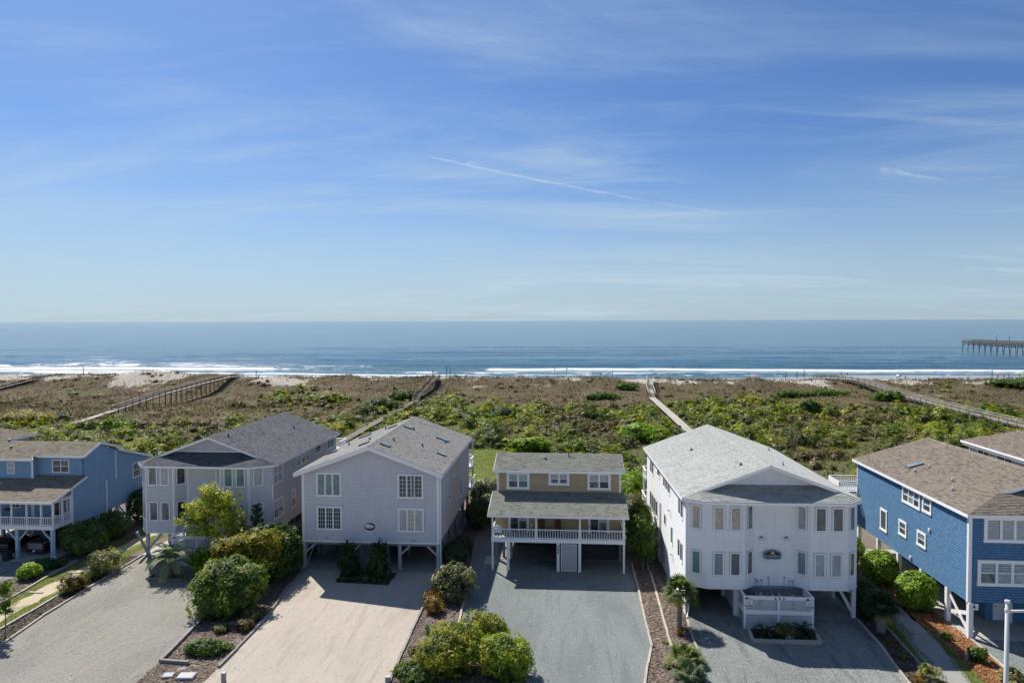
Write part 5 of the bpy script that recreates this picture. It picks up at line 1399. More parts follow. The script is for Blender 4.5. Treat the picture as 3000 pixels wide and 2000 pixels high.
# porch
MB().box(L, 55.1, 2.55, Rr, 57.39, 2.78).build('porch_floor', M['post_grey'], H)
MB().box(L, 55.06, 2.52, Rr + .04, 55.098, 2.84).build('deck_fascia', M['trim'], H)
MB().box(Rr + .002, 55.1, 2.52, Rr + .04, 57.4, 2.84).build('deck_fascia', M['trim'], H)
railing(H, (L, 55.14, 2.78), (Rr, 55.14, 2.78), .8, .19)
railing(H, (Rr - .03, 55.2, 2.78), (Rr - .03, 57.35, 2.78), .8, .19)
for x in (-54.3, -52.6, -50.9, -49.2, -48.0, -46.95, -45.6, -44.3, Rr - .07):
    MB().box(x - .06, 55.16, 2.78, x + .06, 55.28, 4.85).build('porch_post', M['white'], H)
for y in (56.3, 57.3): MB().box(Rr - .1, y - .06, 2.78, Rr + .01, y + .06, 5.0).build('porch_post', M['white'], H)
MB().box(Rr - .12, 55.16, 4.7, Rr - .02, 57.3, 4.86).build('porch_beam', M['trim'], H)
MB().box(Rr - .02, 57.36, 2.3, Rr + .05, 57.5, 5.4).build('corner_board', M['trim'], H)
window(H, (-44.3, 57.4, 3.95), (1, 0, 0), 1.5, 1.8, 2, panes=('g_dark', 'g_teal'), case=.1)
window(H, (-48.4, 57.4, 4.1), (1, 0, 0), .9, .8, 2, panes=('g_dark',), case=.08)
MB().box(-46.9, 57.3, 2.8, -46.6, 57.37, 4.9).build('door_casing', M['trim'], H)
for x in (-54.2, -50.6, -46.45, -43.3):
    for y in (55.2, 58.5, 62, 65.3, 68.4):
        MB().box(x - .13, y - .13, 0, x + .13, y + .13, 2.53).build('stilt_post', M['post_blue'], H)
for x in (-46.45, -50.6):
    for s in (-1, 1): MB().beam((x + s * .1, 55.2, 1.55), (x + s * .95, 55.2, 2.5), .07, .14).build('brace', M['post_blue'], H)
MB().beam((-43.4, 55.2, 1.55), (-44.25, 55.2, 2.5), .07, .14).build('brace', M['post_blue'], H)
for y in (58.6, 62.1, 65.4):
    MB().beam((-43.25, y, .8), (-43.25, y + 1.3, 2.2), .06, .15).build('brace', M['post_blue'], H)
    MB().beam((-43.25, y + 3.1, .8), (-43.25, y + 1.8, 2.2), .06, .15).build('brace', M['post_blue'], H)
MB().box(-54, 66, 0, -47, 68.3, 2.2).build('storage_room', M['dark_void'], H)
MB().box(L - .2, 54.5, .004, Rr + .1, 68.6, .03).build('carport_slab', M['concrete'], H)
MB().tube([(Rr + .08, 55.15, 4.7), (Rr + .08, 55.15, .3), (Rr + .4, 54.95, .1)], .05, 6).build('downspout', M['trim'], H)
# hanging basket on the porch
hb = empty('hanging_basket', (-47.4, 55.35, 3.9), 'dark hanging basket with red blooms on the light blue porch', 'plant basket')
MB().tube([(-47.4, 55.35, 3.98), (-47.4, 55.35, 4.12), (-47.4, 55.35, 4.2)], [.12, .3, .34], 10).build('basket', M['wicker'], hb)
MB().tube([(-47.4, 55.35, 4.2), (-47.4, 55.35, 4.84)], [.012, .012], 5).build('hanger', M['blackmetal'], hb)

# ------------------------------------------------------------------ royal blue house at the right
H = empty('royal_blue_house', (31, 45.6, 0), 'royal blue shingle house with a wide brown roof and white-framed windows', 'house', 'stilt houses along the beach')
L, Rr, y0, y1, z0, ze = 25.05, 37.0, 45.6, 62.6, 2.25, 7.85
cl = Cladding('wall_shingle', M['shake_royal'], 0.26, 0.165, 0.032, 300, seed=51, vg=.032)
P = [(L, y1, z0), (L, y0, z0), (L, y0, ze), (L, y1, ze)]
base_wall(H, P, 'shake_royal'); cl.face([(x - .001, y, z) for x, y, z in P])
P = [(L, y0, z0), (Rr, y0, z0), (Rr, y0, ze), (L, y0, ze)]
base_wall(H, P, 'shake_royal')
cl2 = Cladding('front_wall_shingle', M['shake_royal'], 0.26, 0.165, 0.032, 300, seed=52, vg=.032)
cl2.face([(x, y - .001, z) for x, y, z in P])
base_wall(H, [(Rr, y0, z0), (Rr, y1, z0), (Rr, y1, ze), (Rr, y0, ze)], 'shake_royal')
base_wall(H, [(Rr, y1, z0), (L, y1, z0), (L, y1, ze), (31, y1, 9.6), (Rr, y1, ze)], 'shake_royal')
MB().box(L + .13, y0 + .13, z0, Rr - .13, y1 - .13, z0 + .14).build('floor_deck', M['soffit'], H)
rzz = 9.78; el, er = 24.8, 37.25; yf = y0 - .3; yback = 63.05
kx = (rzz - ze) / (31 - el); zt = 8.78; xl = el + (zt - ze) / kx; xr2 = er - (zt - ze) / kx; yt = yf + (zt - ze) / .48
yr = yt
fl_ = [(el, yback, ze), (el, yf, ze), (xl, yt, zt), (31, yt, rzz), (31, yback, rzz)]
fr_ = [(er, yf, ze), (er, yback, ze), (31, yback, rzz), (31, yt, rzz), (xr2, yt, zt)]
fc = [(el, yf, ze), (er, yf, ze), (xr2, yt - .01, zt), (xl, yt - .01, zt)]
fc2 = [(xl, yt - .01, zt), (xr2, yt - .01, zt), (xr2 - 1.08, yt + .7, zt + .336), (xl + 1.08, yt + .7, zt + .336)]
rmb = MB()
for f in (fl_, fr_, fc, fc2): roof_slab(rmb, f, .1)
roof = rmb.build('roof', M['lead'], H)
rc = Cladding('roof_shingle', M['roof_brown'], 0.30, 0.145, 0.032, 300, seed=53, sizes=(0.6, 1.0, 1.4))
kk_ = math.hypot(xl - el, zt - ze) % .145
rc.face([(el, yback, ze), (el, yf, ze), (xl, yt, zt), (xl, yback, zt)]); rc.face([(xl, yback, zt), (xl, yt, zt), (31, yt, rzz), (31, yback, rzz)], 0, kk_)
rc.face([(er, yf, ze), (er, yback, ze), (xr2, yback, zt), (xr2, yt, zt)]); rc.face([(xr2, yt, zt), (xr2, yback, zt), (31, yback, rzz), (31, yt, rzz)], 0, kk_)
rc.face(fc); rc.face(fc2); rc.finish(roof)
gw = [(xl + 1.1, yt + .68, zt + .3), (xr2 - 1.1, yt + .68, zt + .3), (31, yt + .68, rzz - .12)]
base_wall(H, gw, 'shake_royal'); cl2.face([(x, y - .001, z) for x, y, z in gw])
cl.finish(H); cl2.finish(H)
for xx in (xl, xr2):
    MB().extr([(xx, yr - .03, zt - .2), (31, yr - .03, rzz - .2), (31, yr - .03, rzz - .006), (xx, yr - .03, zt - .006)], (0, .028, 0)).build('rake_board', M['trim'], roof)
for i in range(48):
    y = yt + i * .32
    MB().add([(30.86, y, rzz - .03), (31, y, rzz + .045), (31.14, y, rzz - .03), (30.86, y + .32, rzz - .045), (31, y + .32, rzz + .028), (31.14, y + .32, rzz - .045)], [(0, 1, 4, 3), (1, 2, 5, 4), (0, 2, 1)]).build('ridge_cap', M['roof_brown'], roof)
for a, b in (((el, yf - .02, ze - .1), (er, yf - .02, ze - .1)), ((el - .02, yf - .02, ze - .1), (el - .02, yback, ze - .1)), ((er + .02, yf, ze - .1), (er + .02, yback, ze - .1))):
    MB().beam(a, b, .04, .19).build('eave_board', M['trim'], roof)
MB().box(el + .02, yf, ze - .16, er - .02, y0, ze - .12).build('soffit', M['trim'], roof)
MB().box(el + .02, y0, ze - .16, L, yback, ze - .12).build('soffit', M['trim'], roof)
n1 = Vector((-kx, 0, 1)).normalized(); v1 = Vector((1, 0, kx)).normalized()
skylight(roof, Vector((27.07, 56.85, rzz - (31 - 27.07) * kx)) + n1 * .02, Vector((0, -1, 0)), v1, n1, .72, 1.15)
for x, y in ((26.43, 55.42), (27.46, 55.44), (27.06, 51.43), (26.22, 49.78)): roof_pipe(roof, (x, y, rzz - (31 - x) * kx), .26, 'pipe_white', .065)
for x, y, sx, sy in ((L - .03, y0 + .05, .02, .1), (L + .06, y0 - .035, .1, .012)):
    MB().box(x - sx, y - sy, z0 - .1, x + sx, y + sy, ze - .16).build('corner_board', M['trim'], H)
MB().box(L - .035, y1 - .12, z0, L - .022, y1 + .02, ze - .1).build('corner_board', M['trim'], H)
un = (0, -1, 0)
f = window(H, (L, 53.0, 7.0), un, 2.66, 1.28, 3, True, panes=(('g_mid', 'g_dark'), 'g_teal', ('g_teal', 'g_dark')), case=.17, depth=.07)
window(H, (L, 50.72, 7.02), un, 1.22, 1.15, 1, True, panes=(('g_teal', 'g_dark'),), case=.17, depth=.07)
window(H, (L, 57.37, 4.07), un, 1.2, 1.76, 1, panes=('g_dark',), case=.17, depth=.07)
window(H, (L, 54.2, 4.35), un, 1.22, 1.18, 1, True, panes=('g_dark',), case=.17, depth=.07)
window(H, (L, 51.4, 4.4), un, 1.25, 1.1, 1, True, panes=(('g_teal', 'g_dark'),), case=.17, depth=.07)
window(H, (27.75, y0, 6.88), (1, 0, 0), 3.68, 1.6, 4, panes=('g_pale',), case=.2, depth=.07)
window(H, (27.65, y0, 4.14), (1, 0, 0), 4.18, 1.63, 4, True, panes=(('g_pale', 'g_mid'), ('g_pale', 'g_pale'), ('g_pale', 'g_pale'), ('g_pale', 'g_mid')), case=.2, depth=.07)
for y, z in ((50.3, 5.3), (52.9, 2.5)): MB().box(L - .12, y - .09, z, L - .02, y + .09, z + .22).build('wall_lamp', M['pipe_white'], H)
for x in (25.14, 29.0, 33, 36.8):
    for y in (45.55, 48.1, 51.5, 55, 58.5, 62.3):
        MB().box(x - .14, y - .14, 0, x + .14, y + .14, z0).build('stilt_post', M['white'] , H)
MB().beam((25.14, 45.75, .35), (25.14, 47.95, 1.95), .07, .17).build('brace', M['white'], H)
MB().beam((25.2, 45.75, 1.5), (25.2, 47.95, .75), .08, .24).build('brace', M['white'], H)
text_on(H, 'A', (25.3, 45.373, 2.05), .3, name='letter', bold=.01)
MB().box(25.02, 45.38, 1.85, 25.55, 45.405, 2.24).build('letter_board', M['white'], H)
MB().box(27.9, 49.8, 0, 36.5, 61.5, z0 - .02).build('storage_room', M['shake_royal'], H)
d = MB().box(28.15, 48.35, .05, 28.95, 48.41, 1.95).build('door', M['white'], H)
MB().box(28.25, 48.31, .95, 28.31, 48.349, 1.03).build('door_handle', M['blackmetal'], d)
MB().box(27.7, 48.42, 0, 36.5, 49.79, z0 - .02).build('storage_wall', M['shake_royal'], H)
MB().box(24.8, 45.35, .004, Rr + .2, y1 + .1, .03).build('carport_slab', M['concrete'], H)
MB().box(23.6, 62.75, 4.9, 36, 65.2, 5.05).build('deck_floor', M['post_grey'], H)
MB().box(23.56, 62.75, 4.75, 23.62, 65.2, 5.9).build('deck_skirt', M['white'], H)
railing(H, (23.6, 62.8, 5.05), (25.0, 62.8, 5.05), .9, .16)
railing(H, (23.6, 65.2, 5.05), (30.0, 65.2, 5.05), .9, .16)
for x, y in ((23.7, 62.9), (23.7, 65.1), (30, 65.1), (35.9, 65.1)): MB().box(x - .09, y - .09, 0, x + .09, y + .09, 4.9).build('deck_post', M['white'], H)
MB().box(22.6, 63.0, 1.0, 24.9, 65.5, 1.15).build('low_deck_floor', M['post_grey'], H)
railing(H, (22.6, 63.0, 1.15), (24.9, 63.0, 1.15), .85, .18)
for x, y in ((22.7, 63.1), (24.8, 63.1), (22.7, 65.4), (24.8, 65.4)): MB().box(x - .09, y - .09, 0, x + .09, y + .09, 1.0).build('deck_post', M['white'], H)

# ------------------------------------------------------------------ neighbours seen over the roofs
H = empty('brown_roofed_house', (47, 66, 0), 'pale grey-green house under a brown roof behind the royal blue house', 'house', 'stilt houses along the beach')
MB().box(41.6, 60.5, 2.2, 53.0, 75.8, 6.98).build('wall', M['wall_green'], H)
rmb = MB()
fl_ = [(40.9, 76.3, 7.42), (40.9, 60.0, 7.42), (47.3, 60.0, 9.9), (47.3, 71.0, 9.9)]
fr_ = [(53.7, 60.0, 7.42), (53.7, 76.3, 7.42), (47.3, 71.0, 9.9), (47.3, 60.0, 9.9)]
fbk = [(53.7, 76.3, 7.42), (40.9, 76.3, 7.42), (47.3, 71.0, 9.9)]
for f in (fl_, fr_, fbk): roof_slab(rmb, f, .12)
roof = rmb.build('roof', M['lead'], H)
rc = Cladding('roof_shingle', M['roof_brown'], 0.30, 0.145, 0.032, 300, seed=63, sizes=(0.6, 1.0, 1.4))
for f in (fl_, fr_, fbk): rc.face(f)
rc.finish(roof)
MB().beam((40.9, 60, 7.32), (40.9, 76.3, 7.32), .05, .2).build('eave_board', M['trim'], roof)
MB().box(40.95, 60.2, 6.985, 53.5, 76.1, 7.2).build('soffit', M['soffit'], roof)
window(H, (41.6, 73.4, 6.45), (0, -1, 0), 2.1, .95, 2, panes=('g_dark',), case=.12)
window(H, (41.6, 70.0, 6.45), (0, -1, 0), 2.5, .95, 2, panes=('g_dark',), case=.12)
MB().box(41.5, 75.7, 2.3, 41.62, 75.83, 6.9).build('corner_board', M['trim'], H)
for x in (41.9, 47, 52.7):
    for y in (60.9, 65.5, 70.5, 75.4): MB().box(x - .13, y - .13, 0, x + .13, y + .13, 2.2).build('stilt_post', M['post_grey'], H)
H = empty('hip_roofed_house', (-68, 73, 0), 'house whose brown hip roof tip shows at the left edge beyond the light blue house', 'house', 'stilt houses along the beach')
MB().box(-74, 63, 2.2, -62.6, 76.5, 6.7).build('wall', M['wall_green'], H)
rmb = MB()
f1 = [(-74.6, 62.4, 6.95), (-62.0, 62.4, 6.95), (-68.3, 68.0, 9.3), (-68.3, 68.0, 9.3)][:3]
pk0, pk1 = (-68.3, 67.5, 9.2), (-68.3, 72.0, 9.2)
fs = [[(-74.6, 62.4, 6.95), (-62.0, 62.4, 6.95), pk0], [(-62.0, 62.4, 6.95), (-62.0, 77.0, 6.95), pk1, pk0], [(-62.0, 77.0, 6.95), (-74.6, 77.0, 6.95), pk1], [(-74.6, 77.0, 6.95), (-74.6, 62.4, 6.95), pk0, pk1]]
for f in fs: roof_slab(rmb, f, .12)
roof = rmb.build('roof', M['lead'], H)
rc = Cladding('roof_shingle', M['roof_brown'], 0.30, 0.145, 0.032, 200, seed=73, sizes=(0.6, 1.0, 1.4))
for f in fs: rc.face(f)
rc.finish(roof)
MB().beam((-62, 62.4, 6.85), (-62, 77, 6.85), .05, .2).build('eave_board', M['trim'], roof)
MB().beam((-74.6, 62.4, 6.85), (-62, 62.4, 6.85), .05, .2).build('eave_board', M['trim'], roof)
for x in (-73.7, -68, -62.9):
    for y in (63.3, 69.5, 76.2): MB().box(x - .13, y - .13, 0, x + .13, y + .13, 2.2).build('stilt_post', M['post_grey'], H)
# ================================================================== PLANTS
M['bark'] = paint('brown_bark', (.16, .12, .085), .95, .6)
M['bark_grey'] = paint('grey_bark', (.24, .215, .185), .95, .6)
def unit(r, n):
    d = r.normal(size=(n, 3)); return d / np.linalg.norm(d, axis=1)[:, None]

def leaf_cloud(lobes, n, size, palette, seed, upbias=.25, shell=.35, lum=.16, aspect=.5, norm_mix=.75, patch=.5, core=True, zmin=.02, lumf=2.4):
    """leaf faces spread through ellipsoid lobes; returns V, F, colours"""
    r = np.random.default_rng(seed)
    L = np.array(lobes, float); ar = (L[:, 3] * L[:, 4] + L[:, 3] * L[:, 5] + L[:, 4] * L[:, 5])
    G = 13                                     # leaves to a spray
    ng = max(1, n // G); n = ng * G
    k = r.choice(len(L), ng, p=ar / ar.sum())
    d = unit(r, ng); d[:, 2] += upbias; d /= np.linalg.norm(d, axis=1)[:, None]
    q = L[k]
    ph = r.random((3, 3)) * 6.28
    def bumpy(d, kk):
        b = np.zeros(len(d))
        for j in range(3):
            f = lumf * (1.0 + .8 * j)
            b += np.sin(d[:, 0] * f + ph[j, 0] + kk) * np.sin(d[:, 1] * f * 1.2 + ph[j, 1] + kk * 2) * np.sin(d[:, 2] * f * .9 + ph[j, 2]) / (1 + .5 * j)
        return b
    rad = (1.04 - shell * r.random(ng) ** 1.6) * (1 + lum * bumpy(d, k) * 1.7)
    if shell > .22: rad = rad + np.where(r.random(ng) < .09, .26 * r.random(ng), 0)
    C = q[:, :3] + d * q[:, 3:6] * rad[:, None]
    spread = np.minimum(size * 1.9, .22 * q[:, 3:6].min(1))
    nn = d / q[:, 3:6]; nn /= np.linalg.norm(nn, axis=1)[:, None]
    gi = np.repeat(np.arange(ng), G)
    off = r.normal(size=(n, 3)); off -= nn[gi] * (off * nn[gi]).sum(1)[:, None] * .55
    C = C[gi] + off * spread[gi][:, None]
    C = C - nn[gi] * ((off ** 2).sum(1) * .10)[:, None] * spread[gi][:, None]
    gt = unit(r, ng) * .45
    nn = nn[gi] * norm_mix + gt[gi] + unit(r, n) * (1.0 - norm_mix) + np.array([0, 0, .3]); nn /= np.linalg.norm(nn, axis=1)[:, None]
    t = np.cross(nn, unit(r, n)); t /= np.linalg.norm(t, axis=1)[:, None]; b = np.cross(nn, t)
    s = size * 1.22 * (.55 + .9 * r.random(n))[:, None]
    V = np.stack([C - t * s, C + b * s * aspect, C + t * s, C - b * s * aspect], 1).reshape(-1, 3)
    V[:, 2] = np.maximum(V[:, 2], zmin)
    P = np.array(palette, float)
    pn = lump(C[:, 0] * 2.2, C[:, 1] * 2.2 + C[:, 2] * 1.7, patch * 2, seed % 17, 3)
    x = np.clip((pn * .35 + .5 + r.normal(0, .20, ng)[gi] + r.normal(0, .12, n)), 0, .999) * (len(P) - 1)
    i = np.minimum(x.astype(int), len(P) - 2) if len(P) > 1 else np.zeros(n, int); f = (x - i)[:, None]
    c = P[i] * (1 - f) + P[np.minimum(i + 1, len(P) - 1)] * f
    c = c * (.70 + .6 * r.random(n))[:, None] * np.array([1.42, 1.38, 1.2])
    cols = np.repeat(np.clip(c, 0, 1), 4, 0)
    F = np.arange(4 * n).reshape(-1, 4)
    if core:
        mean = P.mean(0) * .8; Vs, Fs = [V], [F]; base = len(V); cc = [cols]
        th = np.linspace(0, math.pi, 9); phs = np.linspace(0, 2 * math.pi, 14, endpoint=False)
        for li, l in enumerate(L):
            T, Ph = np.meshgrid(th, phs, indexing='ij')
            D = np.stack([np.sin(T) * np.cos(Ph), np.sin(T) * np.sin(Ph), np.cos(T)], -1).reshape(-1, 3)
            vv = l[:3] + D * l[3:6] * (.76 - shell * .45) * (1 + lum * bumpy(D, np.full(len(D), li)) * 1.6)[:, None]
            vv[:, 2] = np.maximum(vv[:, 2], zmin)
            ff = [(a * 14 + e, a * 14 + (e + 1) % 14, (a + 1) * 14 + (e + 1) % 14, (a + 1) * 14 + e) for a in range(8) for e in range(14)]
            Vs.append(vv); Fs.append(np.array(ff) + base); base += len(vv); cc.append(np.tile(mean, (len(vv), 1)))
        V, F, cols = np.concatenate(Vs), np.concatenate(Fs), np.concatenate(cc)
    return V, F, cols

def shrub(label, loc, lobes, n, size, palette, seed, cat='bush', name='garden_shrub', group=None, stems=3, mat='leaf', **k):
    """lobes relative to loc"""
    e = empty(name, loc, label, cat, group)
    lb = [(l[0] + loc[0], l[1] + loc[1], l[2] + loc[2], *l[3:6]) for l in lobes]
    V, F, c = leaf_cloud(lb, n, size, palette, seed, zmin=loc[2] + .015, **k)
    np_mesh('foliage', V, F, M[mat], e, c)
    rr = random.Random(seed)
    for i in range(stems):
        l = lb[i % len(lb)]
        p = Vector(loc) + Vector((rr.uniform(-.12, .12), rr.uniform(-.12, .12), -.02)); q = Vector(l[:3]) + Vector((rr.uniform(-.3, .3) * l[3], rr.uniform(-.3, .3) * l[4], 0))
        MB().tube([p, p.lerp(q, .5) + Vector((rr.uniform(-.06, .06), rr.uniform(-.06, .06), 0)), q], [.045, .035, .02], 6).build('stem', M['bark'], e)
    return e

G_DARK = [(.026, .05, .017), (.048, .085, .03), (.08, .13, .045)]
G_MID = [(.03, .06, .015), (.06, .11, .022), (.11, .17, .03)]
G_LIME = [(.055, .10, .014), (.12, .20, .02), (.21, .30, .03)]
G_YEL = [(.05, .075, .015), (.13, .17, .022), (.28, .27, .03)]
G_GOLD = [(.045, .075, .014), (.12, .135, .02), (.27, .20, .02)]
G_SILV = [(.05, .06, .035), (.13, .14, .085), (.29, .29, .19)]
G_OLIV = [(.05, .055, .025), (.11, .11, .045), (.19, .18, .08)]
G_RED = [(.06, .045, .02), (.13, .085, .035), (.12, .13, .04)]
G_ORNG = [(.09, .045, .012), (.22, .105, .022), (.25, .20, .04)]
G_BLUE = [(.025, .045, .028), (.045, .075, .045), (.09, .125, .075)]
def ball(r, h, k=1.0): return [(0, 0, h * .52, r, r * k, h * .5)]

# ---- beside the light blue house
shrub('large clipped dark bush at the corner post of the light blue house', (-41.5, 56.6, 0), ball(1.75, 2.75), 6500, .085, [(.04, .07, .022), (.075, .12, .038), (.13, .19, .06)], 101, shell=.2, lum=.06)
shrub('second clipped dark bush along the light blue house, with a white-tipped top', (-42.0, 61.2, 0), ball(1.45, 2.35), 4500, .085, [(.04, .07, .022), (.075, .12, .038), (.13, .19, .06)], 102, shell=.14, lum=.06)
shrub('tall dark bush between the light blue house and the grey bay house', (-42.1, 66.2, 0), ball(1.6, 3.3), 4000, .1, G_DARK, 103, shell=.18, lum=.08)
shrub('small bright lime bush in front of the light blue house', (-42.0, 51.0, 0), ball(.78, 1.1), 1900, .075, G_LIME + [(.30, .38, .05)], 104, shell=.2, lum=.1)
shrub('low dark bush behind the small lime bush', (-42.4, 53.2, 0), [(0, 0, .35, 1.0, .8, .42), (.8, .3, .3, .6, .6, .35)], 2200, .07, G_DARK, 105)
shrub('loose pale olive bush halfway along the timber of the widest drive', (-36.7, 51.9, 0), [(0, 0, 1.0, .9, 1.0, .9), (.15, 1.1, .9, .9, .9, .8), (-.1, -.9, .5, .7, .7, .5)], 3400, .085, G_OLIV + [(.20, .24, .12)], 106, shell=.7, lum=.3, core=False, aspect=.42, stems=9)
shrub('reddish twiggy bush beside the widest drive', (-36.75, 48.6, 0), [(0, 0, .65, .85, .9, .62), (.3, .6, .5, .6, .6, .5)], 2100, .075, G_RED, 107, shell=.75, lum=.3, core=False, stems=9)
shrub('little yellow-green plant among the sandy path bushes', (-37.4, 51.5, 0), ball(.6, .6), 700, .07, G_LIME, 108, shell=.5)
e = empty('young_tree', (-35.75, 41.3, 0), 'slim young tree at the left edge of the picture by the wide drive', 'tree')
MB().tube([(-35.75, 41.3, -.05), (-35.72, 41.32, 1.2), (-35.8, 41.3, 2.4), (-35.75, 41.3, 3.3)], [.045, .035, .025, .01], 7).build('trunk', M['bark_grey'], e)
V, F, c = leaf_cloud([(-35.75, 41.3, 1.9, .42, .42, .75), (-35.7, 41.3, 2.9, .38, .38, .6), (-35.6, 41.25, 3.35, .4, .4, .3)], 1100, .075, G_MID + [(.2, .28, .04)], 109, shell=.8, lum=.4, core=False)
np_mesh('crown', V, F, M['leaf'], e, c)
for k in range(9):
    z = 1.4 + k * .2; a = k * 2.4
    MB().tube([(-35.75, 41.3, z), (-35.75 + .4 * math.cos(a), 41.3 + .4 * math.sin(a), z + .3)], [.015, .005], 5).build('branch', M['bark_grey'], e)

# ---- palms
def blade_strip(mb_v, mb_f, P, wid, side):
    b = len(mb_v)
    for p, w in zip(P, wid):
        mb_v.append(p - side * w); mb_v.append(p + side * w)
    for i in range(len(P) - 1): mb_f.append((b + 2 * i, b + 2 * i + 1, b + 2 * i + 3, b + 2 * i + 2))
def fan_frond(name, base, az, el, pet, rad, cols, seed, parent, n=19, droop=.35):
    """fan palm leaf: a petiole, then leaflets spread like a hand"""
    r = random.Random(seed); d = Vector((math.cos(az) * math.cos(el), math.sin(az) * math.cos(el), math.sin(el))); side = Vector((-math.sin(az), math.cos(az), 0)); upd = side.cross(d) * -1
    hub = Vector(base) + d * pet - Z * (droop * pet * .25)
    Vv, Ff = [], []
    blade_strip(Vv, Ff, [Vector(base), Vector(base).lerp(hub, .5) + Z * .03, hub], [.03, .02, .02], side)
    for k in range(n):
        a = (k / (n - 1) - .5) * 2 * 1.75
        dd = (d * math.cos(a) + side * math.sin(a)); L = rad * (.62 + .38 * math.cos(a * .8)) * r.uniform(.9, 1.1)
        wd = dd.cross(upd).normalized()
        pts = [hub + dd * (L * f) + upd * (.10 * math.sin(f * 3) * L) - Z * (droop * L * f * f * (1.0 + .6 * abs(a) / 1.7)) for f in (0, .35, .7, 1.0)]
        blade_strip(Vv, Ff, pts, [.008, .042, .034, .003], wd)
    k = r.random(); c = np.array(cols[0]) * (1 - k) + np.array(cols[1]) * k
    V = np.array([tuple(v) for v in Vv])
    jit = np.random.default_rng(seed).uniform(.75, 1.3, len(V) // 2).repeat(2)[:len(V), None]
    np_mesh(name, V, np.array(Ff), M['leaf'], parent, c * jit)
def feather_frond(name, base, az, el, length, cols, seed, parent, n=34, ll=.42, arch=1.0, lw=.02):
    r = random.Random(seed); side = Vector((-math.sin(az), math.cos(az), 0)); h = Vector((math.cos(az), math.sin(az), 0))
    pts = []; p = Vector(base); a = el
    for i in range(15):
        pts.append(p.copy()); p = p + (h * math.cos(a) + Z * math.sin(a)) * (length / 14); a -= arch * (.06 + .012 * i)
    Vv, Ff = [], []
    blade_strip(Vv, Ff, pts, [.03 * (1 - i / 16) for i in range(15)], side)
    for k in range(n):
        f = (.12 + .88 * k / n) * 13.9; i = int(f); q = pts[i].lerp(pts[i + 1], f - i); t = (pts[i + 1] - pts[i]).normalized(); nn = side.cross(t).normalized() * -1
        L = ll * math.sin(.35 + 2.4 * k / n) * r.uniform(.85, 1.1)
        for sg in (1, -1):
            dd = (side * sg * .8 + t * .55 + nn * .35).normalized()
            a1 = q + dd * L * .5; a2 = q + dd * L - Z * (L * .28)
            blade_strip(Vv, Ff, [q, a1, a2], [.006, lw, .003], t)
    k = r.random(); c = np.array(cols[0]) * (1 - k) + np.array(cols[1]) * k
    V = np.array([tuple(v) for v in Vv]); jit = np.random.default_rng(seed).uniform(.75, 1.3, len(V) // 2 + 1).repeat(2)[:len(V), None]
    np_mesh(name, V, np.array(Ff), M['leaf'], parent, c * jit)
def fan_palm(label, loc, h, r0, r1, nf, rad, pet, cols, seed, boots=True, tilt=(0, 0)):
    e = empty('fan_palm', loc, label, 'palm tree')
    top = Vector(loc) + Vector((tilt[0], tilt[1], h))
    MB().tube([Vector(loc) - Z * .05, Vector(loc).lerp(top, .3), Vector(loc).lerp(top, .7), top], [r0 * 1.1, r0, r0 * .95, r1], 12).build('trunk', M['bark_grey'], e)
    rr = random.Random(seed)
    if boots:
        for k in range(26):
            f = rr.uniform(.45, 1); a = k * 2.4; rad_ = r0 * 1.0
            q = Vector(loc).lerp(top, f) + Vector((math.cos(a), math.sin(a), 0)) * rad_ * .9
            MB().beam(q, q + Vector((math.cos(a) * .10, math.sin(a) * .10, .17)), .085, .025, (math.cos(a), math.sin(a), 0)).build('leaf_base', M['bark_grey'], e)
    for k in range(nf):
        a = k * 2.399 + rr.uniform(-.2, .2); f = k / nf
        el = 1.35 - 1.75 * f + rr.uniform(-.12, .12)
        cc = cols if k < nf * .93 or len(cols) < 4 else cols[2:4]
        fan_frond('frond', top + Z * rr.uniform(-.12, .1), a, el, pet * rr.uniform(.8, 1.15), rad * rr.uniform(.85, 1.1), cc, seed * 100 + k, e, droop=.25 + .3 * f)
    return e
FP = [(.06, .10, .025), (.15, .19, .06), (.36, .25, .05), (.42, .30, .10)]
fan_palm('sunlit short palm by the front left corner of the white house', (7.25, 45.85, 0), 2.35, .16, .15, 30, .80, .62, FP, 7)
fan_palm('stout shaded palm with a criss-cross trunk at the right corner of the white house', (20.0, 46.05, 0), 1.75, .26, .20, 30, .72, .6, [(.022, .042, .016), (.055, .085, .035), (.3, .22, .1), (.3, .22, .1)], 8)
def clump_palm(label, loc, nf, rad, pet, cols, seed, h=.3):
    e = empty('palmetto', loc, label, 'palm'); rr = random.Random(seed)
    MB().tube([Vector(loc) - Z * .05, Vector(loc) + Z * h], [.14, .1], 8).build('trunk', M['bark_grey'], e)
    for k in range(nf):
        fan_frond('frond', Vector(loc) + Z * h * rr.uniform(.4, 1), k * 2.4, rr.uniform(.15, 1.35), pet * rr.uniform(.6, 1.2), rad * rr.uniform(.8, 1.15), cols, seed * 100 + k, e, 18, .4)
clump_palm('wide low palmetto with yellowed tips in the mulch strip', (6.85, 41.0, 0), 30, .62, .75, [(.10, .15, .03), (.22, .24, .09)], 9)
clump_palm('grey-green palmetto cut by the bottom edge of the picture, left of the shaded drive', (6.75, 39.1, 0), 22, .6, .6, [(.07, .11, .05), (.17, .20, .11)], 10)
clump_palm('spindly pale palmetto in the dark strip beside the grassy path', (19.9, 39.9, 0), 13, .5, .55, [(.13, .15, .06), (.30, .28, .14)], 11)
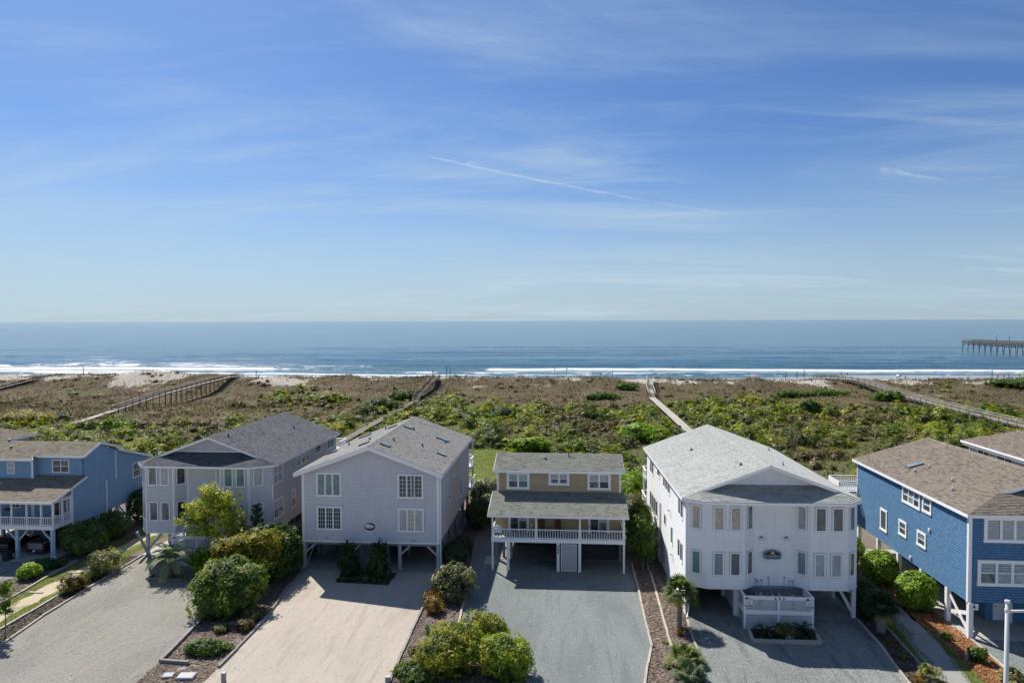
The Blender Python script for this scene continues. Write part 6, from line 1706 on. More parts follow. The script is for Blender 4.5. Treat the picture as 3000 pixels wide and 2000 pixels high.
def feather_palm(label, loc, h, nf, length, cols, seed, ll=.42, lw=.02, rt=.2, elr=(1.35, -.35), arch=1.0, name='feather_palm'):
    e = empty(name, loc, label, 'palm'); rr = random.Random(seed); top = Vector(loc) + Z * h
    MB().tube([Vector(loc) - Z * .05, Vector(loc) + Z * h * .6, top], [rt * 1.2, rt, rt * .8], 10).build('trunk', M['bark'], e)
    for k in range(nf):
        f = k / nf; a = k * 2.399
        feather_frond('frond', top + Z * rr.uniform(-.06, .06), a, elr[0] + (elr[1] - elr[0]) * f + rr.uniform(-.18, .18), length * rr.uniform(.75, 1.15), cols, seed * 100 + k, e, 34, ll, arch, lw)
feather_palm('drooping grey-green feather palm in front of the white lattice on the left', (-31.0, 52.0, 0), 1.15, 27, 2.3, [(.11, .16, .08), (.34, .38, .22)], 12, .5, .03, .26, (1.45, .1), .95)
feather_palm('left of the two small sago palms in the planter below the white lattice', (12.45, 44.95, .06), .12, 20, .95, [(.018, .045, .022), (.05, .085, .04)], 13, .2, .012, .1, (1.0, .05), .9, 'sago_palm')
feather_palm('right of the two small sago palms in the planter, against the lattice corner', (14.85, 45.3, .06), .12, 20, 1.0, [(.016, .042, .02), (.045, .075, .035)], 14, .2, .012, .1, (1.1, .1), .9, 'sago_palm')
shrub('round olive bush between the two sago palms in the planter', (13.65, 44.75, .06), ball(.55, .82), 1500, .06, G_OLIV, 110, shell=.35, lum=.16)
e = empty('yucca', (-8.95, 43.7, 0), 'spiky dark green rosette plant alone on the brown mulch', 'plant')
Vv, Ff = [], []
rr = random.Random(5)
for k in range(40):
    a = k * 2.4; el = rr.uniform(.1, 1.4); d = Vector((math.cos(a) * math.cos(el), math.sin(a) * math.cos(el), math.sin(el))); s = Vector((-math.sin(a), math.cos(a), 0)); b = Vector((-8.95, 43.7, .03))
    blade_strip(Vv, Ff, [b, b + d * .28, b + d * .52], [.03, .035, .003], s)
np_mesh('leaves', np.array([tuple(v) for v in Vv]), np.array(Ff), M['leaf'], e, np.tile([.05, .09, .035], (len(Vv), 1)) * np.random.default_rng(4).uniform(.6, 1.5, (len(Vv), 1)))

# ---- between the two grey houses
def tree(label, loc, trunk, lobes, n, size, palette, seed, name='broadleaf_tree', cat='tree', branches=10, mat='leaf', tr=.09, **k):
    e = empty(name, loc, label, cat); rr = random.Random(seed)
    tp = [Vector(loc) + Vector(q) for q in trunk]
    MB().tube([tp[0] - Z * .06] + tp[1:], [tr * (1 - .7 * i / len(tp)) for i in range(len(tp))], 8).build('trunk', M['bark_grey'], e)
    for i in range(branches):
        l = lobes[i % len(lobes)]; a = tp[1 + i % (len(tp) - 1)]; q = Vector(loc) + Vector(l[:3]) + Vector([rr.uniform(-.7, .7) * l[3 + j] for j in range(3)])
        MB().tube([a, a.lerp(q, .5) + Z * .1, q], [tr * .4, tr * .25, .01], 5).build('limb', M['bark_grey'], e)
    lb = [(l[0] + loc[0], l[1] + loc[1], l[2] + loc[2], *l[3:6]) for l in lobes]
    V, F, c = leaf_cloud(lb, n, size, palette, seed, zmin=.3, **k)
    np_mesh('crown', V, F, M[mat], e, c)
    return e
tree('airy yellow-green tree in front of the grey bay house', (-27.9, 53.2, 0), [(0, 0, 0), (.0, .1, 1.6), (-.15, .1, 3.0), (-.3, 0, 4.6)],
     [(-.6, .2, 5.0, 1.75, 1.4, 1.4), (-1.7, 0, 4.2, 1.3, 1.1, 1.0), (.9, .1, 4.5, 1.4, 1.1, 1.2), (-.5, 0, 6.3, 1.0, .9, .8), (.6, 0, 5.7, 1.0, .8, .8), (1.3, -.1, 3.4, 1.2, .9, .8), (-.6, -.3, 3.4, 1.6, 1.0, .7), (-2.0, .1, 5.2, .7, .7, .6)], 6800, .10, [(.10, .13, .02), (.20, .235, .03), (.32, .33, .04), (.42, .39, .045)], 111, shell=.85, lum=.3, core=False, branches=26, aspect=.45, lumf=3.5)
def pine(label, loc, h, r, n, seed):
    e = empty('young_pine', loc, label, 'tree'); rr = random.Random(seed); rg = np.random.default_rng(seed)
    MB().tube([Vector(loc) - Z * .05, Vector(loc) + Z * h], [.08, .015], 7).build('trunk', M['bark'], e)
    Vs = []; cs = []
    for k in range(30):
        f = .3 + .7 * k / 30; a = k * 2.4; L = r * (1.15 - f) * rr.uniform(.8, 1.2) + .1
        b = Vector(loc) + Z * h * f; q = b + Vector((math.cos(a) * L, math.sin(a) * L, L * .75))
        MB().tube([b, q], [.02, .008], 5).build('branch', M['bark'], e)
        m = n // 30; d = unit(rg, m) * .16; d[:, 2] = np.abs(d[:, 2]) * 1.2 + .02
        t = rg.random((m, 1)) ** .7; P = np.array(b) * (1 - t) + np.array(q) * t
        s = np.cross(d, unit(rg, m)) * .11
        Vs.append(np.stack([P - s, P + s, P + d * 1.3], 1)); cs.append(rg.random(m))
        if k > 12:
            MB().tube([q, q + Z * rr.uniform(.15, .3)], [.02, .012], 5).build('candle', M['timber'], e)
    V = np.concatenate(Vs).reshape(-1, 3); k = np.concatenate(cs)[:, None]
    c = np.array([.025, .05, .02]) * (1 - k) + np.array([.10, .13, .045]) * k
    np_mesh('crown', V, np.arange(len(V)).reshape(-1, 3), M['leaf'], e, np.repeat(c, 3, 0))
pine('young dark pine with pale upright candles before the corner of the grey bay house', (-25.15, 54.4, 0), 5.1, 1.0, 4200, 112)
pine('low bushy pine beside the taller candled one', (-23.6, 54.6, 0), 3.4, 1.3, 4200, 113)
pine('small dark pine between the yellow-green tree and the candled pine', (-26.2, 54.0, 0), 3.7, .9, 3000, 114)
shrub('big rounded leafy bush nearest in the bed between the two drives', (-23.4, 46.0, 0), [(0, 0, 1.55, 2.1, 1.9, 1.55), (-1.1, -.5, 1.3, 1.3, 1.3, 1.3), (1.1, .3, 1.5, 1.2, 1.3, 1.4), (.2, -1.0, .9, 1.5, 1.0, .95), (-.5, .3, 2.5, 1.2, 1.2, .75), (.9, .2, 2.55, .9, .9, .6), (-1.3, .9, 2.0, 1.1, 1.0, .9), (1.5, 1.0, 2.0, .9, 1.0, .9), (.3, .9, 3.0, .9, .8, .55)], 19500, .085, G_MID + [(.20, .19, .03)], 115, shell=.42, lum=.2, stems=5)
shrub('golden-topped leafy bush behind the biggest one in the same bed', (-24.6, 50.4, 0), [(0, 0, 2.0, 1.7, 1.5, 1.6), (-1.2, .2, 2.2, 1.0, 1.0, 1.4), (1.4, .2, 2.4, 1.2, 1.2, 1.6), (-.1, .2, 3.2, 1.0, 1.0, .6), (-1.9, 0, 1.4, .9, .9, 1.2), (.7, -.8, 1.5, 1.2, 1.0, 1.3), (1.9, 1.0, 2.9, .9, .9, 1.1), (.9, .6, 3.6, .7, .7, .55)], 17500, .085, G_GOLD + [(.22, .24, .03)], 116, shell=.48, lum=.24, stems=5)
shrub('tall green bush at the corner of the gable house, behind the golden-topped one', (-22.8, 52.4, 0), [(0, 0, 1.8, 1.3, 1.3, 1.7), (.6, .7, 1.7, 1.3, 1.2, 1.5), (-.9, .5, 3.0, 1.1, 1.0, 1.1), (-.2, -1.2, 1.2, 1.1, 1.1, 1.2)], 10500, .085, G_MID, 117, shell=.5, lum=.26)
shrub('shaded dark bush against the left corner of the gable house', (-22.5, 57.2, 0), [(0, 0, 1.2, 1.2, 1.5, 1.2), (-.3, 1.6, 1.1, 1.1, 1.2, 1.1)], 4000, .09, G_DARK, 118, shell=.2)
shrub('loose leafy sprays beside the feather palm', (-28.6, 52.3, 0), [(0, 0, 1.3, 1.0, .9, .8), (.9, .2, 1.5, .8, .8, .7), (-.7, .2, 1.2, .7, .7, .6)], 2300, .09, G_LIME, 119, shell=.8, lum=.3, core=False, stems=8)
shrub('flat spreading juniper at the near end of the bed', (-21.9, 40.2, 0), [(0, 0, .3, 1.25, .8, .38), (.7, .2, .25, .7, .6, .3)], 3300, .07, G_MID, 120, shell=.35, lum=.2)
shrub('small grey-olive bush by the cream drive timber', (-21.2, 44.7, 0), ball(.65, .8), 1400, .065, G_OLIV, 121, shell=.5, lum=.2)
shrub('small tawny bush below the grey-olive one', (-21.0, 43.4, 0), ball(.55, .62), 1200, .065, G_RED, 122, shell=.5, lum=.2)
shrub('tiny tawny tuft at the shaded edge of the big leafy bush', (-22.3, 43.0, 0), ball(.5, .45), 900, .06, G_OLIV, 123, shell=.5)
# ---- twin junipers before the gable house
def juniper(label, loc, seed, h, lean):
    lb = []; rr = random.Random(seed)
    for k in range(13):
        f = k / 12; a = k * 2.4
        lb.append((math.cos(a) * .55 * (1.1 - .5 * f) + lean * f, math.sin(a) * .45 * (1.1 - f * .5), .35 + f * (h - .75), .5 * (1.1 - .45 * f), .45 * (1.1 - .45 * f), .5))
    lb.append((lean * 1.1, 0, h - .1, .13, .13, .5)); lb.append((lean - .4, .1, h - .35, .15, .15, .45)); lb.append((lean + .45, .1, h - .3, .15, .15, .4))
    shrub(label, loc, lb, 7500, .065, [(.016, .036, .014), (.035, .065, .02), (.06, .10, .028)], seed, shell=.35, lum=.2, name='twisted_juniper', stems=5, aspect=.35)
juniper('dark twisted juniper on the left under the gable house', (-17.0, 53.1, 0), 124, 2.6, -.25)
juniper('dark twisted juniper on the right under the gable house, with a tall tip', (-14.8, 52.9, 0), 125, 2.75, .15)
shrub('low dark ground cover under the twin junipers', (-15.8, 52.3, 0), [(0, 0, .15, 1.9, .45, .3)], 2000, .06, G_DARK, 126, shell=.5, core=False, stems=1)
# ---- right of the gable house
shrub('pair-forming dark clipped bush nearest the right corner of the gable house', (-9.35, 56.6, 0), ball(.95, 1.65), 2800, .07, G_BLUE, 127, shell=.2, lum=.1)
shrub('dark clipped bush just behind the nearest one at the gable house corner', (-9.0, 58.7, 0), ball(.95, 1.6), 2600, .07, G_BLUE, 128, shell=.2, lum=.1)
shrub('tall dark round bush under the back deck of the gable house', (-8.6, 66.6, 0), ball(1.35, 2.6), 4000, .09, G_DARK, 129, shell=.2, lum=.08)
shrub('dark bush behind the tall round one by the back deck', (-7.8, 69.4, 0), ball(1.35, 2.5), 3500, .09, G_DARK + [(.09, .12, .05)], 130, shell=.2, lum=.08)
shrub('silvery glossy-leaved round bush at the edge of the lawn', (-8.6, 73.6, 0), ball(1.7, 3.1), 5200, .11, G_SILV + [(.42, .42, .32)], 131, shell=.2, lum=.12)
shrub('big loose bush with pale grey-green leaves beside the tan house drive', (-8.2, 49.3, 0), [(0, 0, 1.4, 1.25, 1.1, .95), (.85, .1, 1.3, .95, .9, .8), (-.85, 0, 1.3, .85, .9, .85), (.1, 0, 2.1, .8, .8, .5), (.2, -.5, .8, 1.0, .8, .6)], 6500, .085, G_SILV, 132, shell=.7, lum=.22, core=False, stems=14, aspect=.4)
shrub('taller of the two orange-leaved bushes by the cream drive', (-9.55, 48.4, 0), ball(.62, 1.0), 1700, .06, G_ORNG, 133, shell=.3, lum=.18)
shrub('shorter of the two orange-leaved bushes by the cream drive', (-9.15, 46.9, 0), ball(.68, .9), 1700, .06, [(.09, .045, .012), (.17, .10, .022), (.17, .14, .03)], 134, shell=.3, lum=.18)
shrub('small ragged brown-green plant on the mulch below the spiky one', (-9.15, 40.9, 0), ball(.42, .42), 600, .06, G_OLIV, 135, shell=.7, core=False)
shrub('spreading green ground cover at the bottom edge beside the mounded bushes', (-8.7, 38.4, 0), [(0, 0, .25, 1.1, 1.0, .38), (.7, -.6, .3, .8, .8, .38)], 4200, .065, G_MID, 136, shell=.35, lum=.2)
YM = [(.045, .07, .014), (.10, .14, .02), (.19, .21, .024), (.30, .26, .022)]
shrub('nearest mounded yellow-green bush, left one at the bottom edge', (-6.6, 38.9, 0), [(0, 0, 1.15, 1.7, 1.6, 1.2), (-.9, -.3, .9, 1.1, 1.2, 1.0), (.7, .6, 1.4, 1.2, 1.1, 1.05), (-.5, .9, 1.5, 1.1, 1.0, .95)], 14000, .06, YM, 137, shell=.24, lum=.13, stems=4)
shrub('mounded yellow-green bush farthest up the drive edge of the three', (-5.2, 42.2, 0), [(0, 0, 1.0, 1.25, 1.2, 1.05), (.5, -.4, .9, 1.1, 1.0, .95)], 8500, .06, YM, 138, shell=.24, lum=.13, stems=4)
shrub('mounded yellow-green bush on the right at the bottom edge, touching the gravel', (-3.55, 38.7, 0), [(0, 0, 1.05, 1.45, 1.35, 1.1), (.55, -.3, .85, 1.1, 1.0, .95), (-.4, .4, 1.25, 1.0, 1.0, .9)], 11000, .06, [(.05, .08, .016), (.12, .19, .02), (.20, .26, .024), (.28, .24, .022)], 139, shell=.24, lum=.13, stems=4)
# ---- between the tan house and the white house
tree('tall leaning green bush-tree at the right corner of the tan house', (6.0, 56.6, 0), [(0, 0, 0), (.05, 0, 1.0), (.0, .1, 2.4)], [(0, 0, 2.2, 1.1, 1.1, 1.1), (-.2, .3, 3.3, 1.0, 1.1, .9), (.3, -.3, 1.4, .8, .8, .7), (-.5, .5, 2.7, .8, .9, .7)], 7500, .085, G_MID, 140, name='bush_tree', shell=.4, lum=.2)
tree('second green bush-tree along the gap beside the tan house', (6.2, 60.5, 0), [(0, 0, 0), (.1, 0, 1.2), (.0, .1, 2.4)], [(0, 0, 2.0, 1.1, 1.4, 1.4), (.1, .8, 3.0, 1.0, 1.1, .9)], 5500, .09, G_MID + [(.16, .22, .04)], 141, name='bush_tree', shell=.4, lum=.2)
tree('brownish thin-leaved bush-tree in the gap behind the tan house eave', (6.3, 65.5, 0), [(0, 0, 0), (.1, 0, 1.2), (.0, .1, 2.4)], [(0, 0, 2.0, 1.1, 1.6, 1.5), (-.2, 1.2, 2.6, 1.0, 1.1, 1.0)], 4200, .09, G_OLIV, 142, name='bush_tree', shell=.7, lum=.25, core=False)
tree('bright green bush-tree farthest back in the gap by the tan house', (6.6, 72, 0), [(0, 0, 0), (.1, 0, 1.2), (.0, .1, 2.6)], [(0, 0, 2.1, 1.7, 2.0, 1.8), (-.8, 2.2, 2.4, 1.5, 1.5, 1.6), (.6, 3.6, 2.2, 1.6, 1.5, 1.7)], 6500, .11, G_LIME, 143, name='bush_tree', shell=.35, lum=.2)
# ---- right of the white house
shrub('nearest bright round bush under the royal blue house', (24.0, 49.9, 0), ball(1.28, 2.45), 6500, .085, G_LIME + [(.24, .34, .035)], 144, shell=.18, lum=.06)
shrub('middle bright round bush under the royal blue house', (23.6, 54.6, 0), ball(1.3, 2.4), 5200, .085, G_LIME + [(.24, .34, .035)], 145, shell=.18, lum=.06)
shrub('farthest bright round bush, half hidden by the white house', (22.4, 58.4, 0), ball(1.4, 2.5), 4500, .085, G_LIME + [(.24, .34, .035)], 146, shell=.12, lum=.06)
shrub('shaded dark bush behind the stout palm', (20.4, 48.2, 0), [(0, 0, .9, .75, 1.0, .95), (.2, 1.4, 1.0, .8, 1.0, 1.0)], 3000, .08, G_DARK, 147, shell=.3)
shrub('shaded brown grassy tuft below the stout palm', (19.75, 44.1, 0), ball(.35, .4), 500, .07, G_RED, 148, shell=.8, core=False, aspect=.15)
shrub('second brown grassy tuft farther down the shaded strip', (19.6, 42.4, 0), ball(.35, .4), 500, .07, G_RED, 149, shell=.8, core=False, aspect=.15)
shrub('ginger grassy tuft at the lit end of the shaded strip', (19.2, 39.7, 0), ball(.32, .4), 500, .07, G_ORNG, 150, shell=.8, core=False, aspect=.15)
shrub('small sparse plant on the pine straw nearest the corner post', (23.7, 45.4, 0), ball(.32, .35), 380, .07, G_YEL, 151, shell=.8, core=False)
shrub('larger sparse plant midway down the pine straw', (23.95, 42.4, 0), [(0, 0, .4, .5, .45, .4), (-.25, .3, .4, .3, .3, .3)], 1000, .075, G_MID, 152, shell=.7, core=False)
shrub('bushy plant at the foot of the white lamp pole', (24.05, 39.4, 0), [(0, 0, .5, .7, .7, .5), (.5, -.2, .4, .5, .5, .4)], 2000, .075, G_OLIV + [(.2, .2, .07)], 153, shell=.5, lum=.2)
shrub('tiny lime sprig on the mulch right of the blue-grey drive', (5.7, 40.3, 0), ball(.22, .25), 200, .06, G_LIME, 154, shell=.8, core=False, stems=1)
shrub('tiny lime sprig farther up the mulch beside the kinked timber', (6.0, 43.4, 0), ball(.18, .2), 160, .06, G_LIME, 155, shell=.8, core=False, stems=1)
shrub('ginger tuft at the foot of the sunlit short palm', (7.1, 44.6, 0), ball(.25, .5), 500, .07, G_ORNG, 156, shell=.8, core=False, aspect=.15)

# ------------------------------------------------------------------ the dune scrub: one mass nobody could count, plus bushes one can pick out
WALK_X = (-153, -94.5, -36.4, 20.9, 79.5)
r = np.random.default_rng(77)
N0 = 24000
PX = r.uniform(-215, 190, N0); PY = 84 + 118 * r.random(N0)
keep = (np.abs(PX) < 30 + PY * .92)
PX, PY = PX[keep], PY[keep]
dens = scrub_density(PX, PY)
lawn_m = (PX > -15.5) & (PX < -2.2) & (PY < 107.5)
bw_m = np.zeros(len(PX), bool)
for wx_ in WALK_X: bw_m |= np.abs(PX - wx_) < 1.9
house_m = (PY < 90) & ((PX > -62) & (PX < 56)) & ~((PX > -9) & (PX < 8))
ok = (r.random(len(PX)) < dens * .40) & ~lawn_m & ~bw_m & ~house_m
PX, PY = PX[ok], PY[ok]
n = len(PX)
grp = lump(PX, PY, .11, 27) + r.normal(0, .25, n)              # drifts of one kind
Rb = (.65 + 1.6 * r.random(n) ** 2.2) * np.where(grp < -.15, .7, 1.0); Hb = Rb * (.70 + .55 * r.random(n)) + .30
_far = PY > np.interp(PX, EDGE_X, EDGE_Y) + 4
_low = _far & ~((np.abs(PX + 64) < 14) & (np.abs(PY - 169) < 16))
Rb = np.where(_low, .35 + .55 * r.random(n), Rb); Hb = np.where(_low, .25 + .4 * r.random(n), Hb)
for wx_ in WALK_X: Rb = np.minimum(Rb, np.abs(PX - wx_) - .75)
PZ = np.maximum(ground_z(PX, PY), 0) - .08
SP = 9                                                          # leaves to a spray
ns = np.maximum(8, (Rb ** 2 * np.where(PY < 130, 7.5, 5.2) + 2)).astype(int)
gi_ = np.repeat(np.arange(n), ns); ng = len(gi_)
d = unit(r, ng); d[:, 2] = np.abs(d[:, 2]) * .95 + .05; d /= np.linalg.norm(d, axis=1)[:, None]
rad = 1.05 - .28 * r.random(ng) ** 2
wb = .16 * np.sin(d[:, 0] * 4 + gi_) * np.sin(d[:, 1] * 5 + gi_ * 1.7)
rad = rad * (1 + wb)
C0 = np.stack([PX[gi_] + d[:, 0] * Rb[gi_] * rad, PY[gi_] + d[:, 1] * Rb[gi_] * rad, PZ[gi_] + d[:, 2] * Hb[gi_] * rad], 1)
li = np.repeat(np.arange(ng), SP); m = len(li)
off = r.normal(size=(m, 3)) * [1, 1, .55]
C = C0[li] + off * .20
nn = d[li] * .7 + unit(r, ng)[li] * .35 + unit(r, m) * .25 + [0, 0, .3]; nn /= np.linalg.norm(nn, axis=1)[:, None]
tt = np.cross(nn, unit(r, m)); tt /= np.linalg.norm(tt, axis=1)[:, None]; bb = np.cross(nn, tt)
s = (.12 + .13 * r.random(m))[:, None] * np.where(C[:, 1] > 130, 1.2, 1.0)[:, None]
pal = np.array([[.07, .10, .018], [.145, .19, .022], [.235, .265, .028], [.34, .32, .03], [.13, .095, .045], [.23, .18, .09], [.17, .17, .07], [.085, .10, .045], [.085, .065, .048]])
kb = np.where(grp < -.55, 4, np.where(grp < -.30, 5, np.where(grp < -.02, 6, np.where(grp < .22, 1, np.where(grp < .75, 2, 0)))))
far_ = PY > np.interp(PX, EDGE_X, EDGE_Y) + 4
low_ = far_ & ~((np.abs(PX + 64) < 14) & (np.abs(PY - 169) < 16)) & (r.random(n) < .85)
kb = np.where(r.random(n) < .10, 3, kb); kb = np.where(r.random(n) < .10, 0, kb)
kb = np.where(low_, r.choice([4, 7, 8, 8, 5, 6], n), kb)
ci = kb[gi_]; sw = r.random(ng)
ci = np.where((sw < .22) & (ci < 4), np.clip(ci + np.where(r.random(ng) < .5, 1, -1), 0, 3), ci)
cc = pal[ci[li]] * (.72 + .56 * r.random(m))[:, None] * (.62 + .72 * r.random(n)[gi_])[li][:, None]
V = np.stack([C - tt * s, C + bb * s * .6, C + tt * s, C - bb * s * .6], 1).reshape(-1, 3)
Fq = np.arange(4 * m).reshape(-1, 4); cols = np.repeat(np.clip(cc, 0, 1), 4, 0)
# a darker leaf-coloured dome inside each bush
th = np.linspace(0, math.pi / 2, 4); phs = np.linspace(0, 2 * math.pi, 9, endpoint=False)
T, Ph = np.meshgrid(th, phs, indexing='ij'); D = np.stack([np.sin(T) * np.cos(Ph), np.sin(T) * np.sin(Ph), np.cos(T)], -1).reshape(-1, 3)
vv = (np.stack([PX, PY, PZ - .05], 1)[:, None, :] + D[None] * np.stack([Rb, Rb, Hb], 1)[:, None, :] * .64).reshape(-1, 3)
ff = np.array([(a * 9 + e, (a + 1) * 9 + e, (a + 1) * 9 + (e + 1) % 9, a * 9 + (e + 1) % 9) for a in range(3) for e in range(9)])
ffa = (ff[None] + (np.arange(n) * len(D))[:, None, None] + len(V)).reshape(-1, 4)
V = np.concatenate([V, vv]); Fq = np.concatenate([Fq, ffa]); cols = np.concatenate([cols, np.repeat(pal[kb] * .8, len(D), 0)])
o = np_mesh('dune_scrub', V, Fq, M['leaf'], cols=cols)
o['kind'] = 'stuff'
print('scrub bushes', n, 'leaves', m)
# upright reedy stems and seed heads among the scrub, brown growth towards the dune
N1 = 330000
GX = r.uniform(-230, 215, N1); GY = 88 + 134 * r.random(N1)
k1 = np.abs(GX) < 30 + GY * .92
GX, GY = GX[k1], GY[k1]
sd = scrub_density(GX, GY); sm = sand_mask(GX, GY)
pr = np.where(GY > 226, 0, (1 - np.clip(sm * .9, 0, .76)) * (.85 - .55 * sd)) * (.55 + .6 * np.clip(lump(GX, GY, .3, 30), -1, 1))
lm_ = (GX > -15.5) & (GX < -2.2) & (GY < 107.5)
bw = np.zeros(len(GX), bool)
for wx_ in WALK_X: bw |= np.abs(GX - wx_) < 1.1
hm = (GY < 90) & (GX > -62) & (GX < 56)
k2 = (r.random(len(GX)) < pr) & ~lm_ & ~bw & ~hm
GX, GY = GX[k2], GY[k2]; GP = np.stack([GX, GY, np.maximum(ground_z(GX, GY), -1.5) - .03], 1); n = len(GX)
crest_dark = np.exp(-((GY - 207) / 10) ** 2)
h = (.18 + .30 * r.random(n)) * (1 + .35 * crest_dark) * (1 + .7 * (r.random(n) < .06)) * np.where(GY < 160, 1.5, 1)
a = r.random(n) * 6.283; w = .05 + .09 * r.random(n)
dd = np.stack([np.cos(a), np.sin(a), np.zeros(n)], 1) * w[:, None]
ln = r.normal(0, .75, (n, 3)) * h[:, None]; ln[:, 2] = h
V = np.stack([GP - dd, GP + dd, GP + dd * .6 + ln, GP - dd * .6 + ln * [1, 1, .9]], 1).reshape(-1, 3)
gpal = np.array([[.115, .082, .052], [.155, .116, .066], [.105, .098, .044], [.18, .14, .092], [.065, .056, .034]])
hue = 1.1 * lump(GX, GY, .05, 31) + .5 * lump(GX * .5, GY * 1.6, .2, 34) + r.normal(0, .28, n)
gi = np.where(hue < -.4, 0, np.where(hue < 0, 3, np.where(hue < .45, 1, 2))); gi = np.where(r.random(n) < crest_dark * .6, 4, gi)
gi = np.where((GY < 160) & (r.random(n) < .5), 2, gi)
gc = gpal[gi] * (.9 + .6 * r.random(n))[:, None] * (1 + .3 * lump(GX, GY * 1.5, .12, 35))[:, None]
o = np_mesh('dune_grass', V, np.arange(4 * n).reshape(-1, 4), M['dry_grass'], cols=np.repeat(gc, 4, 0)); o['kind'] = 'stuff'

def dbush(label, x, y, R, h, pal, seed, n=1500, **k):
    z = max(float(ground_z(x, y)), 0) - .1
    shrub(label, (x, y, z), [(0, 0, h * .45, R, R * .8, h * .55), (R * .7, .3, h * .38, R * .7, R * .6, h * .45), (-R * .6, -.2, h * .36, R * .65, R * .6, h * .42)], n, .2, pal, seed, 'bush', 'dune_bush', 'bushes standing out on the dunes', 2, **k)
dbush('golden-green dune bush at the left edge beyond the hip roof', -103, 124, 4.3, 2.6, [(.09, .10, .015), (.20, .19, .02), (.32, .24, .03)], 201, 2600)
dbush('lone round green bush in the brown field left of the straight boardwalk', 15.4, 187, 2.2, 1.9, G_MID, 202)
dbush('low spreading green bush in the brown field above the tan house', 8.1, 172, 3.4, 1.8, G_MID, 203, 2000)
dbush('bright lime bush just behind the tan house roof', 11.9, 113, 3.0, 3.0, G_LIME + [(.28, .36, .04)], 204, 3200, shell=.2)
dbush('bright lime bush near the lawn corner', -5.5, 104.5, 2.4, 2.3, G_LIME + [(.26, .32, .04)], 205, 2200, shell=.2)
dbush('dark palmetto-like bush in the scrub above the gable house', -12.7, 135, 2.6, 3.0, G_DARK + [(.09, .11, .07)], 206, 2000)
dbush('low green bush at the left of a pair on the right-hand brown dunes', 55.7, 178, 3.4, 1.7, G_MID, 207, 1800)
dbush('low green bush at the right of a pair on the right-hand brown dunes', 64.0, 180, 4.2, 1.7, G_MID + [(.14, .2, .03)], 208, 2000)
dbush('dark upright bush at the edge of the right-hand scrub', 49.8, 149, 1.9, 3.1, G_DARK, 209, 1600)
dbush('long green bush on the dune at the right edge of the picture', 119, 195, 7.0, 2.3, G_MID, 210, 2600)
dbush('green bush under the railing of the right-hand boardwalk', 75.5, 172, 3.0, 2.6, G_MID + [(.16, .22, .03)], 211, 2200)
dbush('dark wide bush beside the stepped boardwalk', -41.5, 151, 3.6, 3.0, G_DARK + [(.09, .12, .03)], 212, 2600)
dbush('green bush below the foot of the stepped boardwalk', -40.5, 167, 2.4, 2.2, G_MID, 213, 2000)
dbush('yellow-green mound in the left-hand dune thicket', -58.2, 166, 4.2, 2.3, G_YEL, 214, 2400)
dbush('round green bush in the scrub behind the light blue house', -81.5, 119, 2.0, 2.4, G_LIME, 215, 2000)
# ================================================================== BOARDWALKS
M['wood_grey'] = piece_mat('weathered_grey_wood', (.19, .17, .15), (.28, .255, .225), .9, (.14, .125, .11), 1.2, .5, 25, .12)
M['wood_pale'] = piece_mat('sunbleached_walk_board', (.42, .385, .335), (.54, .50, .44), .9, (.33, .30, .26), .8, .4, 25, .12)
M['wood_brown'] = piece_mat('brown_grey_wood', (.085, .066, .052), (.14, .115, .092), .9, (.07, .06, .05), 1.2, .5, 25, .12)
def boardwalk(label, pts, w=1.5, rail_from=None, wood='wood_grey', board='wood_pale', rail_h=.85, step=2.4, seed=1, one_side=False, ground_posts=True):
    """pts (x, y, z deck level); planks joined (too small to pick apart), posts and rails as parts"""
    e = empty('boardwalk', pts[0], label, 'boardwalk', 'boardwalks over the dunes')
    pl = MB(); rr = random.Random(seed)
    path = [Vector(p) for p in pts]; dist = [0]
    for a, b in zip(path[:-1], path[1:]): dist.append(dist[-1] + (b - a).length)
    for a, b in zip(path[:-1], path[1:]):
        d = b - a; n = max(1, int(d.length / .30)); u = d.normalized(); s = Vector((u.y, -u.x, 0)).normalized()
        for i in range(n):
            p = a + d * ((i + .5) / n) + Z * rr.uniform(-.01, .01); off = rr.uniform(-.04, .04)
            pl.beam(p - s * (w / 2 + off) - Z * .02, p + s * (w / 2 - off) - Z * .02, d.length / n - .03, .04)
    o = pl.build('plank', M[board], e); o['kind'] = 'stuff'
    for a, b in zip(path[:-1], path[1:]):
        u = (b - a).normalized(); s = Vector((u.y, -u.x, 0)).normalized()
        for sg in (-1, 1): MB().beam(a + s * sg * (w / 2 - .1) - Z * .14, b + s * sg * (w / 2 - .1) - Z * .14, .06, .2).build('joist', M[wood], e)
    # posts and rails
    tot = dist[-1]; k = 0.0; last = None
    while k <= tot + 1e-6:
        i = max(j for j in range(len(dist)) if dist[j] <= k + 1e-6); i = min(i, len(path) - 2)
        p = path[i].lerp(path[i + 1], (k - dist[i]) / (dist[i + 1] - dist[i])); u = (path[i + 1] - path[i]).normalized(); s = Vector((u.y, -u.x, 0)).normalized()
        gz = float(ground_z(p.x, p.y)) if p.y > 80 else 0
        railed = rail_from is not None and k >= rail_from - 1e-6
        here = []
        for sg in (-1, 1):
            q = p + s * sg * (w / 2 + .04)
            top = p.z + rail_h if railed else p.z - .06
            if top - gz > .15: MB().box(q.x - .055, q.y - .055, min(gz, p.z) - .25, q.x + .055, q.y + .055, top).build('post', M[wood], e)
            here.append(q)
        if railed and last is not None:
            for q0, q1 in zip(last[0], here):
                MB().beam(q0 + Z * (rail_h + .02), q1 + Z * (rail_h + .02), .16, .05).build('handrail', M[board], e)
                for hh in (.3, .58): MB().beam(Vector(q0) + Z * hh, Vector(q1) + Z * hh, .04, .1).build('side_rail', M[wood], e)
        last = (here,) if railed else None
        k += step
    return e
def gz(x, y): return float(ground_z(x, y))
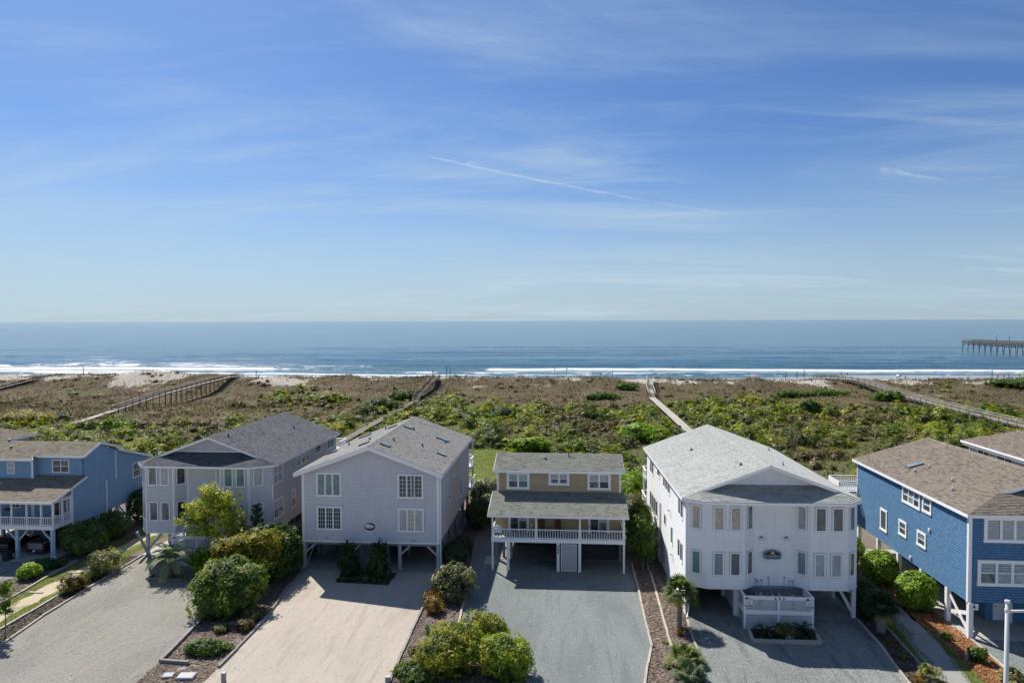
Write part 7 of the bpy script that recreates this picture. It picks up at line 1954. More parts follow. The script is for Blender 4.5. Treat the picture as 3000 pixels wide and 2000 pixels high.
boardwalk('long railed boardwalk climbing over the dune at the left, on tall posts', [(-92.6, 98, .6), (-93.1, 113, .6), (-93.4, 127, .95), (-96.0, 140.5, 1.25), (-95.4, 158.5, 3.0), (-95.8, 178, 3.9), (-96.1, 191, 4.25), (-96, 200, 3.9)], 1.5, 42.5, 'wood_brown', seed=3)
boardwalk('short boardwalk platform at the far left edge on the dune', [(-160, 170, 1.2), (-156, 179, 1.7), (-152.3, 187.5, 3.6), (-151, 197, 3.8)], 1.5, 0, 'wood_brown', seed=4)
boardwalk('boardwalk with a zigzag of stepped railings, left of centre', [(-36.3, 98, .5), (-36.4, 121, .75), (-36.4, 145, .9), (-36.3, 165, .95), (-36.4, 168, 1.7), (-36.6, 175, 1.9), (-36.7, 177.5, 2.6), (-36.9, 185, 2.8), (-37, 187.5, 3.5), (-37.2, 198, 3.7)], 1.45, 67, 'wood_brown', 'wood_grey', .95, 1.9, 5)
boardwalk('straight plank path ending in railed steps, right of centre', [(20.9, 98, .7), (20.8, 117.6, .95), (20.8, 145, 1.0), (20.6, 174, 1.05), (20.8, 177, 1.8), (21.2, 184, 2.1), (21.6, 187, 3.0), (23, 199, 3.5)], 1.6, 76, 'wood_grey', 'wood_pale', .9, 2.4, 6)
boardwalk('raised railed boardwalk winding down at the right behind the brown roofs', [(79.4, 98, 1.2), (79.5, 132, 1.35), (79.4, 155, 1.6), (79.6, 172, 1.95), (78.6, 183, 2.9), (77.1, 193, 3.8), (74.5, 199.5, 3.9), (69, 206, 3.4)], 1.6, 0, 'wood_grey', 'wood_pale', .9, 2.6, 7)

# ================================================================== PIER
e = empty('fishing_pier', (288.4, 531.6, SEA_Z), 'dark wooden fishing pier on leaning piles, far out at the right', 'pier')
def pxy(t): return Vector((288.4 + 14 * t, 531.6 - 200 * t, 0))
A, B = pxy(0), pxy(1); u = (B - A).normalized(); s = Vector((u.y, -u.x, 0))
zd = SEA_Z + 6.6
MB().beam(A + Z * zd, A + u * 75 + Z * zd, 7.5, .5).build('pier_deck', M['wood_brown'], e)
MB().beam(A + u * 75.1 + Z * (zd - .6), B + Z * (zd - .6), 5.0, .5).build('pier_deck', M['wood_brown'], e)
k = 1.0; n_ = 0
while k < 200:
    p = A + u * k; hw = 3.4 if k < 75 else 2.2; zt_ = zd - (0 if k < 75 else .6)
    for sg in (-1, 1):
        MB().tube([p + s * sg * (hw + .9) + Z * (SEA_Z - 2), p + s * sg * hw + Z * (zt_ - .2)], [.21, .19], 6).build('pile', M['wood_brown'], e)
        MB().beam(p + s * sg * hw + Z * (zt_ - 2.6), p + u * 2.6 + s * sg * hw + Z * (zt_ - .3), .16, .25).build('knee_brace', M['wood_brown'], e)
        MB().beam(p + s * sg * hw + Z * (zt_ - 2.6), p - u * 2.6 + s * sg * hw + Z * (zt_ - .3), .16, .25).build('knee_brace', M['wood_brown'], e)
        MB().box((p + s * sg * (hw + .2)).x - .09, (p + s * sg * (hw + .2)).y - .09, zt_ + .2, (p + s * sg * (hw + .2)).x + .09, (p + s * sg * (hw + .2)).y + .09, zt_ + 1.5).build('rail_post', M['wood_brown'], e)
    MB().beam(p + s * hw + Z * (zt_ - 2.7), p - s * hw + Z * (zt_ - .6), .14, .25).build('cross_brace', M['wood_brown'], e)
    MB().beam(p - s * hw + Z * (zt_ - 2.7), p + s * hw + Z * (zt_ - .6), .14, .25).build('cross_brace', M['wood_brown'], e)
    k += 6.2; n_ += 1
for sg in (-1, 1):
    for (k0, k1, hw, zz_) in ((0, 75, 3.6, zd), (75.2, 200, 2.4, zd - .6)):
        for hh in (.65, 1.45): MB().beam(A + u * k0 + s * sg * hw + Z * (zz_ + hh), A + u * k1 + s * sg * hw + Z * (zz_ + hh), .12, .22).build('pier_rail', M['wood_brown'], e)
for k, hw in ((36, 3.2), (39, -3.2), (70, 3.2), (74, -3.2)):
    p = A + u * k + s * hw
    MB().tube([p + Z * (zd + .2), p + Z * (zd + 5.0)], [.16, .14], 6).build('mast', M['wood_brown'], e)

# ================================================================== PEOPLE AND THINGS ON THE BEACH
M['skin'] = flat('tanned_skin', (.30, .17, .11), .7)
M['cloth_dark'] = flat('dark_swimwear', (.02, .025, .04), .8)
M['cloth_red'] = flat('red_cloth', (.45, .04, .04), .8)
M['cloth_pink'] = flat('pink_cloth', (.60, .22, .26), .8)
M['cloth_blue'] = flat('bright_blue_cloth', (.02, .12, .50), .7)
M['cloth_yel'] = flat('lime_yellow_cloth', (.50, .55, .08), .7)
M['cloth_white'] = flat('white_cloth', (.7, .7, .7), .7)
M['hair'] = flat('dark_hair', (.03, .022, .016), .8)
def person_mesh(joints, edges, radii, root):
    me = bpy.data.meshes.new('person')
    me.from_pydata(joints, edges, [])
    ob = bpy.data.objects.new('person', me); COL.objects.link(ob)
    md = ob.modifiers.new('s', 'SKIN'); ob.modifiers.new('u', 'SUBSURF').levels = 1
    for i, rad in enumerate(radii):
        me.skin_vertices[0].data[i].radius = (rad, rad); me.skin_vertices[0].data[i].use_root = (i == root)
    dg = bpy.context.evaluated_depsgraph_get()
    out = bpy.data.meshes.new_from_object(ob.evaluated_get(dg)); bpy.data.objects.remove(ob)
    return out
K = .88
def stand_j(step, arm):
    j = [(0, 0, .92), (0, 0, 1.12), (0, 0, 1.36), (0, 0, 1.48), (0, -.01, 1.60), (0, -.01, 1.70),
         (.18, 0, 1.38), (.22 + arm * .1, -.05, 1.10), (.23 + arm * .25, -.14, .88), (-.18, 0, 1.38), (-.22 - arm * .1, .05, 1.10), (-.23 - arm * .2, .0, .86),
         (.10, 0, .86), (.11, -step * .5, .48), (.11, -step * .6, .06), (.11, -step * .6 - .14, .03), (-.10, 0, .86), (-.11, step * .5, .48), (-.11, step * .9, .06), (-.11, step * .9 - .14, .03)]
    return [(x * K, y * K, z * K) for x, y, z in j]
E_ = [(0, 1), (1, 2), (2, 3), (3, 4), (4, 5), (2, 6), (6, 7), (7, 8), (2, 9), (9, 10), (10, 11), (0, 12), (12, 13), (13, 14), (14, 15), (0, 16), (16, 17), (17, 18), (18, 19)]
RR = [r_ * K for r_ in (.14, .13, .15, .06, .095, .08, .06, .045, .035, .06, .045, .035, .09, .065, .045, .035, .09, .065, .045, .035)]
walk_me = person_mesh(stand_j(.28, .2), E_, RR, 0)
stand_me = person_mesh(stand_j(.03, .1), E_, RR, 0)
sit_j = [(x * K, y * K, z * K) for x, y, z in [(0, 0, .12), (0, .02, .32), (0, .04, .56), (0, .03, .68), (0, .02, .80), (0, .02, .90), (.18, .03, .58), (.24, -.05, .36), (.2, -.25, .36), (-.18, .03, .58), (-.24, -.05, .36), (-.2, -.25, .36),
         (.1, -.05, .12), (.13, -.36, .40), (.12, -.62, .06), (.12, -.74, .04), (-.1, -.05, .12), (-.13, -.36, .40), (-.12, -.62, .06), (-.12, -.74, .04)]]
sit_me = person_mesh(sit_j, E_, RR, 0)
def person(label, x, y, z, me, wear='cloth_dark', rz=0.0, shirt=None):
    e = empty('person', (x, y, z), label, 'person', 'people on the beach and in the surf', rz)
    m2 = me.copy(); m2.materials.clear(); m2.materials.append(M['skin']); m2.polygons.foreach_set('use_smooth', [True] * len(m2.polygons))
    b = bpy.data.objects.new('body', m2); COL.objects.link(b); b.parent = e
    zs = .92 * K if me is not sit_me else .12 * K; zh = 1.62 * K if me is not sit_me else .83 * K; yh = -.01 if me is not sit_me else .03
    def loc_build(mb, name, mat):
        o = bpy.data.objects.new(name, mb.mesh(name)); o.data.materials.append(M[mat]); COL.objects.link(o); o.parent = e
    loc_build(MB().tube([(0, 0, zs - .16), (0, 0, zs - .02), (0, 0, zs + .12)], [.17, .175, .15], 10), 'shorts', wear)
    if shirt: loc_build(MB().tube([(0, .02, zs + .121), (0, .02, zs + .32), (0, .02, zs + .44)], [.15, .165, .10], 10), 'shirt', shirt)
    loc_build(MB().tube([(0, yh + .03, zh - .03), (0, yh + .03, zh + .05), (0, yh + .02, zh + .10)], [.10, .10, .04], 10), 'hair', 'hair')
def beach_z(y): return float(ground_z(110 if y > 265 else 0, y)) + .02
def pxl(px, y):      # world x from measured bearings
    return px * y
person('person in dark shorts wading in the foam, leftmost of the middle three', -5.9, 313, SEA_Z - .2, walk_me, rz=1.2)
person('person in dark shorts wading in the foam, middle of the three', -.5, 315, SEA_Z - .2, stand_me)
person('small wader crouched low in the foam right of the middle pair', 1.6, 326, SEA_Z - .75, stand_me, 'cloth_red')
person('person waist deep at the tip of the breaking wave, right of the straight boardwalk', 49.4, 335, SEA_Z - .5, stand_me)
person('person in the water far to the right of the straight boardwalk', 62.2, 335, SEA_Z - .7, stand_me)
person('walker with raised arm at the water edge above the winding boardwalk', 108.2, 287, beach_z(287), walk_me, rz=.6)
person('walker in dark clothes beside the one with a raised arm', 110.6, 287, beach_z(287), walk_me, shirt='cloth_dark')
person('person sitting on the sand beyond the winding boardwalk, left of two', 125, 277, beach_z(277), sit_me, shirt='cloth_dark', rz=.8)
person('person sitting on the sand beyond the winding boardwalk, right of two', 128, 277, beach_z(277), sit_me, shirt='cloth_dark', rz=.5)
person('bather in the breaking wave near the pier, left of two', 161, 352, SEA_Z - .6, stand_me)
person('bather in the breaking wave near the pier, right of two', 165.5, 352, SEA_Z - .8, stand_me)
person('person in a white top standing near the pink umbrella', 169.5, 284, beach_z(284), stand_me, shirt='cloth_white')
person('person in red seated under the pink umbrella', 165.0, 283, beach_z(283), sit_me, 'cloth_red', shirt='cloth_red')
person('person in dark clothes seated beside the pink umbrella', 167.2, 283, beach_z(283), sit_me, shirt='cloth_dark')
person('dark-clad person standing on the sand at the right edge', 173.5, 284, beach_z(284), stand_me, shirt='cloth_dark')
person('person far left on the dune beach, standing alone', -162, 262, beach_z(262), stand_me, shirt='cloth_dark')
def umbrella(label, x, y, mat, r_=1.25, h=1.75):
    z = beach_z(y); e = empty('beach_umbrella', (x, y, z), label, 'beach umbrella', 'umbrellas and shades on the beach')
    MB().tube([(x, y, z - .2), (x, y, z + h)], [.03, .025], 6).build('pole', M['pipe_white'], e)
    V = [(x, y, z + h + .03)] + [(x + r_ * math.cos(a), y + r_ * math.sin(a), z + h - .42) for a in [2 * math.pi * k / 8 for k in range(8)]]
    MB().add(V + [(a, b, c - .03) for a, b, c in V], [(0, 1 + k, 1 + (k + 1) % 8) for k in range(8)] + [(9, 10 + (k + 1) % 8, 10 + k) for k in range(8)]).build('canopy', M[mat], e)
umbrella('pink beach umbrella over seated people near the right edge', 165.7, 284, 'cloth_pink')
umbrella('lime yellow beach umbrella at the right edge of the picture', 171.9, 281.5, 'cloth_yel', 1.6, 2.0)
umbrella('small pink beach umbrella between the two right-hand boardwalks', 69.4, 268, 'cloth_pink', 1.3, 1.3)
umbrella('flat blue beach umbrella on the wet sand below the pier', 149.7, 293, 'cloth_blue', 1.6, .9)
def beach_tent(label, x, y, mat, k=1.0):
    z = beach_z(y); e = empty('beach_tent', (x, y, z), label, 'beach tent', 'umbrellas and shades on the beach')
    pts = [(-1.6, 0), (-1.3, .75), (-.5, 1.15), (.5, 1.1), (1.5, .6), (1.8, 0)]
    MB().extr([(x + a * k, y - .9, z + b * k) for a, b in pts], (0, 1.8, 0)).build('canopy', M[mat], e)
    MB().box(x - 1.2 * k, y - 1.25, z, x + 1.4 * k, y - .91, z + .05).build('groundsheet', M['cloth_white'], e)
beach_tent('bright blue beach tent just beyond the dune crest at the centre', -10.6, 256, 'cloth_blue')
beach_tent('white beach shade beyond the winding boardwalk', 130.7, 288, 'cloth_white', .5)
def marker(label, x, y, h, pair=False, sign=False):
    z = gz(x, y); e = empty('marker_post', (x, y, z), label, 'post', 'posts along the dune crest')
    MB().box(x - .07, y - .07, z - .4, x + .07, y + .07, z + h).build('post', M['wood_brown'], e)
    if pair: MB().box(x + .95, y - .07, z - .4, x + 1.09, y + .07, z + h + .1).build('post', M['wood_brown'], e)
    if sign: MB().box(x - .28, y - .11, z + h - .75, x + .28, y - .075, z + h - .25).build('notice', M['signwhite'], e)
marker('pair of tall posts at the top of the stepped boardwalk', -35.2, 201, 3.6, True)
marker('post with a pale notice beside the stepped boardwalk top', -39.2, 201, 2.2, sign=True)
marker('thin post on the crest left of the bare sand bluff', -143, 196, 2.2)
marker('thin post on the crest right of the long boardwalk', -91.5, 199, 1.9)
marker('dark post standing alone in the left-hand dune field', -100.5, 161, 1.7)
marker('post on the crest left of the steps of the straight boardwalk', 13, 206, 2.6)
marker('short post on the crest left of the taller one by the straight boardwalk', 9.5, 206, 1.6)
marker('left post of three on the crest before the winding boardwalk', 62.3, 206, 3.0)
marker('middle post of three on the crest before the winding boardwalk', 65.4, 206, 3.0)
marker('right, tallest post of three on the crest before the winding boardwalk', 67.4, 206, 3.3)
marker('leaning dark post on the dune near the pink umbrella', 118, 205, 2.6)

# ================================================================== AC ENCLOSURES, LAMP, CARS, SMALL THINGS
M['ac_grey'] = paint('beige_grey_metal', (.40, .39, .36), .6, .3)
def rental_sign(label, x, y, z, w, code):
    e = empty('rental_sign', (x, y, z), label, 'sign', 'red-topped rental signs on the lattice fences')
    h = w * 1.25
    MB().box(x - w / 2, y - .02, z - h / 2, x + w / 2, y - .004, z + h / 2).build('sign_board', M['signwhite'], e)
    pts = [(x - w * .42 + .17 * w + .24 * w * math.cos(a), y - .026, z + h * .32 + .26 * w * math.sin(a)) for a in [math.pi * k / 10 for k in range(11)]]
    MB().extr(pts[::-1], (0, -.012, 0)).build('red_dome', M['red'], e)
    MB().box(x + .02, y - .024, z + h * .30, x + w * .46, y - .021, z + h * .335).build('rule', M['black'], e)
    text_on(e, code, (x, y - .024, z - h * .16), w * .22, name='lettering')
    text_on(e, '579-9000', (x, y - .024, z - h * .38), w * .245, name='lettering', bold=.004)
    text_on(e, 'RENTAL', (x, y - .024, z + h * .04), w * .13, name='lettering')
def ac_unit(label, x, y, w, h, rnd, rz=0):
    e = empty('ac_unit', (x, y, 1.0), label, 'air conditioner', 'air conditioners behind the lattice fences')
    if rnd:
        pts = [(x + w / 2 * c_ ** 1, y + w / 2 * s_ ** 1) for c_, s_ in [(math.copysign(abs(math.cos(a)) ** .45, math.cos(a)), math.copysign(abs(math.sin(a)) ** .45, math.sin(a))) for a in [2 * math.pi * k / 24 for k in range(24)]]]
    else: pts = [(x - w / 2, y - w / 2), (x + w / 2, y - w / 2), (x + w / 2, y + w / 2), (x - w / 2, y + w / 2)]
    MB().extr([(a, b, 1.0) for a, b in pts], (0, 0, h)).build('casing', M['ac_grey'], e)
    z = 1.0 + h
    if rnd:
        MB().tube([(x, y, z + .001), (x, y, z + .05)], [w * .42, w * .40], 24).build('fan_ring', M['ac_grey'], e)
        MB().tube([(x, y, z + .051), (x, y, z + .056)], [w * .37, w * .37], 24).build('fan_well', M['black'], e)
        for k in range(4):
            a = k * math.pi / 2 + .4; MB().beam((x, y, z + .062), (x + w * .33 * math.cos(a), y + w * .33 * math.sin(a), z + .062), .11, .008).build('fan_blade', M['lead'], e)
        MB().tube([(x, y, z + .064), (x, y, z + .085)], [.06, .05], 10).build('fan_hub', M['ac_grey'], e)
    else:
        MB().box(x - w * .42, y - w * .42, z + .001, x + w * .42, y + w * .42, z + .02).build('fan_well', M['black'], e)
        for k in range(9): MB().box(x - w * .42, y - w * .4 + k * w * .1, z + .021, x + w * .42, y - w * .4 + k * w * .1 + .015, z + .03).build('grille_bar', M['lead'], e)
def lattice_pen(label, x0, x1, y0, y1, h, platform):
    e = empty('lattice_enclosure', ((x0 + x1) / 2, y0, 0), label, 'lattice fence', 'white lattice fences round air conditioners')
    def post(x, y, hh): MB().box(x - .06, y - .05, 0, x + .06, y + .05, hh).build('fence_post', M['trim'], e)
    for x in (x0, (x0 + x1) / 2, x1): post(x, y0, h)
    for x in (x0, x1): post(x, y1, h)
    hm = h * .49
    xm = (x0 + x1) / 2
    for a, b in ((x0 + .06, xm - .06), (xm + .06, x1 - .06)):
        w = b - a
        MB().box(a, y0 - .045, h - .16, b, y0 - .012, h).build('fence_rail', M['trim'], e)
        MB().box(a, y0 - .045, hm - .06, b, y0 - .012, hm + .20).build('fence_rail', M['trim'], e)
        MB().box(a, y0 - .045, .0, b, y0 - .012, .07).build('fence_rail', M['trim'], e)
        lattice(e, ((a + b) / 2, y0 - .005, (hm + .20 + h - .16) / 2), (1, 0, 0), (0, -1, 0), w, h - .16 - hm - .20, .125, .034, v=Z)
        lattice(e, ((a + b) / 2, y0 - .005, (hm - .06 + .07) / 2), (1, 0, 0), (0, -1, 0), w, hm - .13, .125, .034, v=Z)
    MB().box(x0 - .08, y0 - .075, h + .001, x1 + .08, y0 + .06, h + .04).build('cap_rail', M['trim'], e)
    for x, sg in ((x0, -1), (x1, 1)):
        MB().box(x - .06, y0 + .061, h + .001, x + .06, y1, h + .04).build('cap_rail', M['trim'], e)
        lattice(e, (x + sg * .01, (y0 + y1) / 2, h * .5 + .03), (0, -sg * -1, 0), (sg, 0, 0), y1 - y0 - .12, h - .1, .125, .034, v=Z, both=(sg > 0))
        MB().box(x - .05, y0 + .06, hm - .06, x + .03, y1 - .05, hm + .16).build('fence_rail', M['trim'], e)
    for yy in (y0 + .45, y0 + 1.15): MB().box(x0 + .07, yy - .06, .86, x1 - .07, yy + .06, .999).build('support_beam', M['post_dark'], e)
    MB().box(x0 + .07, y1 + .05, .02, x1 - .07, y1 + .10, 1.9).build('backing_panel', M['post_dark'], e)  # added dark panel, stands in for the shade behind the lattice
    return e
e = lattice_pen('white two-tier lattice enclosure with 402 on it under the white house', 11.42, 15.72, 45.95, 47.75, 2.10, 1.0)
MB().box(13.12, 45.88, 1.93, 14.12, 45.9, 2.12).build('number_plate', M['trim'], e)
for i, ch in enumerate('402'): text_on(e, ch, (13.35 + i * .26, 45.875, 2.02), .22, name='house_number', bold=.01)
for x_, rnd, w_, h_, lb_ in ((11.98, False, .82, 1.0, 'boxy square air conditioner, leftmost behind the 402 lattice'), (13.05, True, .86, .94, 'rounded air conditioner, second from the left behind the 402 lattice'), (14.2, True, .80, .94, 'rounded air conditioner with a deep black fan, third behind the 402 lattice'), (15.15, True, .82, .84, 'lowest air conditioner, rightmost behind the 402 lattice')):
    ac_unit(lb_, x_, 46.75, w_, h_, rnd)
rental_sign('red-topped rental sign on the left end of the 402 lattice', 11.67, 45.88, 1.75, .50, '702')
rental_sign('red-topped rental sign on the right end of the 402 lattice', 15.5, 45.88, 1.75, .50, '70 W')
for i, (x_, zt2) in enumerate(((12.6, 2.5), (12.75, 2.4), (13.0, 2.45), (13.45, 2.65), (14.5, 2.65), (14.85, 2.45), (15.05, 2.4), (15.2, 2.5))):
    c_ = MB().tube([(x_, 47.69, 1.2), (x_, 47.69, zt2)], [.018, .018], 5).build('conduit', M['post_grey'], HW)
    MB().box(x_ - .05, 47.66, zt2 + .001, x_ + .05, 47.735, zt2 + .1).build('junction_box', M['ac_grey'], c_)
e = lattice_pen('white lattice enclosure half hidden behind the feather palm', -32.4, -28.15, 54.55, 56.3, 2.4, 1.0)
for x_, lb_ in ((-30.4, 'air conditioner behind the left-hand lattice, left of two'), (-29.1, 'air conditioner behind the left-hand lattice, right of two')): ac_unit(lb_, x_, 55.5, .9, 1.35, True)
rental_sign('red-topped rental sign on the left end of the palm-hidden lattice', -32.05, 54.47, 2.05, .52, '702')
rental_sign('red-topped rental sign on the right end of the palm-hidden lattice', -28.5, 54.47, 2.05, .52, '70 W')
e = empty('plaque', (13.68, 44.05, .1), 'small black arched number plaque at the front of the planter', 'sign')
pq = [(-.2, 0), (.2, 0), (.2, .14), (.13, .15), (.09, .2), (0, .24), (-.09, .2), (-.13, .15), (-.2, .14)]
MB().extr([(13.68 + a, 44.1, .18 + b) for a, b in pq], (0, -.025, 0)).build('plaque_border', M['silver'], e)
MB().extr([(13.68 + a * .87, 44.074, .195 + b * .87) for a, b in pq], (0, -.008, 0)).build('plaque_face', M['black'], e)
text_on(e, '402', (13.68, 44.063, .31), .1, mat='signwhite', name='house_number')
MB().box(13.58, 44.085, -.02, 13.61, 44.1, .19).build('stake', M['blackmetal'], e); MB().box(13.75, 44.085, -.02, 13.78, 44.1, .19).build('stake', M['blackmetal'], e)

# ---- street lamp mast near the camera
e = empty('street_lamp', (14.79, 25.0, 0), 'pale grey street lamp pole with a side arm at the lower right corner', 'street lamp')
lx, ly, lz = 16.55, 27.54, 9.4
e.location = (lx, ly, 0); WINV[e.name] = Matrix.Translation((-lx, -ly, 0))
M['galv'] = paint('galvanised_pole', (.50, .51, .53), .5, .3, .4)
MB().tube([(lx, ly, -.1), (lx, ly, lz - .1)], [.115, .072], 16).build('pole', M['galv'], e, True)
MB().tube([(lx, ly, lz - .1), (lx, ly, lz - .02), (lx, ly, lz)], [.095, .10, .085], 16).build('pole_cap', M['galv'], e)
MB().tube([(lx + .06, ly, lz - .42), (lx + .9, ly - .05, lz - .36), (lx + 2.2, ly - .1, lz - .30)], [.05, .045, .04], 10).build('arm', M['galv'], e, True)
MB().tube([(lx, ly, lz - .46), (lx, ly, lz - .34)], [.095, .095], 14).build('arm_collar', M['galv'], e)
MB().obox((lx + 2.5, ly - .1, lz - .3), (1, 0, 0), (0, 1, 0), Z, .6, .3, -.08, .06).build('lamp_head', M['galv'], e)

# ---- vehicles under the light blue house
M['truck_paint'] = flat('pewter_tailgate', (.30, .27, .26), .35, .5, .2)
M['car_dark'] = flat('dark_car_paint', (.015, .017, .025), .2, .6)
M['tyre'] = flat('black_rubber', (.015, .015, .016), .9)
M['chrome'] = flat('bright_chrome', (.75, .75, .76), .18, .6, .9)
M['taillight'] = flat('red_tail_light', (.35, .02, .02), .25, .6)
M['carglass'] = flat('dark_car_glass', (.012, .014, .018), .08, .6)
e = empty('pickup_truck', (-45.55, 58.3, .03), 'pewter pickup truck seen from the tailgate in the car bay under the light blue porch', 'pickup truck')
tx, y0_, z_ = -45.55, 56.0, .03
MB().extr([(tx - .8, y, z_ + z) for y, z in ((y0_ + .05, .42), (y0_ + 4.7, .42), (y0_ + 4.75, .95), (y0_ + 3.5, 1.02), (y0_ + 3.4, .9), (y0_ + .05, .98))], (1.6, 0, 0)).build('body', M['car_dark'], e)
for sx in (-.8, .74): MB().box(tx + sx, y0_ + .06, z_ + .985, tx + sx + .06, y0_ + 1.95, z_ + 1.06).build('bed_side', M['truck_paint'], e)
MB().extr([(tx - .68, y, z_ + z) for y, z in ((y0_ + 1.95, 1.03), (y0_ + 3.45, 1.03), (y0_ + 2.95, 1.5), (y0_ + 2.15, 1.5))], (1.36, 0, 0)).build('cab', M['car_dark'], e)
MB().obox((tx, y0_ + 2.03, z_ + 1.27), (1, 0, 0), (0, .39, .92), (0, -.92, .39), 1.2, .36, .0, .02).build('rear_window', M['carglass'], e)
MB().tube([(tx - .62, y0_ + 1.97, z_ + 1.1), (tx - .6, y0_ + 2.12, z_ + 1.51), (tx + .6, y0_ + 2.12, z_ + 1.51), (tx + .62, y0_ + 1.97, z_ + 1.1)], .02, 6).build('cab_trim', M['chrome'], e)
g_ = MB().box(tx - .62, y0_ - .01, z_ + .5, tx + .62, y0_ + .045, z_ + .98).build('tailgate', M['truck_paint'], e)
MB().box(tx - .64, y0_ - .02, z_ + .981, tx + .64, y0_ + .05, z_ + 1.03).build('tailgate_rail', M['chrome'], g_)
MB().obox((tx, y0_ - .012, z_ + .82), (1, 0, 0), Z, (0, -1, 0), .14, .07, 0, .02).build('tailgate_handle', M['chrome'], g_)
for sx in (-.72, .72): MB().box(tx + sx - .075, y0_ - .005, z_ + .5, tx + sx + .075, y0_ + .049, z_ + .95).build('tail_light', M['taillight'], e)
MB().box(tx - .82, y0_ - .16, z_ + .3, tx + .82, y0_ - .03, z_ + .46).build('bumper', M['car_dark'], e)
for sx in (-.62, .55): MB().box(tx + sx - .18, y0_ - .165, z_ + .4, tx + sx + .2, y0_ - .161, z_ + .44).build('bumper_strip', M['chrome'], e)
MB().box(tx - .12, y0_ - .172, z_ + .36, tx + .14, y0_ - .162, z_ + .5).build('number_plate', M['signwhite'], e)
for sx in (-.7, .7):
    for yy in (y0_ + .95, y0_ + 3.9):
        w_ = MB().tube([(tx + sx - .09, yy, z_ + .3), (tx + sx + .09, yy, z_ + .3)], [.3, .3], 18).build('wheel', M['tyre'], e)
        MB().tube([(tx + sx - .095, yy, z_ + .3), (tx + sx + .095, yy, z_ + .3)], [.17, .17], 12).build('rim', M['chrome'], w_)
e = empty('parked_car', (-48.6, 57.6, .03), 'dark car with red tail lights at the left edge, under the light blue porch', 'car')
cx_ = -48.7; y0_ = 55.9
MB().extr([(cx_ - .78, y, .03 + z) for y, z in ((y0_, .35), (y0_ + 3.7, .33), (y0_ + 3.75, .62), (y0_ + 2.7, .8), (y0_ + .08, .88), (y0_ - .02, .6))], (1.56, 0, 0)).build('body', M['car_dark'], e)
MB().extr([(cx_ - .66, y, .03 + z) for y, z in ((y0_ + .15, .885), (y0_ + 2.6, .81), (y0_ + 2.0, 1.22), (y0_ + .7, 1.26))], (1.32, 0, 0)).build('cabin', M['carglass'], e)
MB().box(cx_ - .74, y0_ - .045, .88, cx_ + .74, y0_ + .06, .925).build('boot_trim', M['chrome'], e)
for sx in (-.55, .55): MB().box(cx_ + sx - .2, y0_ - .05, .72, cx_ + sx + .2, y0_ + .02, .85).build('tail_light', M['taillight'], e)
MB().box(cx_ - .8, y0_ - .1, .3, cx_ + .8, y0_ + .02, .52).build('bumper', M['car_dark'], e)
for sx in (-.72, .72):
    for yy in (y0_ + .75, y0_ + 3.0):
        w_ = MB().tube([(cx_ + sx - .08, yy, .3), (cx_ + sx + .08, yy, .3)], [.27, .27], 16).build('wheel', M['tyre'], e)
        MB().tube([(cx_ + sx - .085, yy, .3), (cx_ + sx + .085, yy, .3)], [.15, .15], 12).build('rim', M['chrome'], w_)
e = empty('wheelie_bin', (-47.0, 54.6, .0), 'black wheeled bin against the middle post of the light blue porch', 'bin')
MB().extr([(-47.25, y, z) for y, z in ((54.45, .03), (54.95, .03), (55.0, .75), (54.38, .75))], (.5, 0, 0)).build('bin_body', M['blackmetal'], e)
MB().box(-47.28, 54.34, .751, -46.72, 55.04, .80).build('lid', M['black'], e)
for sx in (-47.26, -46.76): MB().tube([(sx - .02, 54.98, .1), (sx + .03, 54.98, .1)], [.1, .1], 10).build('wheel', M['tyre'], e)

# ---- small ground things
def slab_thing(name, label, cat, x, y, w, d, h, mat, rz=0, group=None, lid=False):
    e = empty(name, (x, y, 0), label, cat, group, rz)
    MB().box(x - w / 2, y - d / 2, -.02, x + w / 2, y + d / 2, h).build('slab' if not lid else 'lid', M[mat], e)
    if lid: MB().box(x - w / 2 - .05, y - d / 2 - .05, -.02, x + w / 2 + .05, y + d / 2 + .05, h - .03).build('frame', M['post_dark'], e)
M['lid_grey'] = paint('pale_grey_lid', (.45, .45, .46), .7, .4)
slab_thing('utility_box', 'larger pale square lid of a utility box at the bottom of the bed', 'utility box', -21.4, 37.2, .85, .6, .16, 'lid_grey', .1, None, True)
slab_thing('utility_box', 'smaller grey lid of a utility box left of the pale square one', 'utility box', -22.5, 37.25, .5, .45, .12, 'post_grey', .2, None, True)
slab_thing('utility_box', 'dark flat lid just above the smaller grey utility box', 'utility box', -22.2, 38.1, .4, .35, .05, 'post_dark', .2, None, True)
slab_thing('stepping_slab', 'pale step board across the sandy path, nearest the big drive', 'step board', -39.25, 48.2, 1.1, .22, .07, 'timber', -.05)
slab_thing('stepping_slab', 'pale step board across the sandy path at the left edge', 'step board', -38.6, 44.6, 1.1, .22, .07, 'timber', -.05)
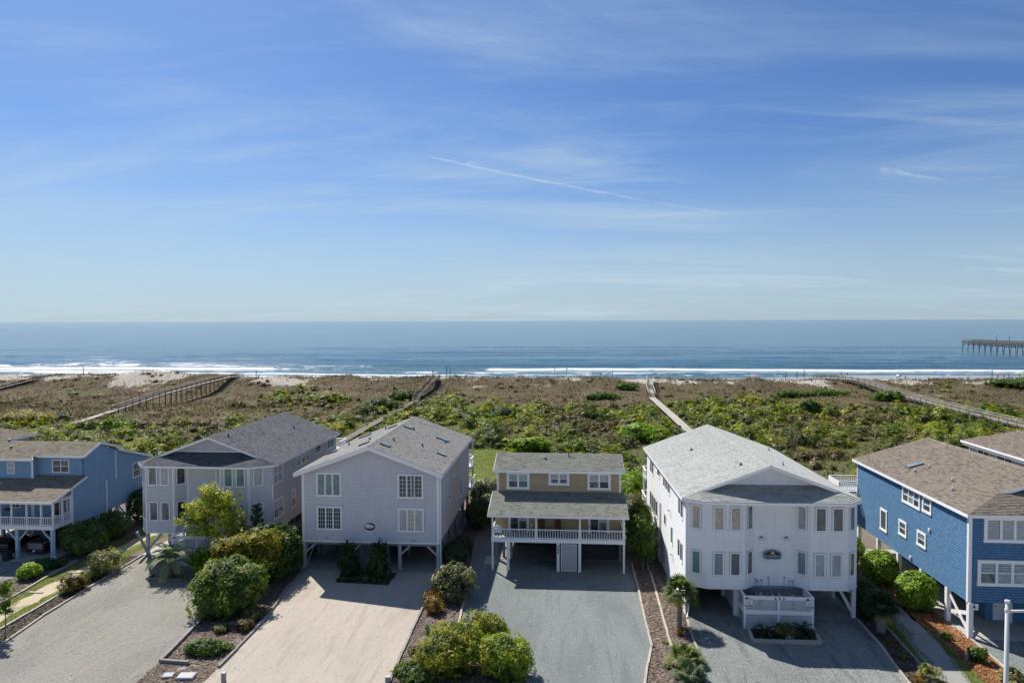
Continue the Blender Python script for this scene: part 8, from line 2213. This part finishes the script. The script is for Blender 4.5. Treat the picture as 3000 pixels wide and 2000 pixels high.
slab_thing('stepping_slab', 'pale step board across the sandy path, farthest up', 'step board', -39.3, 52.3, 1.0, .22, .07, 'timber', -.03)
slab_thing('concrete_pad', 'square pale concrete pad beside the left post of the tan house', 'concrete pad', -6.35, 57.6, 1.15, 1.9, .05, 'concrete')
for y_, w_ in ((50.25, 1.3), (45.95, 1.9), (41.6, 1.6)):
    slab_thing('path_joint', {50.25: 'dark cross joint in the grey path, farthest', 45.95: 'dark cross joint in the grey path, middle', 41.6: 'dark cross joint in the grey path, nearest'}[y_], 'path joint', 22.9 - (50.3 - y_) * .125, y_, w_, .05, .022, 'post_dark')
def stub_post(label, x, y, h, w=.16, mat='post_dark'):
    e = empty('bollard', (x, y, 0), label, 'post'); MB().box(x - w / 2, y - w / 2, -.1, x + w / 2, y + w / 2, h).build('post', M[mat], e)
    MB().box(x - w / 2 - .02, y - w / 2 - .02, h, x + w / 2 + .02, y + w / 2 + .02, h + .03).build('cap', M['post_grey'], e)
stub_post('short dark post at the near end of the timber right of the cream drive', -9.9, 37.3, .45, .24)
stub_post('weathered post at the bottom edge left of the cream drive', -19.0, 36.75, .6, .2, 'post_dark')
stub_post('small timber stub on the pine straw, nearer the camera', 23.3, 42.5, .38, .14)
stub_post('small timber stub on the pine straw beside the sparse plant', 23.35, 45.5, .3, .14)
e = empty('log', (-22.4, 43.9, 0), 'grey fallen timber under the big leafy bush', 'log')
MB().beam((-23.2, 43.2, .08), (-21.7, 44.3, .08), .16, .16).build('timber', M['timber_grey'], e)
e = empty('garden_light', (-15.75, 52.25, 0), 'tiny white garden light in the dark bed under the junipers', 'garden light')
MB().tube([(-15.75, 52.25, -.02), (-15.75, 52.25, .22)], [.02, .02], 6).build('stake', M['blackmetal'], e)
MB().tube([(-15.75, 52.25, .221), (-15.75, 52.25, .36)], [.05, .045], 8).build('lamp_head', M['cloth_white'], e)

# ================================================================== true scale
for o in list(COL.objects):
    if o.parent is None and o.type in ('MESH', 'EMPTY'):
        o.location = o.location * S_WORLD
        o.scale = o.scale * S_WORLD
